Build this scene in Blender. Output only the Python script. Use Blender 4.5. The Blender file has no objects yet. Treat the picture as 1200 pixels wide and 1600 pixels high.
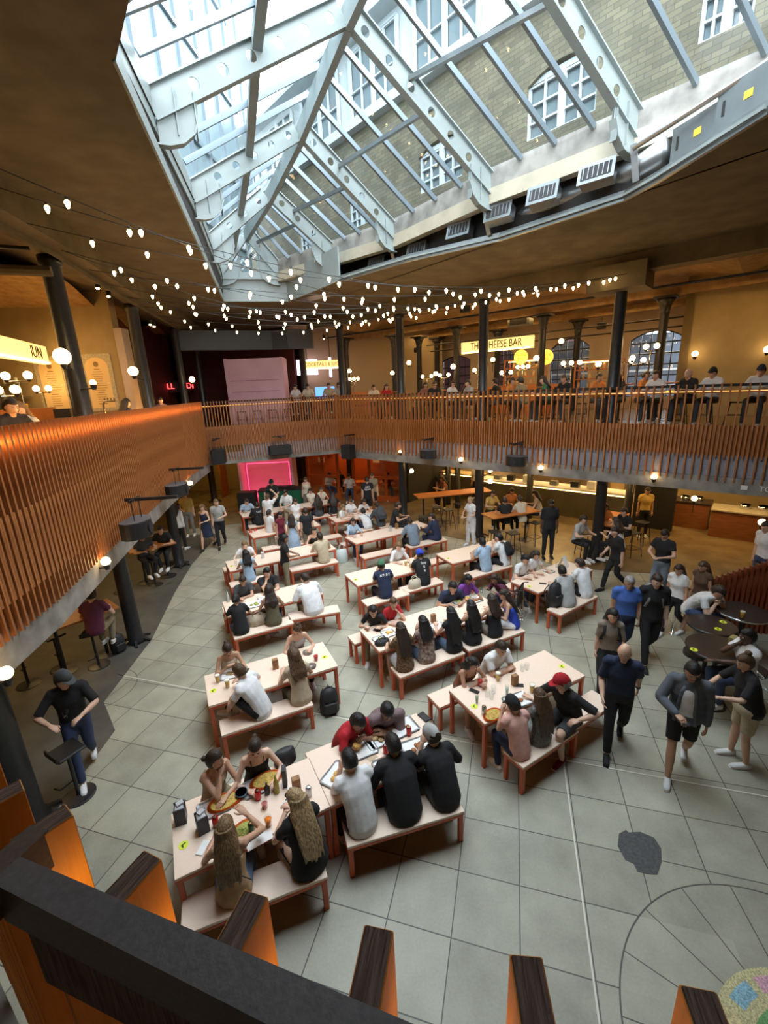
import bpy, math, random
import numpy as np
from math import sin, cos, pi, radians as rad, sqrt, atan2
random.seed(7); RNG = np.random.RandomState(5)
S = bpy.context.scene
V = np.array
# ------------------------------------------------------------------ camera
FOC, HY, ROLL, CH = 690.0, 605.0, rad(2.5), 5.1
TH = atan2(800-HY, FOC)
_fw = V([0, cos(TH), -sin(TH)]); _up = V([0, sin(TH), cos(TH)]); _rt = V([1., 0, 0])
RT = _rt*cos(ROLL)-_up*sin(ROLL); UP = _up*cos(ROLL)+_rt*sin(ROLL); FW = _fw
CP = V([0, 0, CH])
cd = bpy.data.cameras.new('camera'); cam = bpy.data.objects.new('camera', cd); S.collection.objects.link(cam)
cd.sensor_fit = 'HORIZONTAL'; cd.sensor_width = 36; cd.lens = 36*FOC/1200; cd.clip_start = .02; cd.clip_end = 300
from mathutils import Matrix, Vector
cam.matrix_world = Matrix(((RT[0], UP[0], -FW[0], CP[0]), (RT[1], UP[1], -FW[1], CP[1]), (RT[2], UP[2], -FW[2], CP[2]), (0, 0, 0, 1)))
S.camera = cam
S.view_settings.view_transform = 'Standard'; S.view_settings.look = 'None'; S.view_settings.gamma = 1
S.view_settings.use_curve_mapping = False
S.view_settings.exposure = 0.0
# ------------------------------------------------------------------ sky
w = bpy.data.worlds.new('world'); S.world = w; w.use_nodes = True
nt = w.node_tree; bg = nt.nodes['Background']
bg.inputs[0].default_value = (0.86, 0.94, 1.0, 1); bg.inputs[1].default_value = 14.0
def ray(x, y): return RT*(x-600)/FOC+UP*(800-y)/FOC+FW
def at(x, y, z=0.0):                       # the point of height z seen at a place of the photograph
    d = ray(x, y); return CP+d*(z-CH)/d[2]
def atplane(x, y, p, n):                   # the point seen there on the vertical plane through p with normal n
    d = ray(x, y); n = V([n[0], n[1], 0.]); return CP+d*(((V([p[0], p[1], 0.])-CP)@n)/(d@n))
def proj(P):
    v = V(P)-CP; k = v@FW; return 600+FOC*(v@RT)/k, 800-FOC*(v@UP)/k
COL = S.collection
# ------------------------------------------------------------------ materials
_M = {}
def mat(name, col, r=.6, m=0., var=0., sc=8., bump=0., stretch=None, emit=None, es=0., col2=None, spec=None, coat=0.):
    key = name
    if key in _M: return _M[key]
    a = bpy.data.materials.new(name); a.use_nodes = True; t = a.node_tree; b = t.nodes['Principled BSDF']
    b.inputs['Base Color'].default_value = (*col, 1); b.inputs['Roughness'].default_value = r; b.inputs['Metallic'].default_value = m
    if spec is not None: b.inputs['Specular IOR Level'].default_value = spec
    if coat: b.inputs['Coat Weight'].default_value = coat
    if emit: b.inputs['Emission Color'].default_value = (*emit, 1); b.inputs['Emission Strength'].default_value = es
    if var or bump or col2:
        tc = t.nodes.new('ShaderNodeTexCoord'); n = t.nodes.new('ShaderNodeTexNoise'); n.inputs['Scale'].default_value = sc; n.inputs['Detail'].default_value = 5
        if stretch:
            mp = t.nodes.new('ShaderNodeMapping'); mp.inputs['Scale'].default_value = stretch
            t.links.new(tc.outputs['Object'], mp.inputs['Vector']); t.links.new(mp.outputs[0], n.inputs['Vector'])
        else: t.links.new(tc.outputs['Object'], n.inputs['Vector'])
        mx = t.nodes.new('ShaderNodeMix'); mx.data_type = 'RGBA'
        c2 = col2 if col2 else tuple(max(0, c*(1-var)) for c in col)
        c1 = col if col2 else tuple(min(1, c*(1+var)) for c in col)
        mx.inputs[6].default_value = (*c1, 1); mx.inputs[7].default_value = (*c2, 1)
        rp = t.nodes.new('ShaderNodeMapRange'); rp.inputs[1].default_value = .35; rp.inputs[2].default_value = .65
        t.links.new(n.outputs[0], rp.inputs[0]); t.links.new(rp.outputs[0], mx.inputs[0]); t.links.new(mx.outputs[2], b.inputs['Base Color'])
        if bump:
            bp = t.nodes.new('ShaderNodeBump'); bp.inputs['Strength'].default_value = bump; bp.inputs['Distance'].default_value = .02
            t.links.new(n.outputs[0], bp.inputs['Height']); t.links.new(bp.outputs[0], b.inputs['Normal'])
    _M[key] = a; return a
M = dict(
 slat=mat('oiled_timber', (.50, .19, .055), .5, sc=6, col2=(.31, .105, .03), stretch=(9, 9, .7), bump=.15),
 slatred=mat('red_stained_timber', (.32, .07, .022), .5, sc=6, col2=(.20, .04, .015), stretch=(9, 9, .7), bump=.15),
 endgrain=mat('grooved_dark_timber_end', (.24, .155, .125), .6, sc=260, col2=(.085, .052, .043), stretch=(1, .06, .06), bump=.6),
 panel=mat('timber_panel', (.50, .19, .05), .5, sc=5, col2=(.36, .12, .03), stretch=(6, 6, .5), bump=.1),
 greyback=mat('grey_painted_panel', (.34, .33, .36), .6, var=.12, sc=4),
 conc=mat('raw_concrete', (.34, .325, .29), .8, sc=3, col2=(.19, .18, .165), bump=.35),
 brownconc=mat('smoked_plaster', (.17, .122, .058), .8, sc=2.2, col2=(.115, .08, .036), bump=.3),
 vault=mat('painted_brick_vault', (.36, .22, .09), .75, sc=5, col2=(.25, .14, .05), bump=.4),
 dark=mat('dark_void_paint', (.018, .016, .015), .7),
 black=mat('black_painted_iron', (.018, .018, .020), .38, var=.2, sc=12, bump=.1),
 blackm=mat('matte_black_plastic', (.015, .015, .016), .55),
 steel=mat('galvanised_steel', (.30, .31, .31), .35, .85, var=.1, sc=3),
 steelflat=mat('brushed_steel_front', (.20, .19, .13), .32, .8, var=.1, sc=2),
 roofsteel=mat('pale_painted_steel', (.25, .285, .275), .45, var=.06, sc=3),
 glazbar=mat('grey_glazing_bar', (.18, .22, .25), .35, .5),
 cream=mat('cream_flange_paint', (.45, .40, .30), .5, var=.1, sc=3),
 top=mat('pale_birch_laminate', (.86, .69, .56), .42, sc=22, col2=(.83, .64, .50), stretch=(1, 8, 1)),
 red=mat('coral_painted_steel', (.62, .13, .05), .42, var=.06, sc=5),
 darktop=mat('black_stained_table', (.030, .022, .020), .3, var=.2, sc=5),
 tan=mat('tan_painted_wall', (.40, .30, .15), .8, sc=2.5, col2=(.35, .26, .125), bump=.1),
 pale=mat('pale_painted_wall', (.52, .42, .34), .8, var=.06, sc=2.5, bump=.1),
 pink=mat('pink_painted_panel', (.80, .50, .60), .7, var=.04, sc=2),
 maroon=mat('maroon_wall', (.10, .02, .015), .7, var=.2, sc=3),
 orangewood=mat('orange_stained_board', (.50, .17, .035), .45, sc=4, col2=(.40, .12, .025), stretch=(1, 6, 6)),
 darkwood=mat('dark_red_brown_board', (.27, .095, .03), .45, sc=4, col2=(.20, .065, .02), stretch=(1, 6, 6)),
 orange=mat('orange_painted_frame', (.55, .12, .02), .5, var=.1, sc=4),
 brownfl=mat('polished_brown_floor', (.24, .175, .09), .26, sc=1.6, col2=(.16, .115, .06)),
 white=mat('white_enamel', (.8, .8, .78), .4), whitep=mat('white_paper', (.82, .82, .80), .8),
 chrome=mat('polished_chrome', (.75, .75, .75), .15, 1.),
 rubber=mat('rubber_black', (.02, .02, .02), .7),
 bulb=mat('warm_bulb_glass', (1, .8, .5), .4, emit=(1, .70, .32), es=26),
 globe=mat('warm_globe_glass', (1, .8, .5), .4, emit=(1, .66, .28), es=14),
 led=mat('warm_led_strip', (1, .7, .3), .5, emit=(1, .58, .18), es=9), ledge_led=mat('dim_warm_led_strip', (1, .7, .3), .5, emit=(1, .55, .16), es=1.6), led_hot=mat('bright_amber_led_strip', (1, .6, .2), .5, emit=(1, .50, .12), es=55),
 ledpink=mat('magenta_led_strip', (1, .1, .3), .5, emit=(1, .05, .16), es=3),
 signface=mat('lit_cream_sign_face', (.9, .75, .4), .5, emit=(1, .66, .22), es=1.3),
 screen=mat('bright_display', (.9, .8, 1), .4, emit=(.95, .75, 1), es=3.),
 neon=mat('red_neon', (1, .1, .1), .4, emit=(1, .05, .05), es=6),
 yellowneon=mat('yellow_lit_disc', (1, .7, .1), .4, emit=(1, .6, .06), es=1.8),
 sticker=mat('yellow_green_sticker', (.72, .80, .05), .5), inkgreen=mat('dark_green_ink', (.03, .08, .02), .6),
 beer=mat('golden_beer', (.75, .42, .04), .15), foam=mat('beer_foam', (.85, .80, .66), .8),
 green=mat('green_booth_panel', (.01, .12, .06), .5), menu=mat('cream_menu_board', (.80, .58, .27), .7), teal=mat('blue_patterned_tile', (.30, .32, .28), .6, sc=40, col2=(.65, .50, .26)),
 ink=mat('black_ink', (.02, .02, .02), .7),
)
def glass_mat(name, tint=(.93, .97, 1.), gloss=.10):
    a = bpy.data.materials.new(name); a.use_nodes = True; t = a.node_tree; t.nodes.remove(t.nodes['Principled BSDF'])
    o = t.nodes['Material Output']; tr = t.nodes.new('ShaderNodeBsdfTransparent'); tr.inputs[0].default_value = (*tint, 1)
    g = t.nodes.new('ShaderNodeBsdfGlossy'); g.inputs['Roughness'].default_value = .03
    f = t.nodes.new('ShaderNodeLayerWeight'); f.inputs[0].default_value = .5
    pw = t.nodes.new('ShaderNodeMath'); pw.operation = 'POWER'; pw.inputs[1].default_value = 5; t.links.new(f.outputs['Facing'], pw.inputs[0])
    ma = t.nodes.new('ShaderNodeMath'); ma.operation = 'MULTIPLY_ADD'; ma.inputs[1].default_value = .6; ma.inputs[2].default_value = .045; t.links.new(pw.outputs[0], ma.inputs[0])
    mx = t.nodes.new('ShaderNodeMixShader'); t.links.new(ma.outputs[0], mx.inputs[0]); t.links.new(tr.outputs[0], mx.inputs[1]); t.links.new(g.outputs[0], mx.inputs[2])
    t.links.new(mx.outputs[0], o.inputs[0]); return a
M['glass'] = glass_mat('clear_pane'); M['tumbler'] = glass_mat('drinking_glass', (.86, .88, .88))
# ------------------------------------------------------------------ mesh builder
class MB:
    def __init__(s): s.v = []; s.f = []; s.mi = []; s.n = 0
    def add(s, vs, fs, mi=0):
        vs = np.asarray(vs, float).reshape(-1, 3); s.v.append(vs); k = s.n
        s.f += [tuple(i+k for i in f) for f in fs]; s.mi += [mi]*len(fs); s.n += len(vs); return s
    def box(s, c, d, rz=0., mi=0, R=None):
        x, y, z = V(d)/2.; p = V([(-x, -y, -z), (x, -y, -z), (x, y, -z), (-x, y, -z), (-x, -y, z), (x, -y, z), (x, y, z), (-x, y, z)])
        if rz: q = V([[cos(rz), -sin(rz), 0], [sin(rz), cos(rz), 0], [0, 0, 1]]); p = p@q.T
        if R is not None: p = p@np.asarray(R).T
        return s.add(p+V(c), [(0, 3, 2, 1), (4, 5, 6, 7), (0, 1, 5, 4), (1, 2, 6, 5), (2, 3, 7, 6), (3, 0, 4, 7)], mi)
    def bbox(s, c, d, b=.005, rz=0., mi=0):      # box with softened edges
        x, y, z = V(d)/2.; vs = []
        for zz, i in ((-z, b), (-z+b, 0), (z-b, 0), (z, b)):
            X, Y = x-i, y-i; e = b
            for px, py in ((-X+e, -Y), (X-e, -Y), (X, -Y+e), (X, Y-e), (X-e, Y), (-X+e, Y), (-X, Y-e), (-X, -Y+e)): vs.append((px, py, zz))
        p = V(vs)
        if rz: q = V([[cos(rz), -sin(rz), 0], [sin(rz), cos(rz), 0], [0, 0, 1]]); p = p@q.T
        fs = [tuple(range(7, -1, -1)), tuple(range(24, 32))]
        for k in range(3):
            for j in range(8): fs.append((k*8+j, k*8+(j+1) % 8, k*8+8+(j+1) % 8, k*8+8+j))
        return s.add(p+V(c), fs, mi)
    def beam(s, a, b, wd, ht, mi=0, up=(0, 0, 1)):   # rectangular bar between two points
        a = V(a, float) if False else np.array(a, float); b = np.array(b, float); d = b-a; L = np.linalg.norm(d); d /= L
        u = np.array(up, float); x = np.cross(d, u); x /= np.linalg.norm(x); z = np.cross(x, d)
        p = []
        for e in (a, b):
            for i, j in ((-1, -1), (1, -1), (1, 1), (-1, 1)): p.append(e+x*wd/2*i+z*ht/2*j)
        return s.add(p, [(0, 1, 2, 3), (7, 6, 5, 4), (0, 4, 5, 1), (1, 5, 6, 2), (2, 6, 7, 3), (3, 7, 4, 0)], mi)
    def tube(s, pts, rs, n=10, mi=0, round_=False, X=None, flat=1.):
        pts = [np.array(p, float) for p in pts]
        if np.isscalar(rs): rs = [rs]*len(pts)
        rs = list(rs)
        if round_:
            d0 = pts[1]-pts[0]; d0 = d0/np.linalg.norm(d0); d1 = pts[-1]-pts[-2]; d1 = d1/np.linalg.norm(d1)
            pts = [pts[0]-d0*rs[0]*.95, pts[0]-d0*rs[0]*.6]+pts+[pts[-1]+d1*rs[-1]*.6, pts[-1]+d1*rs[-1]*.95]
            rs = [rs[0]*.25, rs[0]*.8]+rs+[rs[-1]*.8, rs[-1]*.25]
        d = pts[1]-pts[0]; d = d/np.linalg.norm(d)
        if X is None:
            X = np.cross(d, (0, 0, 1.)); 
            if np.linalg.norm(X) < 1e-3: X = np.array([1., 0, 0])
        X = np.array(X, float); vs = []; m = len(pts)
        for i, (p, r) in enumerate(zip(pts, rs)):
            d = pts[min(i+1, m-1)]-pts[max(i-1, 0)]; d = d/(np.linalg.norm(d)+1e-9)
            X = X-d*(X@d); X = X/(np.linalg.norm(X)+1e-9); Y = np.cross(d, X)
            rx, ry = (r if not np.isscalar(r) else (r, r*flat))
            for j in range(n):
                a = 2*pi*j/n; vs.append(p+X*rx*cos(a)+Y*ry*sin(a))
        fs = [tuple(range(n-1, -1, -1)), tuple((m-1)*n+j for j in range(n))]
        for i in range(m-1):
            for j in range(n): k = (j+1) % n; fs.append((i*n+j, i*n+k, i*n+n+k, i*n+n+j))
        return s.add(vs, fs, mi)
    def lathe(s, c, prof, n=16, mi=0):
        return s.tube([V(c)+V([0, 0, z]) for r, z in prof], [max(r, 1e-4) for r, z in prof], n, mi, X=(1, 0, 0))
    def sphere(s, c, r, n=12, m=8, mi=0, R=None):
        r = V(r if not np.isscalar(r) else (r, r, r)); p = []
        for i in range(m+1):
            t = pi*i/m
            for j in range(n): a = 2*pi*j/n; p.append((sin(t)*cos(a), sin(t)*sin(a), cos(t)))
        p = V(p)*r
        if R is not None: p = p@np.asarray(R).T
        fs = []
        for i in range(m):
            for j in range(n): k = (j+1) % n; fs.append((i*n+j, i*n+n+j, i*n+n+k, i*n+k))
        return s.add(p+V(c), fs, mi)
    def prism(s, poly, z0, z1, mi=0):
        n = len(poly); p = [(x, y, z0) for x, y in poly]+[(x, y, z1) for x, y in poly]
        return s.add(p, [tuple(range(n-1, -1, -1)), tuple(range(n, 2*n))]+[(i, (i+1) % n, n+(i+1) % n, n+i) for i in range(n)], mi)
    def quad(s, a, b, c, d, mi=0): return s.add([a, b, c, d], [(0, 1, 2, 3)], mi)
    def build(s, name, mats, parent=None, smooth=False):
        me = bpy.data.meshes.new(name); vs = np.concatenate(s.v) if s.v else np.zeros((0, 3))
        me.from_pydata(vs.tolist(), [], s.f); 
        if not isinstance(mats, (list, tuple)): mats = [mats]
        for q in mats: me.materials.append(q)
        if len(mats) > 1: me.polygons.foreach_set('material_index', s.mi)
        if smooth: me.polygons.foreach_set('use_smooth', [True]*len(me.polygons))
        me.update(); o = bpy.data.objects.new(name, me); COL.objects.link(o)
        if parent is not None: o.parent = parent
        return o
def thing(name, label, cat, loc=(0, 0, 0), rz=0., group=None):
    o = bpy.data.objects.new(name, None); COL.objects.link(o); o.location = tuple(float(q) for q in loc); o.rotation_euler = (0, 0, rz)
    o.empty_display_size = .1; o['label'] = label; o['category'] = cat
    if group: o['group'] = group
    return o
def tag(o, label, cat, group=None, kind=None):
    o['label'] = label; o['category'] = cat
    if group: o['group'] = group
    if kind: o['kind'] = kind
    return o
def struct(o): o['kind'] = 'structure'; return o
def dup(root, loc, rz=0., label=None, group=None):
    r = root.copy(); COL.objects.link(r); r.location = tuple(float(q) for q in loc); r.rotation_euler = (0, 0, rz)
    if label: r['label'] = label
    if group: r['group'] = group
    for ch in list(root.children):
        c = ch.copy(); COL.objects.link(c); c.parent = r
        for g in ch.children:
            d = g.copy(); COL.objects.link(d); d.parent = c
    return r
def text(s, size, m, parent, loc, rz=0., rx=pi/2, ex=.004, name='lettering', align='CENTER'):
    cu = bpy.data.curves.new('t', 'FONT'); cu.body = s; cu.size = size; cu.extrude = ex; cu.align_x = align; cu.align_y = 'CENTER'
    o = bpy.data.objects.new('t', cu); COL.objects.link(o); bpy.context.view_layer.update()
    me = bpy.data.meshes.new_from_object(o.evaluated_get(bpy.context.evaluated_depsgraph_get())); bpy.data.objects.remove(o); bpy.data.curves.remove(cu)
    me.name = name; me.materials.clear(); me.materials.append(m)
    q = bpy.data.objects.new(name, me); COL.objects.link(q); q.location = tuple(float(k) for k in loc); q.rotation_euler = (rx, 0, rz); q.parent = parent; return q
def point_light(parent, loc, power, col=(1, .62, .28), r=.05, name='lamp_light'):
    l = bpy.data.lights.new(name, 'POINT'); l.energy = power; l.color = col; l.shadow_soft_size = r
    o = bpy.data.objects.new(name, l); COL.objects.link(o); o.location = tuple(float(q) for q in loc); o.parent = parent; return o
def area_light(loc, sx, sy, power, col=(1, .62, .28), rot=(0, 0, 0), name='ceiling_fill_light'):
    l = bpy.data.lights.new(name, 'AREA'); l.shape = 'RECTANGLE'; l.size = sx; l.size_y = sy; l.energy = power; l.color = col
    o = bpy.data.objects.new(name, l); COL.objects.link(o); o.location = tuple(float(q) for q in loc); o.rotation_euler = rot; return o
# daylight enters through the glass roof: portal guides the sky sampling
_p = area_light((-.3, 9.3, 8.75), 5.2, 13, 1, rot=(0, 0, rad(20)), name='skylight_portal'); _p.data.cycles.is_portal = True
# ------------------------------------------------------------------ plan
LF = [V([-3.95, 3.0]), V([-4.25, 5.2]), V([-4.95, 8.2]), V([-5.7, 11.6]), V([-6.35, 15.4]), V([-6.5, 16.6])]      # left gallery edge
BF = [V([-6.5, 16.6]), V([-1.75, 18.5])]                                             # far gallery edge
RF = [V([-1.75, 18.5]), V([10.6, 7.67])]                                             # right gallery edge
RU = (RF[1]-RF[0])/np.linalg.norm(RF[1]-RF[0]); RN = V([-RU[1], RU[0]])              # RN points away from the court
ZR, ZM, ZT2, ZT3, ZB = 4.85, 3.93, 3.25, 2.75, 2.38                                   # rail, panel, grey panel, fascia, underside
FLZ = 3.85
CEIL = 7.9
# ------------------------------------------------------------------ floor
def floor_mat():
    a = bpy.data.materials.new('concrete_paving'); a.use_nodes = True; t = a.node_tree; b = t.nodes['Principled BSDF']; L = t.links.new
    def N(k, **kw):
        n = t.nodes.new(k)
        for q, v in kw.items(): setattr(n, q, v)
        return n
    def m(op, x, y=None, z=None):
        n = N('ShaderNodeMath', operation=op)
        for i, v in enumerate((x, y, z)):
            if v is None: continue
            if isinstance(v, (int, float)): n.inputs[i].default_value = v
            else: L(v, n.inputs[i])
        return n.outputs[0]
    tc = N('ShaderNodeTexCoord'); sp = N('ShaderNodeSeparateXYZ'); L(tc.outputs['Object'], sp.inputs[0]); X, Y = sp.outputs[0], sp.outputs[1]
    e = rad(-16.5); ca, sa = cos(e), sin(e)
    p = m('SUBTRACT', m('ADD', m('MULTIPLY', X, ca), m('MULTIPLY', Y, sa)), .24); q = m('SUBTRACT', m('ADD', m('MULTIPLY', X, -sa), m('MULTIPLY', Y, ca)), 4.235)
    def lines(v, sp_, wd):
        f = m('FRACT', m('DIVIDE', v, sp_)); g = m('MINIMUM', f, m('SUBTRACT', 1., f)); return m('LESS_THAN', g, wd/sp_)
    SP = .635
    grid = m('MAXIMUM', lines(p, SP, .0055), lines(q, SP, .0055))
    cell = N('ShaderNodeCombineXYZ'); L(m('FLOOR', m('DIVIDE', p, SP)), cell.inputs[0]); L(m('FLOOR', m('DIVIDE', q, SP)), cell.inputs[1])
    wn = N('ShaderNodeTexWhiteNoise'); L(cell.outputs[0], wn.inputs[0])
    dx = m('SUBTRACT', X, 3.15); dy = m('SUBTRACT', Y, 1.87); d = m('SQRT', m('ADD', m('MULTIPLY', dx, dx), m('MULTIPLY', dy, dy)))
    inside = m('LESS_THAN', d, 1.45); ring = m('LESS_THAN', m('ABSOLUTE', m('SUBTRACT', d, 1.45)), .007)
    an = m('DIVIDE', m('ARCTAN2', dy, dx), pi/9); rl = m('LESS_THAN', m('MULTIPLY', m('MINIMUM', m('FRACT', an), m('SUBTRACT', 1., m('FRACT', an))), m('MULTIPLY', d, pi/9)), .005)
    dx2 = m('SUBTRACT', X, -5.35); dy2 = m('SUBTRACT', Y, 6.95); d2 = m('SQRT', m('ADD', m('MULTIPLY', dx2, dx2), m('MULTIPLY', dy2, dy2))); ring2 = m('LESS_THAN', m('ABSOLUTE', m('SUBTRACT', d2, .62)), .006)
    ln = m('MAXIMUM', m('MAXIMUM', ring, ring2), m('ADD', m('MULTIPLY', grid, m('SUBTRACT', 1., inside)), m('MULTIPLY', rl, inside)))
    n1 = N('ShaderNodeTexNoise'); n1.inputs['Scale'].default_value = 2.3; n1.inputs['Detail'].default_value = 8; L(tc.outputs['Object'], n1.inputs[0])
    n2 = N('ShaderNodeTexNoise'); n2.inputs['Scale'].default_value = 40; n2.inputs['Detail'].default_value = 3; L(tc.outputs['Object'], n2.inputs[0])
    v = m('ADD', m('MULTIPLY', n1.outputs[0], .55), m('ADD', m('MULTIPLY', wn.outputs[0], .16), m('MULTIPLY', n2.outputs[0], .2)))
    rp = N('ShaderNodeValToRGB'); L(v, rp.inputs[0]); rp.color_ramp.elements[0].position = .25; rp.color_ramp.elements[0].color = (.25, .24, .185, 1); rp.color_ramp.elements[1].position = .68; rp.color_ramp.elements[1].color = (.46, .445, .345, 1)
    mx = N('ShaderNodeMix', data_type='RGBA'); L(ln, mx.inputs[0]); L(rp.outputs[0], mx.inputs[6]); mx.inputs[7].default_value = (.075, .07, .06, 1); L(mx.outputs[2], b.inputs['Base Color'])
    b.inputs['Roughness'].default_value = .5
    bp = N('ShaderNodeBump'); bp.inputs['Strength'].default_value = .25; bp.inputs['Distance'].default_value = .01; L(m('SUBTRACT', v, ln), bp.inputs['Height']); L(bp.outputs[0], b.inputs['Normal'])
    return a
b = MB(); b.box((0, 13, -.05), (34, 34, .1)); struct(b.build('floor', floor_mat()))
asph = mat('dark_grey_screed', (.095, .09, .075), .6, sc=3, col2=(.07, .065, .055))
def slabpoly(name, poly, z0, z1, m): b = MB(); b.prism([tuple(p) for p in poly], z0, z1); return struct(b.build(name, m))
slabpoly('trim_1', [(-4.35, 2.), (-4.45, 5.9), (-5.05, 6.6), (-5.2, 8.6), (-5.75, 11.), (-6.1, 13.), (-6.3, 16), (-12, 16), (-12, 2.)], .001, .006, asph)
slabpoly('trim_2', [RF[0]+RN*.1, RF[0]+RU*2.5-RN*.5, RF[0]+RU*8.0-RN*.3, RF[0]+RU*9.6-RN*.9, RF[0]+RU*12+RN*.2, RF[0]+RU*17, RF[0]+RU*17+RN*9, RF[0]+RN*9, (-7, 26), (-13, 24), (-13, 16.5), (-7.5, 16.8)], .001, .008, M['brownfl'])
slabpoly('trim_3', [tuple(at(x, y, 0)[:2]) for x, y in [(967, 1303), (978, 1297), (982, 1301), (1000, 1300), (1012, 1305), (1022, 1309), (1033, 1326), (1034, 1347), (1029, 1362), (1027, 1367), (1012, 1366), (996, 1362), (990, 1350), (977, 1344), (965, 1322)]], .001, .004, mat('dark_tar_patch', (.07, .07, .068), .7, sc=30, var=.25, bump=.4))
stripm = mat('pale_inlaid_strip', (.72, .68, .58), .4)
def strip(n, a, c, wd=.016):
    b = MB(); a = at(*a, 0); c = at(*c, 0); b.beam(a+V([0, 0, .003]), c+V([0, 0, .003]), wd, .006); struct(b.build(n, stripm))
strip('trim_4', (880, 1186), (938, 1610)); strip('trim_5', (184, 1054), (700, 1155)); strip('trim_6', (700, 1155), (1215, 1248))
# mosaic roundel at the foot of the gallery
b = MB(); C0 = (3.15, 1.87)
def annulus(b, c, r0, r1, a0, a1, z, mi, n=40):
    k = max(2, int(n*(a1-a0)/(2*pi))); p = []
    for i in range(k+1):
        a = a0+(a1-a0)*i/k; p += [(c[0]+r0*cos(a), c[1]+r0*sin(a), z), (c[0]+r1*cos(a), c[1]+r1*sin(a), z)]
    b.add(p, [(2*i, 2*i+1, 2*i+3, 2*i+2) for i in range(k)], mi)
annulus(b, C0, .52, .77, 0, 2*pi, .003, 0)
for i in range(14): a = i*2*pi/14; annulus(b, C0, .60, .71, a+.04, a+.38, .005, 1+i % 3)
annulus(b, C0, .40, .52, 0, 2*pi, .004, 4); annulus(b, C0, .30, .40, 0, 2*pi, .004, 2); annulus(b, C0, .001, .30, 0, 2*pi, .004, 5)
mos = lambda n, c: mat(n, c, .5, sc=70, var=.35, bump=.5)
struct(b.build('trim_7', [mos('mosaic_straw', (.55, .50, .26)), mos('mosaic_pink', (.62, .34, .42)), mos('mosaic_sky', (.25, .45, .55)), mos('mosaic_buff', (.6, .5, .25)), mos('mosaic_green', (.14, .34, .12)), mos('mosaic_blue', (.10, .22, .45))]))
# ------------------------------------------------------------------ gallery edges
def along(poly, step, off=0.):
    out = []; d = off
    for a, c in zip(poly[:-1], poly[1:]):
        L = np.linalg.norm(c-a); u = (c-a)/L
        while d < L: out.append((a+u*d, atan2(u[1], u[0]))); d += step
        d -= L
    return out
def offset(poly, o):                       # shift sideways; o > 0 is to the left of travel
    r = []
    for i, p in enumerate(poly):
        ns = []
        for a, c in ((i-1, i), (i, i+1)):
            if a >= 0 and c < len(poly): u = (poly[c]-poly[a])/np.linalg.norm(poly[c]-poly[a]); ns.append(V([-u[1], u[0]]))
        n = sum(ns)/len(ns); n = n/np.linalg.norm(n); r.append(p+n*o/max(.5, n@ns[0]))
    return r
def strip_wall(poly, o0, o1, z0, z1, name, m, parent=None):
    A, B = offset(poly, o0), offset(poly, o1); b = MB(); k = len(poly)
    for i in range(k-1): b.prism([tuple(A[i]), tuple(A[i+1]), tuple(B[i+1]), tuple(B[i])], z0, z1)
    return b.build(name, m, parent)
def slat_mesh(wx, dy, z0, z1):
    b = MB(); b.box((0, 0, (z0+z1)/2), (wx, dy, z1-z0)); b.mi[1] = 1; o = b.build('slat', [M['slat'], M['endgrain']]); return o
def copies(proto, parent, spots, z=0.):
    for i, (p, a) in enumerate(spots):
        o = proto if i == 0 else proto.copy()
        if i: COL.objects.link(o)
        o.parent = parent; o.location = (float(p[0]), float(p[1]), z); o.rotation_euler = (0, 0, a)
def gallery(poly, sgn, label, step, zb, tag_, left=False):
    # sgn: +1 if the court lies to the right of travel
    struct(strip_wall(poly, 0, sgn*.42, zb, ZT3, 'trim_%d' % tag_, M['conc']))
    t = thing('balustrade', label, 'balustrade', (0, 0, 0))
    strip_wall(poly, sgn*.07, sgn*.10, ZT3, ZT2+.0, 'grey_panel' if not left else 'lower_panel', M['greyback'] if not left else M['dark'], t)
    strip_wall(poly, sgn*.06, sgn*.09, ZT2, ZM if not left else 4.62, 'timber_panel', M['panel'], t)
    strip_wall(poly, sgn*.06, sgn*.11, ZR-.06, ZR, 'top_rail', M['dark'], t)
    sp = along(poly, step, .03)
    z0 = ZT3-.10; proto = slat_mesh(.032, .095, z0, ZR+.01); copies(proto, t, sp[:100])
    def rest(q, wx, dy, a0, a1, nm):
        if len(q) <= 100: return
        b = MB()
        for p, a in q[100:]: b.box((p[0], p[1], (a0+a1)/2), (wx, dy, a1-a0), a)
        o = b.build(nm, M['slat'], t); o['kind'] = 'stuff'
    rest(sp, .04, .095, z0, ZR+.01, 'slats')
    sp2 = along(poly, step, .03+step/2); p2 = slat_mesh(.035, .07, (ZT2-.04) if not left else 3.0, ZM+.02 if not left else 3.92); p2.name = 'infill_slat'; copies(p2, t, sp2[:100]); rest(sp2, .035, .07, (ZT2-.04) if not left else 3.0, ZM+.02 if not left else 4.0, 'infill_slats')
    return t
g1 = gallery(LF, 1, 'tall slatted timber balustrade along the left gallery, glowing orange from above', .110, 2.30, 8, True)
g2 = gallery(BF, 1, 'short slatted timber balustrade of the far gallery in front of the pink tower', .105, 2.52, 9)
g3 = gallery(RF, 1, 'long slatted timber balustrade along the right gallery under the lit signs', .165, ZB, 10)
led = strip_wall(LF, .050, .058, 4.66, 4.70, 'led_strip', M['led_hot'], g1)
# drinks ledges behind the balustrades
for poly, lb in ((BF, 'narrow timber drinks ledge behind the far balustrade'), (RF, 'long timber drinks ledge behind the right balustrade, crowded with diners')):
    o = strip_wall(poly, .16, .50, ZR-.20, ZR-.15, 'drinks_ledge', M['orangewood']); tag(o, lb, 'ledge')
    q = strip_wall(poly, .155, .16, ZR-.17, ZR-.155, 'led_strip', M['ledge_led'], o)
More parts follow.
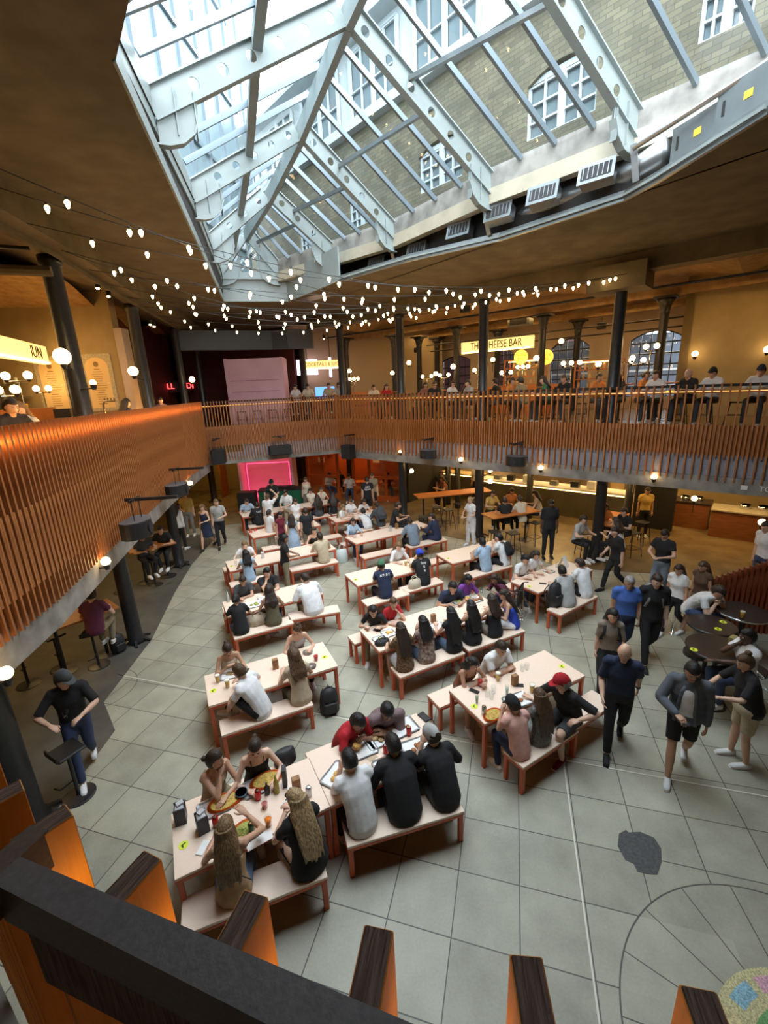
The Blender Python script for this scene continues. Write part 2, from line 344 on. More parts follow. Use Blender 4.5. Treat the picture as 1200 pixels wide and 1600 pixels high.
# near balustrade under the camera
NF = [V([1.55, -.19]), V([-.44, .405]), V([-.62, .50]), V([-1.2, .95]), V([-3.95, 3.0])]
t = thing('balustrade', 'near balustrade of thick orange slats with grooved dark tops and a black handrail', 'balustrade')
def near_slat(c, a):
    b = MB(); R = V([[cos(a), -sin(a), 0], [sin(a), cos(a), 0], [0, 0, 1]]); b.bbox((0, 0, 0), (.029, .058, 1.9), .0012); b.mi[1] = 1
    o = b.build('slat', [mat('amber_timber_slat', (.80, .34, .05), .5, sc=5, col2=(.62, .24, .03), stretch=(9, 9, .6), bump=.12), M['endgrain']], t); o.location = (c[0], c[1], 4.6-.95); o.rotation_euler = (0, 0, a); return o
for i, (x, y) in enumerate([(375, 1444), (581, 1506), (833, 1558), (203, 1374), (66, 1292)]):
    near_slat(at(x, y, 4.6), [rad(-17), rad(-13), rad(-6), rad(-24), rad(-38)][i])
c5 = at(833, 1558, 4.6); c4 = at(581, 1506, 4.6)
for k in range(1, 9): near_slat(c5+(c5-c4)*k*.98, rad(-12))
cL = at(66, 1292, 4.6); near_slat(at(-8, 1248, 4.6), rad(-42))
for k in range(1, 22): near_slat(at(-8, 1248, 4.6)+V([-.11, .082, 0])*k*1.05, rad(-37))
b = MB()
A1, A2 = at(32, 1341, 4.6), at(640, 1601, 4.6); B1, B2 = at(-14, 1382, 4.6), at(400, 1595, 4.6)
d = (A2-A1); A2 = A1+d*2.2; B2 = B1+(B2-B1)*3.4
b.prism([tuple(A1[:2]), tuple(B1[:2]), tuple(B2[:2]), tuple(A2[:2])], 4.545, 4.603)
b.build('handrail', mat('black_powder_coated_rail', (.15, .14, .145), .42, sc=160, var=.12, bump=.05), t)
b = MB(); q = [at(*p, 4.6) for p in [(-60, 1385), (48, 1291), (76, 1298), (32, 1341), (-14, 1382), (-60, 1425)]]
b.prism([tuple(p[:2]) for p in q[::-1]], 4.55, 4.602); b.build('handrail', mat('worn_brown_black_rail', (.12, .085, .072), .45, sc=160, var=.15, bump=.06), t)
b = MB(); r1 = B1+V([.0, -.006, 0]); b.prism([tuple((A1+V([-.0, -.004, 0]))[:2]), tuple((A2)[:2]), tuple((A2+V([-.004, -.012, 0]))[:2]), tuple((A1+V([-.004, -.016, 0]))[:2])][::-1], 4.42, 4.546)
b.build('rail_web', M['endgrain'], t)
b = MB(); d_ = (A2-A1)/np.linalg.norm(A2-A1); o_ = V([-d_[1], d_[0], 0])*.004; o_ = o_ if o_[1] > 0 else -o_; b.beam(A1+o_-V([0, 0, .10]), A2+o_-V([0, 0, .10]), .004, .02); b.build('led_strip', mat('amber_led_under_rail', (1, .6, .2), .5, emit=(1, .62, .25), es=9), t)
# near gallery floor and edge (below the camera)
nfl = offset(NF, .10)
struct(strip_wall([NF[0], NF[1], NF[3], NF[4]], -.02, -.35, 2.3, ZT3, 'trim_11', M['conc'])) if False else None
slabpoly('trim_12', [tuple(p) for p in offset([NF[0], NF[1], NF[3], NF[4]], .05)]+[(-12, 3), (-12, -3.5), (6, -3.5), (6, -1.4)], 3.55, FLZ-.05, M['conc'])
slabpoly('trim_13', [LF[0]+V([-.1, 0])]+[p+V([-.12, 0]) for p in LF[1:]]+[BF[1]+V([0, .15])]+[RF[1]+RN*.12, RF[1]+RN*9, RF[0]+RN*9.5+V([-1, 2]), (-8, 27), (-13, 25), (-13, 3)], 2.95, FLZ, M['brownfl'])
# timber board deck is simply the polished floor above; underside of galleries is plaster
# ------------------------------------------------------------------ columns
def column(x, y, z0, z1, r, label, flare=True, group=None):
    t = thing('iron_column', label, 'column', (x, y, z0), 0, group); h = z1-z0; b = MB()
    b.lathe((0, 0, 0), [(r*1.25, 0), (r*1.25, .08), (r, .12), (r*.92, h-.16), (r*1.08, h-.14), (r*1.08, h)], 24); b.build('shaft', M['black'], t, True)
    b = MB()
    for k in range(6): a = k*pi/3; b.beam((cos(a)*r*1.0, sin(a)*r, .09), (cos(a)*(r+.17), sin(a)*(r+.17), .02), .05, .035)
    if flare: b.build('base_plate', M['black'], t)
    return t
def capcol(x, y, z0, z1, r, label):
    t = thing('iron_column', label, 'column', (x, y, z0)); h = z1-z0; b = MB()
    b.lathe((0, 0, 0), [(r*1.2, 0), (r, .1), (r*.9, h-.5), (r*1.1, h-.46), (r*.95, h-.42), (r*1.3, h-.2), (r*2., h-.06)], 20); b.build('shaft', M['black'], t, True)
    b = MB(); b.box((0, 0, h-.03), (r*4.4, r*4.4, .06), rad(-41)); b.build('capital', M['black'], t); return t
LC = [(at(45, 1290)[:2], 'nearest'), (at(217, 1004)[:2]+V([-.08, .05]), 'second'), (at(281, 884)[:2], 'third')]
lowlab = ['huge black iron column at the lower left beside the near balustrade', 'black iron column on the left with a dark bag at its foot', 'black iron column left of the strolling couple']
uplab = ['black upper column at the far left edge', 'tall black upper column in front of the pair of menu boards', 'black upper column right of the menu boards']
for i, ((p, _), rr) in enumerate(zip(LC, (.20, .15, .15))):
    column(p[0], p[1], 0, 2.33, rr, lowlab[i]); p2 = p
    if i: column(p2[0]-.05, p2[1], FLZ, 7.5, .165, uplab[i], False)
ul = at(270, 512, 7.45); column(ul[0]-.1, ul[1]+.3, FLZ, 7.5, .14, 'black upper column beside the red neon sign on the left', False)
ul = at(301, 540, 7.3); column(-7.6, 19.8, FLZ, 7.5, .14, 'slim black upper column left of the pink tower', False)
column(*at(336, 784)[:2], 0, 2.7, .16, 'black lower column behind the strolling couple')
RC = [(925, 880), (755, 834), (637, 812)]
RCL = ['black lower column right of the standing man in a black T-shirt', 'black lower column beside the woman dressed in white', 'black lower column left of the long orange high table']
RCU = ['large black upper column near the tan wall on the right gallery', 'black upper column crossing the cream lit sign with dark letters', 'black upper column on the right gallery, third from the tan wall']
for (px, lb, lu) in zip(RC, RCL, RCU):
    p = at(*px)[:2]; s = (p-RF[0])@RU; p = RF[0]+RU*s+RN*.22; column(p[0], p[1], 0, ZB+.1, .155, lb); column(p[0]+RN[0]*.1, p[1]+RN[1]*.1, FLZ, 7.5, .155, lu, False)
column(*(RF[0]+RU*.1+RN*.35), FLZ, 7.5, .15, 'black upper column at the corner where far and right balustrades meet', False)
column(*at(549, 772)[:2], 0, 2.6, .15, 'black lower column in front of the orange glazed room')
column(*at(480, 775)[:2], 0, 2.6, .15, 'black lower column beside the pink stage tower')
column(-3.3, 20.6, FLZ, 7.4, .15, 'black upper column in front of the lit cocktail sign', False)
def onL(x, y, D):                           # on the left gallery, D metres behind its edge
    Q = offset(LF+[LF[-1]+V([-.9, 6.])], D); d = ray(x, y)[:2]; best = None
    for a, c in zip(Q[:-1], Q[1:]):
        e = c-a; den = d[0]*e[1]-d[1]*e[0]; t_ = (a[0]*e[1]-a[1]*e[0])/den; q = (a[0]*d[1]-a[1]*d[0])/den
        if -.01 <= q <= 1.01 and t_ > 0: best = t_
    return CP+ray(x, y)*best
def onR(x, y, D): return atplane(x, y, RF[0]+RN*D, RN)
for x, D, lb in ((1030, 3.4, 'column with flared capital left of the tan wall lamp'), (846, 3.6, 'column with flared capital right of the lit cream sign'), (713, 3.6, 'column with flared capital left of the lit cream sign'), (616, 3.6, 'column with flared capital left of the potted palm'),
                 (900, 6.4, 'rear column with flared capital between two arched windows'), (777, 6.4, 'rear column with flared capital behind the lit cream sign'), (683, 6.4, 'rear column with flared capital beside the globe lamps'), (655, 5.2, 'rear column with flared capital behind the potted palm'), (541, 2.4, 'column with flared capital right of the lit cocktail sign')):
    p = onR(x, 560, D); capcol(p[0], p[1], FLZ, 7.3, .13, 'black '+lb)
for p, lb in (((-7.9, 9.2), 'black column in the left gallery behind the first globe lamps'), ((-10.0, 12.0), 'black column deep in the left gallery by the bar shelves')):
    capcol(p[0], p[1], FLZ, 7.4, .14, lb)
# glass box lower columns under the right gallery
for x, D, lb in ((700, 3.3, 'rear lower column behind the long orange high table'), (715, 3.0, 'rear lower column in front of the steel bar'), (828, 3.2, 'rear lower column at the middle of the steel bar'), (985, 3.0, 'rear lower column at the right end of the steel bar')):
    p = onR(x, 760, D); b = MB(); b.lathe((0, 0, 0), [(.14, 0), (.12, .1), (.12, 2.95)], 18); t = thing('iron_column', 'black '+lb, 'column', (p[0], p[1], 0)); b.build('shaft', M['black'], t, True)
# ------------------------------------------------------------------ ceiling with its opening
from mathutils.geometry import tessellate_polygon
def holed(name, outer, holes, z, m, flip=False):
    loops = [[Vector((p[0], p[1], 0)) for p in l] for l in [outer]+holes]; tr = tessellate_polygon(loops)
    vs = [(p.x, p.y, z) for l in loops for p in l]; b = MB(); b.add(vs, [t_[::-1] if flip else t_ for t_ in tr]); return b.build(name, m)
OPN = [at(x, y, CEIL)[:2] for x, y in [(181, 93), (350, 470), (450, 470), (530, 437), (640, 404), (780, 372), (975, 308), (1025, 280), (1200, 170)]]
ZE_ = 8.6
OPN = [V([-1.0, 3.2])]+OPN+[V([4.6, 3.2])]
OUT = [(-13, -4), (13, -4), (15, 12), (13, 28), (-13, 28)]
struct(holed('ceiling', OUT, [OPN], CEIL, M['brownconc']))
cl = OPN+[OPN[0]]
struct(strip_wall(OPN[2:5], .0, .05, CEIL-.02, ZE_+.1, 'trim_33', M['roofsteel'])); struct(strip_wall(OPN[1:3], .0, .03, CEIL-.02, CEIL+.16, 'trim_14', M['roofsteel']))
struct(strip_wall(OPN[4:10], .0, .06, CEIL-.05, CEIL+.10, 'trim_15', M['steel']))
struct(strip_wall(OPN[4:10], -.05, -.02, CEIL+.0, CEIL+.04, 'trim_16', M['roofsteel']))
# edge beams over the columns
LB = [p+V([-.25, 0]) for p in [V([-4.2, 3.]), V([-4.55, 5.2])]]+[V([-5.25, 8.2]), V([-6.2, 12.4]), V([-7.0, 16.5]), V([-7.9, 21])]
def beamline(name, poly, wd, z0, z1, m): return struct(strip_wall(poly, -wd/2, wd/2, z0, z1, name, m))
beamline('trim_17', LB, .55, 7.5, 7.9, M['brownconc']); beamline('trim_18', [RF[0]+RN*.3-RU*1.5, RF[1]+RN*.3], .5, 7.5, 7.9, M['brownconc'])
struct(strip_wall(LB, .02, .04, 7.42, 7.5, 'trim_19', M['brownconc']))
b = MB(); p = RF[0]+RU*10.2+RN*.2; b.box((p[0], p[1], 7.40), (1.3, .9, .55), atan2(RU[1], RU[0])); struct(b.build('trim_20', M['brownconc']))
# brick vaults over the bays
def vaults(name, P0, u, n, L, D0, D1, period, z=7.55, rise=.32):
    b = MB(); k = int(L/period*14); vs = []
    for i in range(k+1):
        s = L*i/k; ph = (s % period)/period; zz = z+rise*sin(pi*ph)
        for D in (D0, D1): q = P0+u*s+n*D; vs.append((q[0], q[1], zz))
    b.add(vs, [(2*i, 2*i+1, 2*i+3, 2*i+2) for i in range(k)]); return struct(b.build(name, M['vault']))
vaults('trim_21', RF[0]-RU*8, RU, RN, 26, .55, 8.2, 3.4)
vaults('trim_22', V([-4.6, 1.0]), V([-.2, .98]), V([-.98, -.2]), 20, .5, 7, 4.15, 7.5, .36)
for D, k in ((3.5, 23), (6.3, 24)): beamline('trim_%d' % k, [RF[0]+RN*D-RU*7, RF[0]+RN*D+RU*15.5], .16, 7.32, 7.55, M['vault'])
# service rails
def rail(a, c, r, label, m='black'):
    b = MB(); b.tube([a, c], r, 8); return tag(b.build('service_pipe', M[m]), label, 'pipe')
q0 = RF[0]+RN*1.6; rail((*(q0-RU*2), 7.3), (*(q0+RU*14), 7.3), .035, 'long pipe under the right gallery ceiling, nearest the balustrade')
q0 = RF[0]+RN*5.0; rail((*(q0+RU*1), 6.85), (*(q0+RU*11), 6.85), .025, 'thin black service rail in front of the arched windows')
q0 = RF[0]+RN*5.3; rail((*(q0+RU*1), 6.6), (*(q0+RU*11), 6.6), .025, 'lower thin black service rail in front of the arched windows')
rail((-11.4, 6.2, 7.2), (-5.4, 8.3, 7.2), .08, 'fat dark pipe crossing to the tall upper column on the left', 'brownconc'); rail((-11.4, 5.1, 7.35), (-5.2, 7.6, 7.35), .03, 'thin dark pipe crossing the vault on the left')
# ------------------------------------------------------------------ walls
def wallholes(name, P0, u, L, z0, z1, holes, m, thick=.0):
    lp = [[Vector((0, z0, 0)), Vector((L, z0, 0)), Vector((L, z1, 0)), Vector((0, z1, 0))]]+[[Vector((s, z, 0)) for s, z in h] for h in holes]
    tr = tessellate_polygon(lp); b = MB(); n = V([-u[1], u[0]])
    b.add([(P0[0]+u[0]*p.x, P0[1]+u[1]*p.x, p.y) for l in lp for p in l], tr)
    for h in holes:
        k = len(h); vs = []
        for s, z in h:
            for o in (0, .25): q = P0+u*s+n*o; vs.append((q[0], q[1], z))
        b.add(vs, [(2*i, 2*((i+1) % k), 2*((i+1) % k)+1, 2*i+1) for i in range(k)])
    return struct(b.build(name, m))
def arch(s0, s1, z0, zs, rise):
    h = [(s0, z0), (s1, z0), (s1, zs)]; k = 10; c = (s0+s1)/2; w2 = (s1-s0)/2
    for i in range(1, k): t_ = i/k; h.append((s1-(s1-s0)*t_, zs+rise*4*t_*(1-t_)))
    h.append((s0, zs)); return h
DW = 7.6; P0 = RF[0]+RN*DW-RU*8
def sR(x, y, D=DW): q = onR(x, y, D); return float((q[:2]-P0)@RU), float(q[2])
wins = [(985, 1068, 515, 532), (861, 921, 528, 545), (690, 735, 556, 565), (772, 803, 545, 556), (563, 588, 568, 580)]
holes = []; wd = []
for i, (x0, x1, yt, ys) in enumerate(wins):
    s0, zs = sR(x0, ys); s1, _ = sR(x1, ys); _, zt = sR((x0+x1)/2, yt); zs = min(zs, 6.6); holes.append(arch(s0, s1, 4.3, zs, max(.12, zt-zs))); wd.append((s0, s1, zs, max(.12, zt-zs)))
wallholes('wall_right', P0, RU, 27, 0, 8.7, holes, M['pale'])
for i, (s0, s1, zs, rise) in enumerate(wd):
    b = MB(); nrm = RN*.12; f = MB(); W = s1-s0
    P = lambda s, z: (*(P0+RU*s+nrm), z)
    for k in range(6): s = s0+W*k/5; tt = k/5; f.beam(P(s, 4.3), P(s, zs+rise*4*tt*(1-tt)), .06 if k in (0, 5) else .035, .05, up=(RN[0], RN[1], 0))
    z = 4.3
    while z < zs+.05: f.beam(P(s0, z), P(s1, z), .04 if abs(z-5.5) > .2 else .09, .05); z += .40
    pts = [P(s1-W*j/10, zs+rise*4*(j/10)*(1-j/10)) for j in range(11)]
    for a_, c_ in zip(pts[:-1], pts[1:]): f.beam(a_, c_, .05, .09)
    o = f.build('window_%d' % (i+1), M['black']); struct(o)
    g = MB(); h = arch(s0, s1, 4.3, zs, rise); g.add([P(s, z) for s, z in h], [tuple(range(len(h)))]); g.build('window_pane', M['glass'], o)
# street facade added opposite the arched windows to dim the sky in them
street = mat('blue_grey_render', (.20, .24, .31), .8, var=.15, sc=1.5); b = MB()
q = RF[0]+RN*(DW+5); a_, c_ = q-RU*6, q+RU*24; b.prism([tuple(a_), tuple(c_), tuple(c_+RN), tuple(a_+RN)], 0, 7.0); so = b.build('sky_dimming_building', street); tag(so, 'blue-grey building added across the street to dim the sky in the arched windows', 'building')
b = MB(); q2 = q-RN*.05
for k in range(3): z = 4.6+k*.75; b.beam((*(q2-RU*6), z), (*(q2+RU*24), z), .04, .10)
b.build('pale_band', M['white'], so)
struct(strip_wall([V([-13, 25.5]), V([2, 27]), V([12, 27])], 0, .2, 0, 8.7, 'wall_back', M['maroon']))
struct(strip_wall([V([-11.5, -3]), V([-12.2, 26])], 0, .2, 0, 8.7, 'wall_left', M['tan']))
struct(strip_wall([V([-12, -2.6]), V([13, -2.6])], 0, -.2, 0, 8.7, 'wall_front', M['tan']))
struct(strip_wall([RF[1]+RU*2+RN*9, RF[1]+RU*2, V([12, -3])], 0, .2, 0, 8.7, 'wall_side', M['tan']))
# tan return wall on the right gallery
sT = float((onR(1068, 500, 4.0)[:2]-RF[0])@RU)
pT = RF[0]+RN*4.0+RU*sT; b = MB(); b.prism([tuple(pT), tuple(pT+RU*8), tuple(pT+RU*8+RN*.3), tuple(pT+RN*.3)], FLZ, 7.9); b.prism([tuple(pT), tuple(pT+RN*3.6), tuple(pT+RN*3.6+RU*.25), tuple(pT+RU*.25)], FLZ, 7.9); struct(b.build('wall_return', M['tan']))
# left gallery cross wall with menus
b = MB(); b.box((-9.5, 13.25, 5.9), (4.6, .3, 4.1)); struct(b.build('wall_cross', M['tan'])); b = MB(); b.box((-7.05, 13.2, 5.4), (.22, .36, 3.1)); struct(b.build('trim_25', M['pale']))
b = MB(); b.prism([(-8.4, 13.3), (-8.1, 13.3), (-9.9, 22.5), (-10.2, 22.5)], FLZ, 7.9); struct(b.build('wall_inner', M['maroon']))
b = MB(); b.prism([(-9.6, 22.4), (-4, 22.4), (-4, 22.7), (-9.6, 22.7)], 3.9, 7.9); struct(b.build('wall_far', M['maroon']))
b = MB(); b.prism([(-7.6, 17.6), (-4.2, 19.0), (-3.5, 18.6), (-2.6, 19.1), (-2.6, 19.5), (-7.8, 18.2)], 6.75, 7.45); struct(b.build('trim_26', mat('dusky_blue_grey_soffit', (.09, .10, .11), .7)))
# lower back walls under the galleries
b = MB(); b.prism([(-13, 24), (-6.6, 24), (-6.6, 24.3), (-13, 24.3)], 0, 2.95); struct(b.build('wall_corridor', M['tan']))
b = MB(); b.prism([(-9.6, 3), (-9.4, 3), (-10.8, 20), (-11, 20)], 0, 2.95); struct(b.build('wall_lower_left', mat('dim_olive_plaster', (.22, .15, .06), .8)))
# ------------------------------------------------------------------ glass roof
ZE = 8.6
Lf = [at(x, y, ZE) for x, y in [(245, 190), (305, 318), (333, 392)]]; Rf = [at(x, y, ZE) for x, y in [(992, 217), (765, 305), (615, 375), (518, 405)]]
Lf = [Lf[0]+(Lf[0]-Lf[1])*1.7, Lf[0]+(Lf[0]-Lf[1])*.88]+Lf; Lf.append(Lf[-1]+(Lf[-1]-Lf[-2])*.85)
Rf = [Rf[0]+(Rf[0]-Rf[1])*1.15]+Rf; Rf.append(Rf[-1]+(Rf[-1]-Rf[-2])*1.1)
ZA = [11.0, 10.7, 10.4, 10.15, 9.85, 9.6]
Af = [(l+r)/2 for l, r in zip(Lf, Rf)]; 
for a_, z in zip(Af, ZA): a_[2] = z
NRF = len(Lf)
def plate_beam(b, P, Q, dep, th, nh, side, holes=(.10, .93), rr=.22):   # web plate with round holes plus flanges; P low end, Q high end; dep measured upward
    P, Q = np.array(P), np.array(Q); d = Q-P; L = np.linalg.norm(d); d /= L; h = V([d[0], d[1], 0]); h /= np.linalg.norm(h); s = V([-h[1], h[0], 0]); n = np.cross(s, d); n = n if n[2] > 0 else -n
    cs = dep*1.3; k = int(L/cs); cs = L/k; H = 16
    for c in range(k):
        o = P+d*(c+.5)*cs+n*dep/2; hole = (c/k > holes[0] and c/k < holes[1]) 
        sq = []; ci = []
        for j in range(H):
            a = 2*pi*(j+.5)/H; x, y = cos(a), sin(a); q = 1/max(abs(x), abs(y)); sq.append((x*q*cs/2, y*q*dep/2)); ci.append((x*dep*rr, y*dep*rr))
        # snap to exact corners
        for w_ in (-th/2, th/2):
            A = [o+d*x+n*y+s*w_ for x, y in sq]; 
            cor = [o+d*x*cs/2+n*y*dep/2+s*w_ for x, y in ((1, 1), (-1, 1), (-1, -1), (1, -1))]
            if hole:
                Bq = [o+d*x+n*y+s*w_ for x, y in ci]; b.add(A+Bq+cor, [(j, (j+1) % H, H+(j+1) % H, H+j) for j in range(H)]+[(2*H+0, 2, 1), (2*H+1, 6, 5), (2*H+2, 10, 9), (2*H+3, 14, 13)])
            else: b.add(cor, [(0, 1, 2, 3)])
        if hole:
            A = [o+d*x+n*y-s*th/2 for x, y in ci]; Bq = [o+d*x+n*y+s*th/2 for x, y in ci]; b.add(A+Bq, [(j, (j+1) % H, H+(j+1) % H, H+j) for j in range(H)])
    for e in (0, dep): b.beam(P+n*e, Q+n*e, .13, .022, up=n)
root = MB()
# glass: the root of the roof window, panes on both slopes
def lerp(a, c, t_): return a+(c-a)*t_
GZ = .42
up_ = V([0, 0, GZ])
wroot = MB(); wroot.quad(Lf[0]+up_, Lf[1]+up_, Af[1]+up_, Af[0]+up_); wo = struct(wroot.build('window_6', M['glass']))
for i in range(NRF-1):
    for F, nm in ((Lf, 'l'), (Rf, 'r')):
        if i == 0 and nm == 'l': continue
        b = MB(); b.quad(F[i]+up_, F[i+1]+up_, Af[i+1]+up_, Af[i]+up_); b.build('glass_pane', M['glass'], wo)
for i in range(NRF):
    for F in (Lf, Rf):
        P, Q = F[i], Af[i]; b = MB(); plate_beam(b, P, Q, .34, .016, 0, 1)
        d = Q-P; h = V([d[0], d[1], 0]); h /= np.linalg.norm(h); s = V([-h[1], h[0], 0])
        # curved bracket foot
        pr = [(0, 0), (0, -.26), (.12, -.25), (.30, -.19), (.46, -.05), (.54, .16), (.54, .42), (0, .30)]
        for w_ in (-.012, .012): b.add([P+h*x+V([0, 0, z])+s*w_ for x, z in pr], [tuple(range(len(pr)))])
        low = [P+h*x+V([0, 0, z]) for x, z in [(-.05, -.27), (.12, -.26), (.30, -.20), (.46, -.06), (.54, .15)]]
        for a_, c_ in zip(low[:-1], low[1:]): b.beam(a_, c_, .13, .022, up=s if False else (0, 0, 1))
        for x in (.25, .50): b.beam(P+h*x+V([0, 0, -.12]), P+h*x+V([0, 0, .42]), .012, .10, up=s)
        b.build('rafter', M['roofsteel'], wo)
b = MB()
for a_, c_ in zip(Af[:-1], Af[1:]): b.beam(a_+V([0, 0, .1]), c_+V([0, 0, .1]), .12, .34)
b.build('ridge_beam', M['roofsteel'], wo)
for F, tt in ((Lf, .5), (Rf, .52)):
    b = MB(); o_ = V([0, 0, .30])
    for i in range(NRF-1):
        if F is Lf: b.beam(lerp(F[i], Af[i], tt)+o_, lerp(F[i+1], Af[i+1], tt)+o_, .14, .16)
        else: b.beam(lerp(F[i], Af[i], .46)+o_, lerp(F[i+1], Af[i+1], .62)+o_, .07, .07)
    b.build('purlin', M['roofsteel'] if F is Lf else M['steel'], wo)
for F in (Lf, Rf):
    for i in range(NRF-1):
        for k in range(1, 4):
            t_ = k/4; P = lerp(F[i], F[i+1], t_)+up_; Q = lerp(Af[i], Af[i+1], t_)+up_; b = MB(); b.beam(P+V([0, 0, -.03]), Q+V([0, 0, -.03]), .055, .09); b.build('glazing_bar', M['glazbar'], wo)
# far gable glazing
b = MB(); b.add([Lf[-1], Rf[-1], Af[-1]+up_], [(0, 1, 2)]); b.build('gable_pane', M['glass'], wo)
b = MB(); b.beam(Lf[-1], Rf[-1], .1, .2)
for k in range(1, 6): P = lerp(Lf[-1], Rf[-1], k/6); q = 1-abs(k/6-.5)*2; b.beam(P, P+V([0, 0, (Af[-1][2]-ZE)*q+.3]), .05, .05, up=(0, 1, 0))
b.build('gable_frame', M['roofsteel'], wo)
# kerbs
L2 = [p[:2] for p in Lf]; R2 = [p[:2] for p in Rf]
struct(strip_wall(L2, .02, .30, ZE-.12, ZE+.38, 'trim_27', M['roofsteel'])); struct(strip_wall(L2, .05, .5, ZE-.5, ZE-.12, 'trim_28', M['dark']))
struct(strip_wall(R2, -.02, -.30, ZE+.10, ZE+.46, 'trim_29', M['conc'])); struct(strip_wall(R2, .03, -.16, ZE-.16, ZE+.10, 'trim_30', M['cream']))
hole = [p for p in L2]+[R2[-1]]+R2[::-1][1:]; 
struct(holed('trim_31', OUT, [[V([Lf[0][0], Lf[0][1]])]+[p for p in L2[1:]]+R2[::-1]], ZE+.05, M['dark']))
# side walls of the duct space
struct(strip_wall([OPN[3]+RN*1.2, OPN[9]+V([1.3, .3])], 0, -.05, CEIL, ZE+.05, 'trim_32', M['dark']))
# ------------------------------------------------------------------ ventilation duct and boxes
dz = 8.28
D_ = [at(x, y, dz) for x, y in [(505, 452), (560, 436), (660, 400), (740, 370), (865, 316), (960, 283), (1045, 236)]]
t = thing('ventilation_duct', 'long round galvanised duct along the right edge of the roof opening', 'duct')
b = MB(); b.tube(D_, .20, 20, X=(0, 0, 1)); b.build('duct_pipe', M['steel'], t, True)
for x, y in [(945, 277), (862, 309), (793, 336), (731, 363), (665, 393), (602, 414), (532, 440)]:
    c = at(x, y, dz); c = c+V([-.18, -.15, -.04]); e = MB(); e.box((0, 0, 0), (.50, .22, .26), 0); e.box((0, -.12, 0), (.56, .03, .32), 0); o = e.build('outlet_box', M['steel'], t); o.location = tuple(c); o.rotation_euler = (rad(-18), 0, rad(-41))
    g = MB(); g.box((0, -.137, 0), (.46, .005, .20), 0, 0)
    o2 = g.build('grille_void', M['dark'], o); g = MB()
    for k in range(6): g.box((-.19+k*.076, -.145, 0), (.014, .02, .20))
    g.build('grille_bars', M['steel'], o)
for x0, lb in ((990, 'grey steel hanger beside the largest duct outlet'), (757, 'grey steel hanger beside the fourth duct outlet'), (613, 'grey steel hanger at the third rafter foot'), (520, 'grey steel hanger at the far end of the duct')):
    y0 = {990: 225, 757: 325, 613: 395, 520: 420}[x0]; p = at(x0, y0, 8.45); b = MB(); b.beam(p, (p[0]+.12, p[1]+.05, 7.98), .09, .05, up=(.66, .75, 0)); tag(b.build('duct_hanger', M['steel']), lb, 'hanger')
for c, d3, lb in ((at(1108, 208, 8.2), (.80, .40, .42), 'pale grey air handling box with a yellow label, left of two'), (at(1192, 150, 8.25), (.8, .45, .45), 'pale grey air handling box at the right edge of the photo')):
    t = thing('air_handler', lb, 'air handler', c, rad(-75)); b = MB(); b.box((0, 0, 0), d3); b.build('casing', M['steel'], t); b = MB(); b.box((-.30, -d3[1]/2-.004, 0), (.03, .01, .16)); b.box((.32, -d3[1]/2-.004, -.05), (.03, .01, .16)); b.build('slot', M['dark'], t)
    b = MB(); b.box((0, -d3[1]/2-.004, 0), (.10, .008, .08)); b.build('warning_label', M['yellowneon'] if False else mat('yellow_label', (.75, .55, .05), .6), t)
c = at(490, 452, 8.15); t = thing('air_handler', 'grey air handling box at the far end of the duct', 'air handler', c, rad(-41)); b = MB(); b.box((0, 0, 0), (1.0, .5, .5)); b.build('casing', M['steel'], t)
b = MB(); [b.tube([(-.3+k*.28, -.26, .05), (-.3+k*.28, -.25, .05)], .07, 12) for k in range(3)]; b.build('port', M['dark'], t)
b = MB(); p, q = at(990, 232, 8.35), at(1210, 90, 8.5); b.tube([p, q], .035, 8); tag(b.build('service_pipe', M['steel']), 'slanting grey pipe above the air handling boxes', 'pipe')
for i, (x, y) in enumerate([(203, 130), (222, 215), (252, 285), (275, 330)]):
    p = at(x, y, 8.15)
    if i in (1, 2): 
        t = thing('air_vent', 'dark slatted vent box beside the left roof edge, %s' % ('nearer of two' if i == 1 else 'farther of two'), 'vent', p+V([-.25, 0, 0]), rad(105)); b = MB(); b.box((0, 0, 0), (.8, .3, .34)); b.build('casing', M['steel'], t); b = MB()
        b.box((0, -.155, 0), (.6, .01, .24), 0, 0); b.build('grille', M['dark'], t)
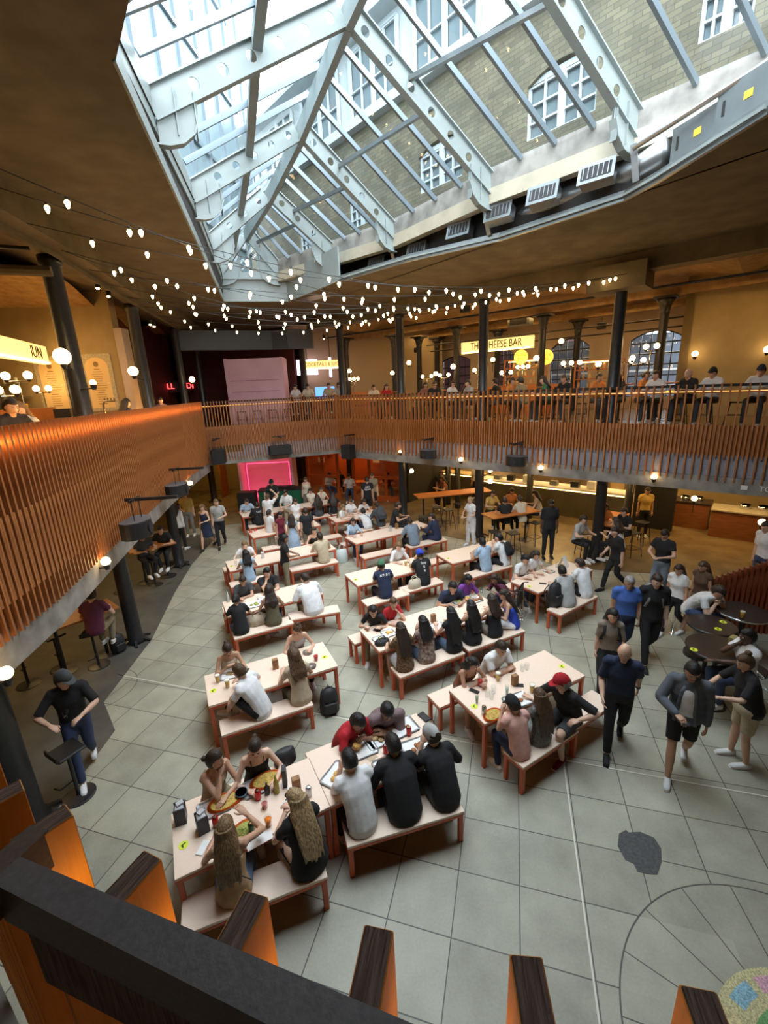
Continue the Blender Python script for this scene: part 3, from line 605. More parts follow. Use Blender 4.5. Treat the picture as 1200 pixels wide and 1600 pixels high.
# ------------------------------------------------------------------ buildings outside
nW = V([.74, .67]); pW = Rf[2][:2]+nW*1.25; uW = V([nW[1], -nW[0]])
def brick():
    a = bpy.data.materials.new('weathered_yellow_stock_brick'); a.use_nodes = True; t = a.node_tree; b = t.nodes['Principled BSDF']; b.inputs['Roughness'].default_value = .9
    tc = t.nodes.new('ShaderNodeTexCoord'); sx = t.nodes.new('ShaderNodeSeparateXYZ'); t.links.new(tc.outputs['Object'], sx.inputs[0])
    dt = t.nodes.new('ShaderNodeVectorMath'); dt.operation = 'DOT_PRODUCT'; dt.inputs[1].default_value = (uW[0], uW[1], 0); t.links.new(tc.outputs['Object'], dt.inputs[0])
    cb = t.nodes.new('ShaderNodeCombineXYZ'); t.links.new(dt.outputs['Value'], cb.inputs[0]); t.links.new(sx.outputs[2], cb.inputs[1])
    bk = t.nodes.new('ShaderNodeTexBrick'); bk.inputs['Scale'].default_value = 1; bk.inputs['Brick Width'].default_value = .24; bk.inputs['Row Height'].default_value = .082; bk.inputs['Mortar Size'].default_value = .006; bk.inputs['Bias'].default_value = -.1
    bk.inputs['Color1'].default_value = (.19, .17, .105, 1); bk.inputs['Color2'].default_value = (.12, .108, .07, 1); bk.inputs['Mortar'].default_value = (.09, .083, .065, 1); t.links.new(cb.outputs[0], bk.inputs[0])
    n = t.nodes.new('ShaderNodeTexNoise'); n.inputs['Scale'].default_value = .9; n.inputs['Detail'].default_value = 6; t.links.new(tc.outputs['Object'], n.inputs[0])
    mx = t.nodes.new('ShaderNodeMix'); mx.data_type = 'RGBA'; mx.blend_type = 'MULTIPLY'; mx.inputs[0].default_value = .8; t.links.new(bk.outputs[0], mx.inputs[6]); t.links.new(n.outputs[0], mx.inputs[7])
    hs = t.nodes.new('ShaderNodeBrightContrast'); hs.inputs[1].default_value = .0; t.links.new(mx.outputs[2], hs.inputs[0]); t.links.new(hs.outputs[0], b.inputs['Base Color']); return a
def onW(x, y, off=0.): return atplane(x, y, pW-nW*off, nW)
B0 = pW+uW*9; 
def sW(x, y): q = onW(x, y); return float((q[:2]-B0)@(-uW)), float(q[2])
WN = [((818, 228), (928, 168), (818, 138), (928, 84)), ((653, 308), (720, 272), (653, 245), (720, 216)), ((545, 362), (580, 344), (545, 318), (580, 300)), ((468, 396), (494, 384), (468, 364), (494, 348)), ((1085, 75), (1175, 25), (1085, -20), (1170, -90))]
spec = []
for bl, br, tl, tr_ in WN:
    s0, z0 = sW(*br); s1, z1 = sW(*bl); _, z2 = sW(*tl); _, z3 = sW(*tr_); a0, a1 = sorted((s0, s1)); spec.append((a0, a1, (z0+z1)/2, (z2+z3)/2))
ZC = sW(690, 112)[1]; SE = sW(352, 335)[0]
hs = [arch(a0, a1, z0, z1, .18) for a0, a1, z0, z1 in spec]
bt = thing('brick_building', 'yellow brick building with white sash windows rising beyond the glass roof', 'building')
lp = [[Vector((-8, ZE, 0)), Vector((SE, ZE, 0)), Vector((SE, ZC, 0)), Vector((-8, ZC, 0))]]+[[Vector((s, z, 0)) for s, z in h] for h in hs]
b = MB(); tr = tessellate_polygon(lp); Pw = lambda s, z, o=0.: (*(B0-uW*s+nW*o), z)
b.add([Pw(p.x, p.y) for l in lp for p in l], tr)
for h in hs:
    k = len(h); b.add([Pw(s, z, o) for s, z in h for o in (0, .22)], [(2*i, 2*((i+1) % k), 2*((i+1) % k)+1, 2*i+1) for i in range(k)])
b.build('brick_wall', brick(), bt)
wpaint = mat('grey_white_painted_joinery', (.34, .38, .38), .5); wgl = mat('dark_room_glass', (.10, .13, .14), .08, spec=.8)
def sash(s0, s1, z0, z1, o=.10, rise=.16, nx=4, nz=3, parent=bt, P=Pw):
    f = MB(); W = s1-s0; U = (nW[0], nW[1], 0)
    for k in range(nx+1): s = s0+W*k/nx; f.beam(P(s, z0, o), P(s, z1+rise*.8 if 0 < k < nx else z1, o), .10 if k in (0, nx) else (.14 if k == nx//2 else .035), .06, up=U)
    for k in range(nz+1): z = z0+(z1-z0)*k/nz; f.beam(P(s0, z, o), P(s1, z, o), .05, .10 if k in (0,) else .035)
    f.beam(P(s0, z1+rise*.5, o), P(s1, z1+rise*.5, o), .05, .10); w_ = f.build('window', wpaint, parent); g = MB(); g.quad(P(s0, z0, o+.05), P(s1, z0, o+.05), P(s1, z1+rise, o+.05), P(s0, z1+rise, o+.05)); g.build('pane', wgl, w_)
for a0, a1, z0, z1 in spec: sash(a0, a1, z0, z1)
b = MB(); b.beam(Pw(-8, ZC+.08, -.02), Pw(SE, ZC+.08, -.02), .40, .22); b.build('coping', wpaint, bt)
b = MB(); b.beam(Pw(-8, ZC+1.15, .6), Pw(SE, ZC+1.15, .6), .3, 2.3, up=(0, 0, 1)); b.beam(Pw(-8, ZC+2.33, .45), Pw(SE, ZC+2.33, .45), .9, .10, up=(0, 0, 1)); b.build('upper_storey_wall', wpaint, bt)
s = -2.
while s < SE-2:
    sash(s, s+1.9, ZC+.30, ZC+2.05, .38, .01, 4, 2); s += 2.5
ot = thing('glass_office', 'pale blue-grey glazed building beyond the left side of the glass roof', 'building')
b = MB(); qd = ray(371, 200)[:2]; q1 = qd/np.linalg.norm(qd)*19; q0 = V([-6.2, 2.0]); u = (q1-q0)/np.linalg.norm(q1-q0); n = V([-u[1], u[0]])
b.prism([tuple(q0), tuple(q1), tuple(q1+n*3), tuple(q0+n*3)], ZE, 27.); b.build('wall', mat('pale_blue_cladding', (.13, .18, .195), .5, var=.15, sc=.8), ot)
b = MB()
for k in range(16): p = q0+u*(k*1.15)-n*.04; b.beam((*p, ZE), (*p, 27.), .09, .09, up=(u[0], u[1], 0))
for z in (10., 12., 14.4, 16.8, 19.2, 21.6, 24.): b.beam((*(q0-n*.05), z), (*(q1-n*.05), z), .07, .09)
b.build('mullion', M['glazbar'], ot)
# ------------------------------------------------------------------ canteen tables and benches
def make_bench(L, D, H, name, label, cat, group, tt=.035):
    t = thing(name, label, cat, group=group); b = MB(); b.bbox((0, 0, H-tt/2), (L, D, tt), .004); b.build('tabletop' if cat == 'table' else 'seat', M['top'], t)
    b = MB(); ap = .05; i = .012
    for s_ in (-1, 1): b.box((0, s_*(D/2-i-.01), H-tt-ap/2), (L-.03, .022, ap)); b.box((s_*(L/2-i-.01), 0, H-tt-ap/2), (.022, D-.05, ap))
    b.box((0, 0, H-tt-.004), (L+.006, D+.006, .008)); b.build('apron', M['red'], t)
    for sx in (-1, 1):
        for sy in (-1, 1): b = MB(); b.bbox((sx*(L/2-.035), sy*(D/2-.035), (H-tt)/2), (.055, .055, H-tt), .006); b.build('leg', M['red'], t)
    return t
_tp = {}
def furn(kind, x, y, ang, L, D, H, label, group):
    key = (kind, round(L, 2), D)
    if key not in _tp: _tp[key] = make_bench(L, D, H, 'canteen_table' if kind == 't' else 'canteen_bench', label, 'table' if kind == 't' else 'bench', group); o = _tp[key]; o.location = (x, y, 0); o.rotation_euler = (0, 0, ang); o['label'] = label; return o
    return dup(_tp[key], (x, y, 0), ang, label, group)
TB = {}
def table(key, x, y, deg, L, W, labels, sticker=True):      # x, y: near left corner
    a = rad(deg); u = V([cos(a), sin(a)]); n = V([-sin(a), cos(a)]); P = V([x, y]); TB[key] = (P, u, n, L, W, a)
    k = len(labels); l = L/k
    for i, lb in enumerate(labels):
        c = P+u*(l*(i+.5))+n*W/2; furn('t', c[0], c[1], a, l-.004, W, .75, lb, 'canteen tables in rows')
        if sticker and i == 0:
            for s in ((.10,) if k > 1 else (.10, L-.12)):
                q = P+u*s+n*W*.42; st = MB(); st.tube([(0, 0, 0), (0, 0, .002)], .048, 18); o = st.build('table_sticker', M['sticker']); o.location = (q[0], q[1], .7515); o.rotation_euler = (0, 0, a)
                tag(o, 'sticker at the %s end of the %s' % ('right' if s > 1 else 'left', ' '.join(lb.split()[:9])), 'sticker')
                z = MB(); z.box((0, .008, .003), (.05, .014, .002), .5); z.box((-.01, -.012, .003), (.014, .035, .002), .3); z.build('printed_mark', M['inkgreen'], o)
BN = {}
def bench(key, x, y, deg, label, L=1.35, D=.34):             # x, y: near left corner
    a = rad(deg); u = V([cos(a), sin(a)]); n = V([-sin(a), cos(a)]); c = V([x, y])+u*L/2+n*D/2
    furn('b', c[0], c[1], a, L, D, .45, label, 'canteen benches'); BN[key] = (V([x, y])+n*D/2, u, n, L)
def fbench(key, tk, s, label, gap=.06, L=1.35, D=.34):       # bench on the far side of a table
    P, u, n, TL, W, a = TB[tk]; c = P+u*s+n*(W+gap); bench(key, c[0], c[1], math.degrees(a), label, L, D)
table('F', -2.11, 3.06, 26.4, 3.10, .76, ['nearest table at lower left, laid with orange pizza plates', 'table where five men eat burgers from trays'], True)
table('T2', -2.67, 5.43, 25.1, 2.0, .81, ['table with two beers and a black backpack by its leg'])
table('R', 1.21, 4.85, 27.5, 1.97, .80, ['table with the boy in pink at its near corner'])
table('T3', -3.26, 8.07, 26.5, 2.05, .78, ['table of salad trays, fourth row from the back on the left'])
table('T4', -4.0, 10.48, 27.2, 2.92, .77, ['long row table at left beside the standing boy in black', 'right half of the long table behind the man in beige'])
table('T5', -4.13, 13.11, 28.0, 2.25, .76, ['table with red packets among the standing youngsters'], False)
table('T6', -5.19, 15.57, 25.2, 3.76, .66, ['farthest left table in front of the disc jockey booth', 'farthest right table section near the orange glazed room'], False)
table('U1', -1.67, 14.41, 26.0, 1.9, .70, ['table by the two women in white near the orange room'], False)
table('U2', -.86, 12.14, 30.0, 2.70, .74, ['long table left half holding a menu stand in front of the man in blue-grey', 'long table right half before the man in navy'], False)
table('U3', -.68, 9.28, 27.0, 2.0, .78, ['table between the man in a green cap and the woman in white'])
table('U4', -.19, 6.63, 26.4, 2.80, .82, ['table with trays and black handbag among women with long hair', 'table right half crowded beside the wheelchair'])
table('U5', 1.67, 10.35, 25.6, 1.95, .79, ['table of the man in pale blue beside the white backpacker'])
table('U6', 3.21, 8.54, 32.6, 1.98, .76, ['table of four friends in white with a paper menu'])
bench('F1', -1.99, 2.79, 19.5, 'bench at bottom left under the two long-haired women')
bench('F2', -.54, 3.52, 15.2, 'bench carrying the three men seen from behind')
fbench('Ff1', 'F', .05, 'far bench under the two women with bare shoulders'); fbench('Ff2', 'F', 1.60, 'far bench under the men in red and mauve')
bench('T2a', -2.44, 5.18, 24.6, 'bench under the man in white and the curly-haired woman'); 
fbench('T2f1', 'T2', .0, 'far bench under the woman in a beige vest', .05, .95); fbench('T2f2', 'T2', 1.02, 'far bench under the woman with a high bun', .05, .95)
bench('Ra', 1.60, 4.42, 31.0, 'bench shared by the boy in pink and the girl', 1.10); bench('Rb', 2.48, 5.00, 30.6, 'empty-ended bench beside the man in a red and white cap', .95, .38)
fbench('Rf1', 'R', -.12, 'far bench under the woman in rust and the man in white')
bench('T3a', -3.05, 7.72, 27.0, 'bench with a canvas bag between two women', 1.2); bench('T3b', -2.11, 8.38, 15., 'bench under the large man in white', 1.1)
fbench('T3f', 'T3', .0, 'far bench under the two dark-shirted boys')
bench('T4a', -3.90, 10.15, 27.2, 'bench under the woman in white with black hair', 1.0); bench('T4b', -2.56, 10.99, 24.4, 'bench under the man in a beige T-shirt')
fbench('T4f1', 'T4', -.05, 'far bench under the boy in white', .05); fbench('T4f2', 'T4', 1.5, 'far bench under the laughing dark-haired woman', .05)
bench('T5a', -3.75, 12.72, 24., 'short bench beside the girl in maroon', 1.35); bench('T5b', -2.4, 13.3, 26., 'bench behind the couple in pale blue and black', 1.1)
bench('T6a', -4.85, 15.15, 25.2, 'bench under the person with a printed black back', .95); bench('T6b', -3.05, 15.85, 25.2, 'bench under the long-haired woman in navy', 1.1); bench('T6c', -1.98, 16.38, 25.2, 'bench under the blonde group at the farthest table', 1.1)
fbench('T6f', 'T6', .05, 'far bench under the person in light blue near the booth', .05); fbench('T6g', 'T6', 2.1, 'far bench under the two pale women by the orange room', .05)
bench('U1a', -1.25, 13.95, 26., 'short bench left of the backpacker at the middle table', .95); bench('U1b', -.15, 14.47, 26., 'bench under the dark backpack wearer', .95)
fbench('U1f', 'U1', .15, 'far bench under the two women in white', .05)
bench('U2a', -.62, 11.70, 26., 'empty bench beside the shopping bag'); bench('U2b', .74, 12.39, 26.4, 'bench under the men in blue-grey and navy')
fbench('U2f', 'U2', .0, 'far bench under the woman in a light blue blouse', .05)
bench('U3a', -.46, 8.86, 27., 'bench under the man in a green cap', 1.1); bench('U3b', .42, 9.42, 28., 'bench under the man in a blue cap with a white bag', 1.1)
fbench('U3f', 'U3', .55, 'far bench under the woman in white with beers', .05)
bench('U4a', .15, 6.30, 27.5, 'bench under the women in leopard and patterned tops'); bench('U4b', 1.42, 6.98, 26.0, 'bench under the women in black tank tops')
fbench('U4f1', 'U4', -.10, 'far bench under the two women leaning together', .05, 1.12); fbench('U4f2', 'U4', 1.06, 'far bench under the man in navy and the woman in purple', .05, 1.6)
bench('U5a', 2.12, 10.10, 27.5, 'bench under the man in pale blue and the backpacker'); fbench('U5f', 'U5', -.1, 'empty far bench behind the man in a blue cap', .05)
bench('U6a', 3.53, 8.10, 33.5, 'bench under the hooded man with a black backpack'); fbench('U6f', 'U6', .2, 'far bench under the two friends in white', .05)
# ------------------------------------------------------------------ high tables and stools
def stool(loc, h, label, rz=0., disc=True):
    t = thing('pedestal_stool', label, 'stool', loc, rz, 'black pedestal stools'); b = MB(); b.lathe((0, 0, 0), [(.20, 0), (.20, .012), (.18, .018), (.03, .03), (.024, .05), (.024, h-.05)], 20); b.build('pedestal', M['black'], t, False)
    b = MB(); b.bbox((0, 0, h-.02), (.33, .33, .04), .012); b.box((0, .17, h+.02), (.30, .02, .08)); b.build('seat', M['blackm'], t); b = MB(); b.tube([(0, 0, .28), (0, .17, .26), (.10, .2, .26)], .012, 8); b.build('footrest', M['black'], t); return t
_st = stool(at(124, 1243), .76, 'black pedestal stool in the foreground at lower left, beside the waiter', rad(150))
for (px, py), a, lb in (((155, 1040), 200, 'black pedestal stool under the man in purple'), ((243, 914), 10, 'black pedestal stool by the third left column'), ((97, 1045), 60, 'black pedestal stool left of the man in purple'), ((45, 1070), 60, 'black pedestal stool behind the waiter'), ((190, 925), 30, 'black pedestal stool at the far high table, left side'), ((262, 880), 60, 'black pedestal stool beside the seated dark figure')):
    dup(_st, at(px, py), rad(a), lb)
def high_table(c, L, W, a, label, m='orangewood', h=1.05, legs=True):
    t = thing('high_table', label, 'table', c, a); b = MB(); b.bbox((0, 0, h-.02), (L, W, .04), .004); b.build('tabletop', M[m], t)
    for s_ in (-1, 1): b = MB(); b.lathe((s_*(L/2-.3), 0, 0), [(.22, 0), (.22, .015), (.03, .03), (.03, h-.04)], 16); b.build('leg', M['black'], t)
    return t
high_table((*(at(118, 962, 1.05)[:2]), 0), 1.35, .62, rad(50), 'orange-topped high table beside the man in purple'); high_table((*(at(236, 852, 1.05)[:2]), 0), 1.2, .6, rad(40), 'orange-topped high table by the third left column')
ct = (at(645, 775, 1.05)+at(768, 764, 1.05))/2; high_table((ct[0], ct[1], 0), 3.0, .75, rad(12), 'long orange high table with bar stools under the right gallery')
def barstool(loc, rz, label, h=.72, m='black', seatm=None):
    t = thing('bar_stool', label, 'stool', loc, rz, 'four-legged bar stools'); b = MB(); b.bbox((0, 0, h), (.32, .32, .03), .008); b.build('seat', M[seatm] if seatm else M['blackm'], t)
    for sx in (-1, 1):
        for sy in (-1, 1): b = MB(); b.tube([(sx*.20, sy*.20, 0), (sx*.13, sy*.13, h)], .012, 6); b.build('leg', M[m], t)
    b = MB(); q = [(.175, .175, .25), (-.175, .175, .25), (-.175, -.175, .25), (.175, -.175, .25), (.175, .175, .25)]; [b.tube([q[i], q[i+1]], .008, 6) for i in range(4)]; b.build('foot_ring', M[m], t); return t
_bs = barstool(at(662, 838), 0, 'black bar stool at the left end of the long orange high table')
for i, (x, y) in enumerate([(683, 822), (700, 826), (716, 815), (735, 818), (745, 806)]): dup(_bs, at(x, y), rad(20*i), 'black bar stool at the long orange high table, %s from its left end' % ['second', 'third', 'fourth', 'fifth', 'sixth'][i])
high_table((*(at(798, 800, 1.05)[:2]), 0), 1.8, .7, rad(20), 'orange-lit high table of the crowd behind the black T-shirt man'); high_table((*(at(958, 810, 1.05)[:2]), 0), 1.6, .7, rad(55), 'orange-lit high table right of the large lower column')
for i, (x, y) in enumerate([(772, 865), (800, 868), (835, 850)]): dup(_bs, at(x, y), rad(15*i), 'bar stool under the crowd at the middle high table, %s from the left' % ['first', 'second', 'third'][i])
for i, (x, y) in enumerate([(912, 868), (985, 868), (1000, 850)]): dup(_bs, at(x, y), rad(15*i), 'bar stool around the orange-lit table on the right, %s from the left' % ['first', 'second', 'third'][i])
# stools on the far gallery seen through the slats, in front of the pink tower
_b2 = barstool((-5.4, 17.75, FLZ), rad(24), 'slim bar stool on the far gallery before the pink tower, first from the left', .55)
for i in range(1, 6): dup(_b2, (-5.4+i*.55, 17.75+i*.22, FLZ), rad(24), 'slim bar stool on the far gallery before the pink tower, %s from the left' % ['', 'second', 'third', 'fourth', 'fifth', 'sixth'][i])
# round black tables at the right with the stair balustrade behind
for (x, y, r, lb) in ((1122, 1012, .42, 'nearest round black table under the reclining person'), (1112, 975, .36, 'middle round black table with a yellow sticker'), (1162, 955, .40, 'farthest round black table with a beer on it')):
    p = at(x, y, 1.0); t = thing('round_table', lb, 'table', (p[0], p[1], 0)); b = MB(); b.lathe((0, 0, 0), [(r, .965), (r, .995), (r-.006, 1.0)], 40); b.build('tabletop', M['darktop'], t)
    b = MB(); b.lathe((0, 0, 0), [(.24, 0), (.24, .015), (.035, .04), (.035, .965)], 20); b.build('pedestal', M['black'], t); b = MB(); b.lathe((0, 0, 0), [(r+.002, .962), (r+.006, .97), (r+.006, .99), (r+.002, .994)], 40); b.build('edge_band', M['chrome'] if 'farthest' in lb else M['blackm'], t)
for x, y, lb in ((1084, 1015, 'round sticker on the nearest round black table'), (1122, 983, 'round sticker on the middle round black table'), (1130, 972, 'round sticker beside the phone user on the farthest round black table')):
    p = at(x, y, 1.0); b = MB(); b.tube([(0, 0, 0), (0, 0, .003)], .052, 24); o = b.build('table_sticker', M['sticker']); o.location = (p[0], p[1], 1.001); tag(o, 'yellow-green '+lb, 'sticker'); b = MB(); b.box((0, .008, .004), (.05, .014, .002), .5); b.box((-.01, -.012, .004), (.014, .035, .002), .3); b.build('printed_mark', M['inkgreen'], o)
for x, y, lb in ((1078, 1075, 'low dark stool tucked left of the nearest round table'), (1165, 1105, 'dark stool beneath the standing woman in black')):
    b = MB(); b.lathe((0, 0, 0), [(.17, 0), (.05, .03), (.05, .62), (.18, .64), (.18, .70)], 20); o = b.build('round_stool', M['darktop']); o.location = tuple(at(x, y)); tag(o, lb, 'stool')
SP0 = at(1094, 985)[:2]; SD = V([.985, -.17]); SN = V([.17, .985])
t = thing('stair_balustrade', 'dark red slatted stair balustrade rising to the right', 'balustrade', (0, 0, 0)); hs_ = []
xs = 1092
i = 0
while xs < 1216:
    ytop = 905-(xs-1094)*.365; yb = 985+(xs-1094)*.24
    p0 = atplane(xs, yb, SP0, SN); p1 = atplane(xs+1, ytop, SP0, SN)
    b = MB(); zt = max(p1[2], 1.0); b.box((0, 0, zt/2), (.045, .09, zt)); b.mi[1] = 1; o = b.build('slat', [M['slatred'], M['endgrain']], t); o.location = (p0[0], p0[1], 0); o.rotation_euler = (0, 0, atan2(SD[1], SD[0])); xs += 7.6; i += 1
b = MB(); a_, c_ = atplane(1092, 915, SP0+SN*.07, SN), atplane(1216, 872, SP0+SN*.07, SN); b.beam(a_-V([0, 0, .1]), c_-V([0, 0, .1]), .03, .1, up=(0, 0, 1)); b.prism([tuple(a_[:2]), tuple(c_[:2]), tuple(c_[:2]+SN*.02), tuple(a_[:2]+SN*.02)], 0.05, .95); b.build('backing_board', mat('dark_red_board', (.09, .02, .01), .6), t)
ST0 = atplane(1110, 975, SP0, SN)[:2]; b = MB()
for k in range(16): q = ST0+SD*k*.28+SN*.08; b.prism([tuple(q), tuple(q+SD*(.285 if k < 15 else 2.5)), tuple(q+SD*(.285 if k < 15 else 2.5)+SN*1.5), tuple(q+SN*1.5)], 0, .12*(k+1))
struct(b.build('trim_41', M['conc']))
b = MB(); h0 = at(1050, 990); pts = [h0, h0+V([0, 0, .86]), h0+V([.05, .03, .92]), h0+V([.32, .12, .92])]; b.tube(pts, .022, 10); b.lathe(h0, [(.06, 0), (.06, .012), (.02, .02)], 16); tag(b.build('handrail_post', M['chrome'], None, True), 'polished steel handrail hoop at the foot of the stairs', 'handrail')
# ------------------------------------------------------------------ bars and counters below
def onRl(s, D): q = RF[0]+RU*s+RN*D; return q
aR = atan2(RU[1], RU[0])
def counter(s0, s1, D, dep, h, label, front, topm, kind='counter', group=None):
    c = onRl((s0+s1)/2, D+dep/2); t = thing('bar_counter', label, 'counter', (c[0], c[1], 0), aR); L = s1-s0
    b = MB(); b.box((0, 0, (h-.05)/2), (L, dep, h-.05)); b.build('body', M[front], t); b = MB(); b.bbox((0, 0, h-.025), (L+.06, dep+.08, .05), .006); b.build('worktop', M[topm], t); return t
k1 = counter(4.3, 10.1, 4.1, .7, 1.12, 'long steel-fronted bar counter lit from below its top', 'steelflat', 'white')
b = MB(); b.box((0, -.37, 1.03), (5.6, .012, .03)); b.build('led_strip', M['led'], k1)
k2 = counter(1.9, 4.0, 4.6, .7, 1.12, 'steel-fronted bar counter behind the long orange high table', 'steelflat', 'tan')
b = MB(); b.box((0, -.37, 1.05), (2.0, .012, .03)); b.build('led_strip', M['led'], k2)
k3 = counter(12.5, 16.5, 4.3, .8, .92, 'timber-fronted counter with a pale top at the right edge', 'darkwood', 'cream'); k4 = counter(11.4, 12.4, 4.9, .7, .92, 'short timber-fronted counter left of the long one, holding pans', 'darkwood', 'darktop')
c = onRl(10.9, 4.3); b = MB(); b.box((0, 0, 1.45), (1.2, .3, 2.9)); o = b.build('dark_gap_slab', M['dark']); o.location = (c[0], c[1], 0); o.rotation_euler = (0, 0, aR); struct(o); o.name = 'trim_40'  # black slab stands in for the dark gap between the counters
b = MB(); q = [onRl(11.2, 6.2), onRl(18, 6.2), onRl(18, 6.4), onRl(11.2, 6.4)]; b.prism([tuple(p) for p in q], 0, 2.95); struct(b.build('wall_kitchen', M['tan']))
rr = random.Random(3)
sh = onRl(7.1, 7.0)
for k in range(3):
    b = MB(); b.box((0, 0, 0), (6.2, .3, .03)); o = b.build('back_shelf', M['steel']); o.location = (sh[0], sh[1], 1.25+k*.45); o.rotation_euler = (0, 0, aR); tag(o, '%s shelf of bottles behind the long steel bar' % ['lowest', 'middle', 'top'][k], 'shelf')
bm = [mat('bottle_%s' % n, c, .12, spec=.8) for n, c in (('brown', (.10, .04, .01)), ('green', (.03, .09, .03)), ('clear', (.5, .5, .45)), ('amber', (.5, .22, .03)), ('dark', (.02, .02, .02)))]
bt_p = []
for m_ in bm: b = MB(); b.lathe((0, 0, 0), [(.036, 0), (.037, .17), (.015, .22), (.014, .29), (.016, .30)], 10); bt_p.append(b.build('bottle', m_, None, True))
n_ = 0
for k in range(3):
    for i in range(16):
        if rr.random() < .2: continue
        s = 4.3+i*.36+rr.uniform(-.06, .06); p = onRl(s, 7.0); src = bt_p[n_ % 5]; o = src if n_ < 5 else src.copy()
        if n_ >= 5: COL.objects.link(o)
        o.location = (p[0], p[1], 1.265+k*.45); tag(o, 'bottle on the back shelves of the long steel bar', 'bottle', 'bottles behind the long steel bar'); n_ += 1
# pans and pots on counters
def pot(p, r, h, label, m='chrome'): b = MB(); b.lathe((0, 0, 0), [(r*.9, 0), (r, .01), (r, h), (r*.93, h), (r*.9, .015), (.001, .012)], 20); o = b.build('steel_pan', M[m], None, True); o.location = tuple(float(q) for q in p); tag(o, label, 'pan')
for s, D, zz, r, lb in ((11.65, 5.2, .92, .14, 'left pan on the short timber counter'), (12.05, 5.25, .92, .12, 'right pan on the short timber counter'), (13.3, 4.85, .92, .15, 'pan at the left on the pale-topped counter'), (13.75, 4.9, .92, .17, 'big pan in the middle of the pale-topped counter'), (14.3, 4.8, .92, .13, 'pan at the right on the pale-topped counter')): q = onRl(s, D); pot((*q, zz), r, .13, 'steel '+lb)
for i, s in enumerate((5.0, 5.6, 6.3, 7.4, 8.2, 8.8)):
    q = onRl(s, 4.45); b = MB(); b.bbox((0, 0, .08+.03*(i % 3)), (.30, .26, .16+.06*(i % 3)), .02); o = b.build('bar_appliance', [M['steel'], M['black'], M['white']][i % 3]); o.location = (q[0], q[1], 1.12); o.rotation_euler = (0, 0, aR); tag(o, '%s appliance standing on the long steel bar, %s from the left' % (['steel', 'black', 'white'][i % 3], ['first', 'second', 'third', 'fourth', 'fifth', 'sixth'][i]), 'appliance')
def panel(P, w_, h, m, name, label, cat, rz, th=.02, z=None): b = MB(); b.box((0, 0, 0), (w_, th, h)); o = b.build(name, M[m] if isinstance(m, str) else m); o.location = tuple(float(q) for q in P); o.rotation_euler = (0, 0, rz); tag(o, label, cat); return o
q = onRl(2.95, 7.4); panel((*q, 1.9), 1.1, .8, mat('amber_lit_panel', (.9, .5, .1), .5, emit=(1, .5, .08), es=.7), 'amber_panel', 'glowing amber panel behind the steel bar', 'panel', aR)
q = onRl(9.7, 4.25); panel((*q, 1.75), .45, .95, 'menu', 'menu_board', 'cream menu board hanging over the right end of the steel bar', 'menu', aR)
q = onRl(5.3, 4.3); panel((*q, 1.95), .22, .5, 'whitep', 'paper_notice', 'small white and red notice hanging over the steel bar', 'notice', aR)
q = onRl(12.2, 6.15); o = panel((*q, 2.15), .9, .45, 'red', 'picture_frame', 'red framed panel on the tan kitchen wall', 'frame', aR); b = MB(); b.box((0, -.015, 0), (.8, .01, .36)); b.build('picture', M['tan'], o)
# pendant lamps over the bar
for i, s in enumerate((2.2, 3.1, 5.9, 6.6, 7.3, 8.4)):
    q = onRl(s, 5.1); t = thing('pendant_lamp', 'small warm pendant over the steel bars, %s from the left' % ['first', 'second', 'third', 'fourth', 'fifth', 'sixth'][i], 'lamp', (*q, 2.05)); b = MB(); b.tube([(0, 0, .1), (0, 0, .9)], .006, 6); b.build('cord', M['black'], t); b = MB(); b.lathe((0, 0, 0), [(.11, 0), (.06, .09), (.02, .13)], 16); b.build('shade', M['black'], t); b = MB(); b.sphere((0, 0, .01), .045, 10, 8); b.build('bulb', M['bulb'], t, True)
# ------------------------------------------------------------------ pink tower, booth, orange room
tw = thing('stage_tower', 'tall pink panelled tower with a glowing magenta recess behind the disc jockey', 'tower', (-5.22, 20.1, 0), rad(3)); b = MB()
b.box((0, .6, 3.25), (2.4, .1, 6.5)); b.box((-1.15, 0, 3.25), (.1, 1.25, 6.5)); b.box((1.15, 0, 3.25), (.1, 1.25, 6.5)); b.box((0, -.15, 4.6), (2.25, 1., 3.75)); b.build('panels', M['pink'], tw); b = MB()
for z in (5.6, 5.15): b.box((0, -.665, z), (2.0, .02, .03))
b.build('moulding', mat('dusky_pink_moulding', (.55, .24, .34), .6), tw)
b = MB(); b.box((0, -.02, 2.0), (1.9, .03, .03)); b.box((-.96, -.02, 1.1), (.03, .03, 1.8)); b.box((.96, -.02, 1.1), (.03, .03, 1.8)); b.box((0, .5, .35), (1.9, .03, .04)); b.build('led_strip', M['ledpink'], tw)
area_light((-5.35, 19.9, .25), 1.8, .3, 6, (1, .05, .20), rot=(rad(140), 0, 0), name='stage_lamp'); area_light((-5.35, 18.9, 2.65), 1.5, .3, 12, (1, .35, .3), rot=(rad(40), 0, 0), name='stage_lamp')
bo = thing('disc_jockey_booth', 'dark green disc jockey booth in front of the pink tower', 'booth', (-4.4, 18.9, 0), rad(4)); b = MB(); b.box((0, 0, .5), (1.95, .7, 1.0)); b.build('body', M['green'], bo); b = MB(); b.box((0, 0, 1.02), (2.0, .75, .04)); b.build('worktop', M['blackm'], bo)
b = MB(); b.box((.1, 0, 1.09), (.9, .35, .10)); b.tube([(-.1, 0, 1.14), (-.1, 0, 1.16)], .12, 20); b.tube([(.35, 0, 1.14), (.35, 0, 1.16)], .12, 20); tag(b.build('turntable_deck', M['blackm']), 'black turntable deck on the green booth', 'deck'); bpy.data.objects['turntable_deck'].location = (-4.4, 18.9, -.01); 
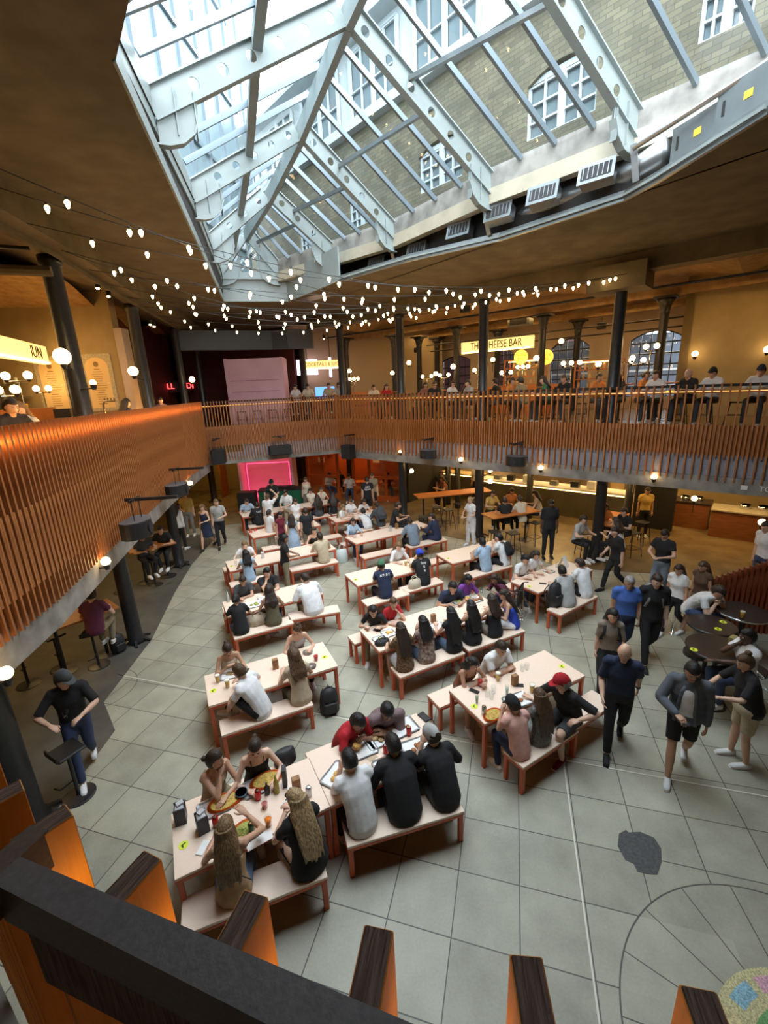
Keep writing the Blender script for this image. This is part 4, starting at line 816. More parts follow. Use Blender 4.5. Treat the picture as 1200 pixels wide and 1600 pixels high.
b = MB(); b.bbox((0, 0, .5), (.75, .5, 1.0), .02); o = b.build('floor_speaker', M['blackm']); o.location = (-5.9, 18.7, 0); tag(o, 'black floor speaker left of the green booth', 'speaker')
# orange glazed room
og = thing('glazed_screen', 'orange-framed glazed screen of the red-lit room at the back', 'screen', (0, 0, 0)); G0, G1 = V([-3.6, 21.2]), V([.9, 19.6]); gu = (G1-G0)/np.linalg.norm(G1-G0); gL = np.linalg.norm(G1-G0)
for k in range(7): p = G0+gu*gL*k/6; b = MB(); b.beam((*p, 0), (*p, 2.7), .12, .10, up=(gu[1], -gu[0], 0)); b.build('post', M['orange'], og)
for z in (.12, 1.1, 2.65):
    b = MB(); 
    for k in range(6):
        if z < 2 and k in (2, 3): continue
        b.beam((*(G0+gu*gL*k/6), z), (*(G0+gu*gL*(k+1)/6), z), .08, .12 if z != .12 else .24)
    b.build('rail', M['orange'], og)
for k in (0, 1, 4, 5): a_, c_ = G0+gu*gL*k/6, G0+gu*gL*(k+1)/6; b = MB(); b.quad((*a_, .2), (*c_, .2), (*c_, 2.6), (*a_, 2.6)); b.build('pane', M['glass'], og)
b = MB(); b.prism([(-4.2, 24.3), (3.5, 21.9), (3.6, 22.2), (-4.1, 24.6)], 0, 2.95); struct(b.build('wall_room', mat('orange_red_wall', (.45, .10, .02), .7)))
b = MB(); b.prism([(.95, 19.5), (1.15, 19.4), (3.4, 22.), (3.2, 22.1)], 0, 2.95); struct(b.build('wall_pier', M['dark']))
for i in range(3):
    b = MB(); b.box((0, 0, .5), (.7, .7, .04)); b.box((0, 0, .25), (.06, .06, .5)); o = b.build('side_table', M['orangewood']); o.location = (-2.4+i*1.3, 22.6-i*.4, 0.25); b2 = tag(o, 'small table inside the orange room, %s from the left' % ['first', 'second', 'third'][i], 'table'); o.location = (-2.4+i*1.3, 22.6-i*.4, 0)
for k in range(12):
    p = V([-3.6, 23.9])+V([.955, -.298])*(.35+k*.52); b = MB(); b.bbox((0, 0, 0), (.36, .05, .26), .005); o = b.build('wall_frame', [M['cream'], M['orangewood'], M['white'], M['red']][k % 4]); o.location = (p[0], p[1], 1.45+.42*(k % 3)); o.rotation_euler = (0, 0, -.3); tag(o, 'small framed picture on the back wall of the orange room', 'picture', 'pictures on the wall of the orange room')
b = MB(); b.box((0, 0, 1.3), (.1, .9, 2.6)); o = b.build('corridor_door', M['orangewood']); o.location = (-8.2, 22.5, 0); struct(o); o.name = 'door_1'
# ------------------------------------------------------------------ people
JOBS = []; PEND = []
def remesh(mb, vox, smooth=3):             # fuse overlapping limbs into one skin (evaluated together at the end)
    me = bpy.data.meshes.new('t'); me.from_pydata(np.concatenate(mb.v).tolist(), [], mb.f); o = bpy.data.objects.new('t', me); COL.objects.link(o)
    r = o.modifiers.new('r', 'REMESH'); r.mode = 'VOXEL'; r.voxel_size = vox
    if smooth: q = o.modifiers.new('s', 'SMOOTH'); q.factor = .5; q.iterations = smooth
    JOBS.append(o); return o
def pbuild(mb, job, name, mats, parent):
    o = MB().build(name, mats, parent); PEND.append((o, mb, job)); return o
def finish_people():
    bpy.context.view_layer.update(); dg = bpy.context.evaluated_depsgraph_get()
    for o, mb, job in PEND:
        ev = job.evaluated_get(dg).to_mesh(); n = len(ev.vertices); co = np.empty(n*3, np.float32); ev.vertices.foreach_get('co', co); nf = len(ev.polygons); li = np.empty(len(ev.loops), np.int32); ev.loops.foreach_get('vertex_index', li)
        ls = np.empty(nf, np.int32); ev.polygons.foreach_get('loop_start', ls); job.evaluated_get(dg).to_mesh_clear()
        V2 = [co.reshape(-1, 3)]+[v for v in mb.v]; fl = [np.array([k+n for f in mb.f for k in f], np.int32)] if mb.f else []; lt2 = np.array([len(f) for f in mb.f], np.int32)
        vs = np.concatenate(V2).astype(np.float32); lv = np.concatenate([li]+fl); me = o.data
        l2 = (len(li)+np.concatenate([[0], np.cumsum(lt2)[:-1]])).astype(np.int32) if len(lt2) else np.zeros(0, np.int32)
        me.vertices.add(len(vs)); me.vertices.foreach_set('co', vs.ravel()); me.loops.add(len(lv)); me.loops.foreach_set('vertex_index', lv); me.polygons.add(nf+len(lt2)); me.polygons.foreach_set('loop_start', np.concatenate([ls, l2]))
        me.polygons.foreach_set('material_index', np.array([0]*nf+list(mb.mi), np.int32)); me.polygons.foreach_set('use_smooth', [True]*(nf+len(lt2))); me.update(calc_edges=True); me.validate()
    for o in JOBS: m_ = o.data; bpy.data.objects.remove(o); bpy.data.meshes.remove(m_)
def skin_m(k): return mat('skin_%s' % k, dict(pale=(.74, .49, .37), light=(.66, .41, .29), tan=(.54, .31, .20), olive=(.42, .24, .14), brown=(.29, .155, .09), dark=(.10, .05, .03))[k], .5, sc=14, var=.05)
def hair_m(k): return mat('hair_%s' % k, dict(black=(.010, .009, .009), dark=(.030, .018, .012), brown=(.085, .045, .022), light=(.20, .12, .055), blonde=(.38, .26, .13), grey=(.28, .27, .26))[k], .45, sc=26, stretch=(3, 3, .35), var=.45, bump=.6)
CL = dict(slate=(.10, .112, .135), white=(.74, .74, .74), cream=(.66, .60, .48), black=(.013, .013, .015), navy=(.018, .028, .065), blue=(.06, .14, .46), sky=(.36, .48, .62), grey=(.20, .20, .20), lgrey=(.42, .42, .41), dgrey=(.06, .065, .07), red=(.42, .012, .02), maroon=(.16, .012, .03), mauve=(.19, .13, .135), purple=(.20, .05, .30), plum=(.12, .025, .06),
          beige=(.50, .41, .28), khaki=(.26, .22, .14), olive=(.12, .105, .06), denim=(.10, .15, .24), jeans=(.04, .06, .13), greyblue=(.19, .24, .30), pink=(.66, .36, .30), orange=(.65, .24, .06), yellow=(.62, .42, .12), rust=(.26, .10, .06), brown=(.13, .07, .04), green=(.05, .16, .08), leopard=(.26, .15, .07), pattern=(.42, .32, .26), tan=(.52, .33, .18), cobalt=(.03, .07, .5), taupe=(.25, .21, .17), sequin=(.04, .035, .035), mustard=(.35, .22, .05))
def cloth(k, r=.85):
    c = CL[k]
    if k == 'leopard': return mat('cloth_leopard', c, r, sc=45, col2=(.03, .02, .012), bump=.2)
    if k == 'pattern': return mat('cloth_pattern', c, r, sc=24, col2=(.12, .07, .05), bump=.2)
    if k == 'sequin': return mat('cloth_sequin', c, .3, sc=90, col2=(.2, .19, .17), bump=.4)
    return mat('cloth_%s' % k, c, r, sc=9, var=.10, bump=.35)
def unit(v): return v/(np.linalg.norm(v)+1e-9)
def rotx(v, a, c=(0, 0, 0)): v = V(v)-V(c); return V([v[0], v[1]*cos(a)-v[2]*sin(a), v[1]*sin(a)+v[2]*cos(a)])+V(c)
def eloft(b, rings, n=14, X=(1, 0, 0)):     # rings: (centre, rx, ry)
    b.tube([r[0] for r in rings], [(r[1], r[2]) for r in rings], n, 0, X=X)
def headshape(b, c, R, s, part, det, style=None, mi=0, fat=1.):
    # local: +Y face, +Z up; head half sizes
    n, m = (30, 22) if det else (16, 12); rx, ry, rz = .074*s*fat, .094*s, .115*s; P = []
    for i in range(m+1):
        t_ = pi*i/m; z = cos(t_)
        for j in range(n):
            a = 2*pi*j/n; x, y = sin(t_)*cos(a), sin(t_)*sin(a); f = max(0, y); X_, Y_, Z_ = x*rx, y*ry, z*rz
            if part == 'head':
                if z < 0: X_ *= 1-.26*z*z-.10*f*(-z); Y_ *= 1-.30*(-z)*(0 if y > 0 else 1)-.05*z*z
                if y > 0:
                    Y_ *= .93; g = lambda cx, cz, w, h, q: q*math.exp(-((x-cx)/w)**2-((z-cz)/h)**2)*(y > 0)
                    Y_ += s*(g(0, -.14, .13, .20, .021)+g(0, .05, .10, .16, .008)-g(.34, .02, .16, .11, .007)-g(-.34, .02, .16, .11, .007)+g(0, .20, .5, .10, .004)+g(0, -.48, .26, .09, .006)-g(0, -.60, .3, .05, .003)+g(0, -.85, .3, .16, .010)+g(.45, -.25, .2, .2, .003)+g(-.45, -.25, .2, .2, .003))
                else: Y_ *= 1.06
            else:
                hl = {'low': .62, 'high': .42, 'cap': .2}.get(style, .42)
                vis = (z > hl) if y > .45 else (z > hl-.9*(.45-y) if y > .05 else z > (-.62 if part == 'long' else -.42-.1*(y < -.5)))
                k = 1.0
                if vis: k = (1.13 if part == 'short' else 1.15 if part == 'long' else 1.34 if part == 'curly' else 1.06); k += RNG.uniform(-.012, .02)*(3 if part == 'curly' else 1)
                else: k = .86
                if y > .05: thr = hl if y > .45 else hl-.9*(.45-y); v = min(1, max(0, (z-thr)/.22+.3)); K = {'short': 1.12, 'long': 1.15, 'curly': 1.34}.get(part, 1.06); k = .86+(K-.86)*v*v*(3-2*v)
                if z < 0: X_ *= 1-.22*z*z
                if y < 0: Y_ *= 1.05
                X_, Y_, Z_ = X_*k, Y_*k, Z_*k
            P.append((X_, Y_, Z_))
    P = V(P)@R.T+c; fs = []
    for i in range(m):
        for j in range(n): k = (j+1) % n; fs.append((i*n+j, i*n+n+j, i*n+n+k, i*n+k))
    b.add(P, fs, mi)
def ik(S_, T, L1, L2, hint):
    S_, T = V(S_), V(T); d = T-S_; D = np.linalg.norm(d); 
    if D > (L1+L2)*.995: T = S_+d/D*(L1+L2)*.995; D = (L1+L2)*.995
    if D < .12: T = S_+d/D*.12; D = .12
    d = unit(T-S_); a = (L1*L1-L2*L2+D*D)/(2*D); h = sqrt(max(0, L1*L1-a*a)); hn = V(hint)-d*(V(hint)@d); return S_+d*a+unit(hn)*h, T
def hand(b, w, e, s, side, palmdir=None, curl=.5, det=True, mi=0):     # w wrist, e elbow
    d = unit(w-e); 
    nrm = V(palmdir) if palmdir is not None else V([0, 0, -1.]); nrm = unit(nrm-d*(nrm@d)); x = np.cross(d, nrm)*side        # x: towards the thumb
    x = -x if False else x; c = w+d*.045*s
    if not det: b.tube([w-d*.02, w+d*.03*s, w+d*.08*s, w+d*.135*s+nrm*.03], [(.026*s, .018*s), (.038*s, .016*s), (.038*s, .014*s), (.026*s, .010*s)], 8, mi, X=x); b.tube([w+d*.02*s+x*.02, w+d*.07*s+x*.055*s+nrm*.015, w+d*.09*s+x*.05*s+nrm*.03], [.012, .010, .008], 6, mi); return
    b.tube([w-d*.03, w, w+d*.035*s, w+d*.075*s, w+d*.088*s], [(.026*s, .019*s), (.028*s, .017*s), (.039*s, .015*s), (.040*s, .013*s), (.034*s, .010*s)], 12, mi, X=x)
    for k, (o, l) in enumerate(((.028, .070), (.010, .078), (-.009, .073), (-.026, .056))):
        p = w+d*.080*s+x*o*s; a = curl*(.7+.12*k); pts = [p-d*.015]
        for q, fr in ((0, .42), (1, .33), (2, .25)): a2 = a*(q+.6); pts.append(pts[-1]+(d*cos(a2)+nrm*sin(a2))*l*s*fr+(d*.012 if q == 0 else 0))
        b.tube(pts, [.0088*s, .0088*s, .008*s, .0065*s], 6, mi, round_=True)
    b.tube([w+d*.015*s+x*.018*s, w+d*.045*s+x*.046*s+nrm*.008, w+d*.072*s+x*.058*s+nrm*.018, w+d*.092*s+x*.055*s+nrm*.026], [.013*s, .0115*s, .0095*s, .007*s], 6, mi, round_=True)
NP = [0]
def person(loc, face, label, pose='sit', lean=12, seat=.45, H=1.72, sex='m', skin='light', hair='short', hc='dark', top='white', sleeve='short', bottom='jeans', bt='long', shoe='white', hl=None, hr=None, look=(0, 20), twist=0, fat=1., cap=None, legs=None, side=0, det=None, extra=None, elb=None, curl=.5, group=None, arms=True, z0=0., cat='person', neck=False, curlL=None):
    loc = V([loc[0], loc[1], z0]); dist = np.linalg.norm(loc-CP); near = dist < 8.2; mid = dist < 12.5
    vb = .0115 if dist < 6.6 else .014 if near else .019 if mid else .026; vc = .013 if near else .018 if mid else .026
    k = H/1.72; fm = sex == 'f'
    ph = seat+.10 if pose == 'sit' else .93*k if pose == 'stand' else .90*k
    hw = (.088 if fm else .085)*k; sw = (.142 if fm else .165)*k*(1+(fat-1)*.45); L = rad(lean); sd = rad(side)
    def spine(d):                          # point at distance d along a forward-curving spine
        a = L*(.55+.75*min(d, .55)/.55); p = V([0, sin(a)*d, cos(a)*d]); return V([p[2]*sin(sd), p[1], p[2]*cos(sd)])+V([0, 0, ph])
    neck_b = spine(.50*k); chest = spine(.34*k); waist = spine(.16*k); nd = unit(neck_b-chest); la = L*.5
    hp = neck_b+unit(V([nd[0]*.5, sin(la)*.9+.12, 1]))*.118*k+V([0, .012, .018*k]); tw = rad(twist)
    Rt = V([[cos(tw), -sin(tw), 0], [sin(tw), cos(tw), 0], [0, 0, 1]])
    lat = Rt@V([1, 0, 0]); back = unit(np.cross(lat, nd)); 
    shp = {sg: neck_b-nd*.045*k+lat*sw*sg for sg in (-1, 1)}
    yaw, pit = rad(look[0]), rad(look[1]); Rz = V([[cos(yaw), -sin(yaw), 0], [sin(yaw), cos(yaw), 0], [0, 0, 1]]); Rx = V([[1, 0, 0], [0, cos(pit), sin(pit)], [0, -sin(pit), cos(pit)]]); HR = Rz@Rx; hs = (1.03 if fm else 1.07)*k**.5
    # targets
    def tgt(h, sg):
        if h is None: h = 'table' if pose == 'sit' else 'side'
        if isinstance(h, str):
            if h == 'table': return V([sg*.15, .40, seat+.345]), V([sg*.8, -.3, -1.])
            if h == 'eat': return V([sg*.07, hp[1]+.13, max(seat+.42, hp[2]-.19)]), V([sg*.55, -.1, -1.5])
            if h == 'phone': return V([sg*.055, .33+.1*sin(L), seat+.42]) if pose == 'sit' else V([sg*.06, .28, 1.12*k]), V([sg*1., -.2, -1])
            if h == 'chin': return hp+HR@V([sg*.055, .075, -.13]), V([sg*.6, .5, -1.])
            if h == 'lap': return V([sg*.10, .24, seat+.20]), V([sg*1., -.5, -.3])
            if h == 'side': return V([sg*(sw+.055), .03, ph-.10]), V([sg*.5, -1., 0])
            if h == 'swingf': return V([sg*(sw+.03), .24, ph+.02]), V([sg*.4, -1., -.3])
            if h == 'swingb': return V([sg*(sw+.05), -.20, ph-.02]), V([sg*.4, -1., .1])
            if h == 'hold': return V([sg*.10, .30, 1.08*k]), V([sg*1., -.5, -.8])
            if h == 'up': return hp+V([sg*.16, .12, .18]), V([sg*1., .2, -.3])
            if h == 'cross': return V([-sg*.06, .36, seat+.34]), V([sg*1., .0, -.5])
        return V(h, dtype=float) if False else np.array(h, float), V([sg*1., -.2, -.7])
    arm = {}
    for sg, h in ((-1, hl), (1, hr)):
        T, hint = tgt(h, sg)
        if elb: hint = V([sg*elb[0], elb[1], elb[2]])
        e, w_ = ik(shp[sg], T, .285*k, .25*k, hint); arm[sg] = (e, w_)
    # legs
    leg = {}
    for sg in (-1, 1):
        hip = V([sg*hw, 0, ph-.02]); q = (legs or {}).get(sg) if isinstance(legs, dict) else None
        if pose == 'sit':
            kn, an = q if q else (V([sg*(hw+.045), .42*k, seat+.075]), V([sg*(hw+.05), .38*k+(.05 if sg > 0 else -.06), .075])); kn, an = V(kn)*1., V(an)*1.
            if seat > .6 and not q: an = V([sg*.09, .36, seat-.36])
        elif pose == 'walk':
            st = 1 if sg == (side or 1)*0+1 else -1; kn = V([sg*hw, .17 if st > 0 else .03, .50*k]); an = V([sg*hw*.9, .26 if st > 0 else -.33, .085 if st > 0 else .15])
            if q: kn, an = V(q[0]), V(q[1])
        else:
            kn = V([sg*(hw+.015), .02, .49*k]); an = V([sg*(hw+.03), -.01+.03*sg, .08])
            if q: kn, an = V(q[0]), V(q[1])
        leg[sg] = (hip, np.array(kn, float), np.array(an, float))
    rz = rad(face)-pi/2
    t = thing('person', label, cat, loc, rz, group)
    f2 = fat
    tor = lambda o: [(V([0, -.005, ph-.10]), (.155 if fm else .145)*k*f2+o, .115*k*f2+o), (V([0, -.005, ph-.02]), (.172 if fm else .158)*k*f2+o, .122*k*f2+o), (spine(.10*k), (.138 if fm else .150)*k*f2+o, .105*k*f2+o), (spine(.20*k), (.128 if fm else .150)*k*f2+o, .098*k*f2+o),
                     (spine(.31*k)+V([0, .012, 0]), (.145 if fm else .168)*k*f2**.7+o, (.112 if fm else .112)*k*f2**.7+o), (spine(.40*k), (.145 if fm else .172)*k+o, .098*k+o), (spine(.455*k), (.115 if fm else .135)*k+o, .078*k+o), (spine(.50*k), .062*k+o, .058*k+o)]
    def shoulders(b, o):
        for sg in (-1, 1): b.tube([neck_b+nd*.035*k+lat*sg*.02, neck_b+nd*.008+lat*sg*.06, neck_b-nd*.02*k+lat*sg*.10], [.040*k+o*.6, .044*k+o*.8, .040*k+o], 8); b.tube([neck_b-nd*.03*k+lat*sg*.03, shp[sg]+nd*.005, shp[sg]-nd*.02+lat*sg*.012], [.052*k+o, (.058 if fm else .066)*k+o, (.050 if fm else .058)*k+o], 10, round_=True)
    ar = (.040 if fm else .048)*k*f2**.5; fr = (.034 if fm else .040)*k*f2**.4
    # body
    b = MB(); eloft(b, tor(-.006), X=lat); shoulders(b, -.008)
    b.tube([spine(.46*k), neck_b+nd*.03, hp-V([0, 0, .035*k])+HR@V([0, -.02, 0])], [(.056 if fm else .066)*k, (.048 if fm else .058)*k, (.048 if fm else .057)*k], 10)
    hmin = MB(); headshape(b, hp, HR, hs*.985, 'head', False)
    for sg in (-1, 1):
        e, w_ = arm[sg]; b.tube([shp[sg], (shp[sg]+e)/2, e], [ar, ar*.95, ar*.80], 10, round_=True); b.tube([e, e*.6+w_*.4, w_], [ar*.80, fr, fr*.66], 10, round_=True)
        hip, kn, an = leg[sg]; b.tube([hip, (hip+kn)/2, kn], [.082*k*f2**.5, .071*k*f2**.5, .052*k], 10, round_=True); b.tube([kn, kn*.62+an*.38, an], [.052*k, .054*k, .034*k], 10, round_=True)
        fd = unit(V([0, 1, 0])+.0*kn) if pose != 'walk' else V([0, 1, 0]); b.tube([an+V([0, -.03, -.03]), an+V([0, .05, -.045]), an+V([0, .14, -.055])], [.030, .032, .022], 8, round_=True)
    job = remesh(b, vb, 3); full = MB()
    headshape(full, hp, HR, hs, 'head', near or mid, mi=0, fat=1.)
    for sg in (-1, 1):                     # ears, eyes, hands
        full.sphere(hp+HR@V([sg*.073, -.005, -.005])*hs, (.009, .018, .030), 8, 6, 0, HR)
        full.sphere(hp+HR@V([sg*.027, .079, .006])*hs, .0115*hs, 8, 6, 1, HR); full.sphere(hp+HR@V([sg*.027, .087, .006])*hs, .0062*hs, 6, 4, 2, HR)
        full.box(hp+HR@V([sg*.029, .087, .027])*hs, (.030, .008, .005), 0, 2, HR)
        e, w_ = arm[sg]
        if np.linalg.norm(w_-e) > 0: hand(full, w_, e, k, sg, None if h_ok(hl if sg < 0 else hr) else V([-sg, .0, .1]), curl, near)
    full.tube([hp+HR@V([-.022, .083, -.051])*hs, hp+HR@V([0, .093, -.050])*hs, hp+HR@V([.022, .083, -.051])*hs], [(.004, .005), (.005, .008), (.004, .005)], 6, 3)
    pbuild(full, job, 'body', [skin_m(skin), mat('eye_white', (.7, .68, .65), .3), mat('eye_dark', (.02, .015, .01), .4), mat('lips_'+skin, tuple(q*f for q, f in zip(skin_m(skin).node_tree.nodes['Principled BSDF'].inputs['Base Color'].default_value[:3], (.85, .55, .6))), .5)], t)
    # top
    if top:
        b = MB(); R_ = tor(.010 if sleeve != 'long' else .016)
        if sleeve in ('strap', 'tube', 'tank'): R_ = R_[:6] if sleeve == 'tank' else R_[:5]+[(spine(.375*k), .150*k, .100*k)]
        if bt == 'dress': pass
        eloft(b, R_, X=lat)
        if sleeve in ('short', 'long', 'half', 'cap'):
            shoulders(b, .008)
            for sg in (-1, 1):
                e, w_ = arm[sg]; fr_ = dict(short=.58, half=.90, cap=.25, long=1.)[sleeve]; o = .009 if sleeve != 'long' else .014; q = shp[sg]*(1-fr_)+e*fr_
                b.tube([shp[sg], (shp[sg]+q)/2, q], [ar+o, ar+o+.002, ar*(.95 if sleeve == 'long' else 1.)+o+.003], 12)
                if sleeve == 'long': b.tube([e, e*.5+w_*.5, e*.08+w_*.92], [ar*.85+o, fr+o, fr*.75+o], 12, round_=True)
        elif sleeve == 'tank':
            for sg in (-1, 1): b.tube([spine(.38*k)+lat*sg*.09+back*(-.02), neck_b-nd*.01+lat*sg*.085, spine(.38*k)+lat*sg*.09+back*.03], [(.03, .07)]*3, 8)
        job = remesh(b, vc, 3); q = MB()
        if sleeve in ('strap',):
            for sg in (-1, 1): 
                for s2 in (-1, 1): q.tube([spine(.37*k)+lat*sg*.075+back*s2*.098*k, spine(.455*k)+lat*sg*.075+back*s2*.07*k, neck_b-nd*.005+lat*sg*.072], .005, 5)
        pbuild(q, job, {'short': 'tee_shirt', 'long': 'long_sleeved_top', 'half': 'shirt'}.get(sleeve, 'sleeveless_top'), cloth(top), t)
        if neck: 
            b = MB(); b.tube([neck_b+nd*.0+V([0, -.01, 0]), neck_b+nd*.025], [(.068*k, .064*k), (.060*k, .058*k)], 14, X=lat); b.build('collar', cloth(top), t, True)
    # legs clothing
    if bottom:
        b = MB(); b.tube([V([0, 0, ph-.10]), V([0, 0, ph-.02]), spine(.07*k)], [((.160 if fm else .150)*k*f2, .122*k*f2), ((.178 if fm else .165)*k*f2, .130*k*f2), ((.150)*k*f2, .115*k*f2)], 14, X=(1, 0, 0))
        if bt in ('skirt', 'dress'):
            if pose == 'sit': b.tube([V([0, 0, ph-.03]), V([0, .25, seat+.085]), V([0, .40 if bt == 'skirt' else .34, seat+.08])], [(.18, .10), (.19, .085), (.18, .075)], 14, X=(1, 0, 0))
            else: b.tube([V([0, 0, ph+.02]), V([0, 0, ph-.15]), V([0, .01, ph-(.36 if bt == 'skirt' else .42)])], [(.16, .12), (.19, .16), (.22, .19)], 14, X=(1, 0, 0))
        else:
            for sg in (-1, 1):
                hip, kn, an = leg[sg]; fr_ = 1. if bt in ('long', 'wide') else .85
                q = hip*(1-fr_)+kn*fr_; wd = 1.2 if bt == 'wide' else 1.; b.tube([hip, (hip+q)/2, q], [.092*k*f2**.5, .083*k*f2**.5*wd, (.066 if bt == 'long' else .078)*k*wd], 12, round_=bt == 'long')
                if bt in ('long', 'wide'): b.tube([kn, kn*.55+an*.45, an*.97+kn*.03], [.064*k*wd, .062*k*wd, .050*k*wd*(1.25 if bt == 'wide' else 1)], 12)
        job = remesh(b, vc, 3); pbuild(MB(), job, {'long': 'trousers', 'wide': 'wide_trousers', 'shorts': 'shorts', 'skirt': 'skirt', 'dress': 'skirt'}[bt], cloth(bottom), t)
    for sg in (-1, 1):
        an = leg[sg][2]; b = MB(); tilt = V([0, 0, 0]) if not (pose == 'walk' and an[1] < -.1) else V([0, 0, .05])
        b.tube([an+V([0, -.055, -.035])+tilt, an+V([0, -.01, -.030])+tilt*.6, an+V([0, .07, -.040]), an+V([0, .15, -.050]), an+V([0, .185, -.058])], [(.030, .034), (.038, .046), (.041, .034), (.040, .024), (.024, .014)], 12, 0, X=(1, 0, 0)); b.tube([an+V([0, -.06, -.070])+tilt*.8, an+V([0, .06, -.073]), an+V([0, .188, -.073])], [(.032, .010), (.043, .010), (.034, .010)], 12, 1, X=(1, 0, 0))
        b.build('shoe', [cloth(shoe), M['rubber'] if shoe == 'black' else M['white']], t, True)
    # hair
    hm = hair_m(hc)
    if hair != 'bald':
        b = MB(); st_ = 'short' if hair in ('short', 'bun', 'pony', 'crop', 'tied') else 'curly' if hair in ('curly', 'afro') else 'long'
        headshape(b, hp, HR, hs*(1.0 if hair != 'crop' else .965), st_, near or mid, 'high')
        if hair == 'bun': b.sphere(hp+HR@V([0, -.05, .125])*hs, (.042, .042, .036), 12, 8)
        if hair == 'tied': b.sphere(hp+HR@V([0, -.125, .0])*hs, (.034, .034, .034), 10, 8)
        if hair == 'pony': p = hp+HR@V([0, -.105, .03])*hs; b.tube([p, p+V([0, -.05, -.06]), p+V([0, -.06, -.17]), p+V([0, -.04, -.28])], [.022, .034, .030, .012], 10, round_=True)
        if hair in ('long', 'xlong', 'mid', 'curly'):
            ln = dict(long=.27, xlong=.36, mid=.12, curly=.13)[hair]; hb = hp+HR@V([0, -.045, .0])*hs; bk = -back if back[1] > 0 else back
            tip = spine(max(.06, .46-ln)*k)+bk*.130*k*f2**.5; mid_ = neck_b-nd*.05*k+bk*.100*k; wv = .118 if hair != 'curly' else .13; wt = .095
            g = MB(); g.tube([hb+V([0, 0, .06]), hb+V([0, -.01, -.02]), hb*.5+mid_*.5, mid_, (mid_+tip)/2, tip], [(.078, .062), (.094, .070), (.112, .062), (wv, .048), (wv*.98, .042), (wt, .018)], 18, X=lat)
            for sg in (-1, 1): g.tube([hp+HR@V([sg*.066, -.015, .05])*hs, hp+HR@V([sg*.082, -.015, -.04])*hs, neck_b+lat*sg*.078*k+bk*.05+nd*.03, mid_+lat*sg*.085], [.026, .032, .036, .034], 8, round_=True)
            rr_ = random.Random(NP[0])
            for q_ in range(11):
                o_ = -1+q_/5; g.tube([mid_+lat*o_*wv*.8+bk*.020, (mid_+tip)/2+lat*(o_*wv*.86+rr_.uniform(-.008, .008))+bk*.022, tip+lat*o_*wt+nd*rr_.uniform(-.06, .01)+bk*.004], [.018, .019, .010], 6, round_=True)
            job = remesh(g, .010 if near else .018, 2); pbuild(b, job, 'hair', hm, t); b = None
        if b is not None: b.build('hair', hm, t, True)
    if cap:
        kd, c1 = cap[0], cap[1]; b = MB(); headshape(b, hp+HR@V([0, 0, .012]), HR, hs*1.06, 'cap', True, 'cap')
        if kd == 'cap':
            pr = []; n_ = 10
            yy = -1 if len(cap) > 2 and cap[2] == 'back' else 1
            for i in range(n_+1): a = pi*i/n_; pr.append(hp+HR@V([cos(a)*.072, yy*(.055+sin(a)*.105), .045-sin(a)*.010])*hs)
            for o in (0, .006): b.add([p+V([0, 0, o]) for p in pr], [tuple(range(len(pr)))])
        b.build('cap' if kd == 'cap' else 'beanie', cloth(c1), t, True)
    if extra:
        for fn in extra: fn(t, dict(spine=spine, neck=neck_b, nd=nd, lat=lat, back=-back if back[1] > 0 else back, hp=hp, HR=HR, hs=hs, arm=arm, k=k, ph=ph, shp=shp, leg=leg, f2=f2))
    NP[0] += 1; return t
def h_ok(h): return not (h in ('side', 'swingf', 'swingb'))
def ex_jacket(col, inner, w_=.075):          # open jacket showing the vest under it
    def f(t, d):
        B = -d['back']; b = MB(); b.tube([d['spine'](q)+B*(.118+o_)*d['f2']**.5 for q, o_ in ((.46, -.045), (.40, -.004), (.30, .016), (.18, .012), (.06, .014))], [(w_*.55, .012), (w_*.9, .018), (w_, .020), (w_, .020), (w_*1.25, .018)], 12, X=d['lat']); b.build('vest_front', cloth(inner), t, True)
        b = MB()
        for sg in (-1, 1): b.tube([d['spine'](q)+B*(.122+o_)*d['f2']**.5+d['lat']*sg*w_*m_ for q, o_, m_ in ((.47, -.04, .6), (.40, .0, 1.0), (.28, .022, 1.15), (.14, .018, 1.2), (-.04, .03, 1.5))], [(.020, .010)]*5, 8, X=d['lat'])
        b.build('jacket_edge', cloth(col), t, True)
    return f
# extras worn or printed on clothing
def ex_backpack(col='black', sz=1.):
    def f(t, d):
        b = MB(); c = d['spine'](.30)+d['back']*.20*d['f2']; Z = unit(d['spine'](.45)-d['spine'](.1)); Y = d['back']; X = np.cross(Y, Z); R = V([X, Y, Z]).T
        b.tube([c-Z*.22*sz, c-Z*.19*sz, c, c+Z*.16*sz, c+Z*.22*sz], [(.10*sz, .05), (.145*sz, .085), (.15*sz, .09), (.125*sz, .07), (.06*sz, .035)], 16, X=X); b.sphere(c-Z*.07+Y*.075, (.11*sz, .035, .09*sz), 12, 8, 0, R); o = b.build('backpack', cloth(col, .6), t, True)
        s = MB()
        for sg in (-1, 1): s.tube([c+Z*.15+X*sg*.07, d['neck']+d['lat']*sg*.085+d['nd']*.022, d['spine'](.36)+d['lat']*sg*.11-Y*.125, d['spine'](.2)+d['lat']*sg*.15-Y*.09, c-Z*.12+X*sg*.13], [(.022, .006)]*5, 8)
        s.build('strap', cloth(col, .6), o, True)
    return f
def ex_bagstrap(col='black'):
    def f(t, d):
        b = MB(); B = d['back']; l = d['lat']; b.tube([d['neck']+l*-.07+d['nd']*.02, d['spine'](.36)-l*.02+B*.122, d['spine'](.20)+l*.10+B*.115, d['spine'](.08)+l*.17+B*.06], [(.012, .005)]*4, 6, X=(0, 0, 1)); b.build('bag_strap', cloth(col, .5), t)
    return f
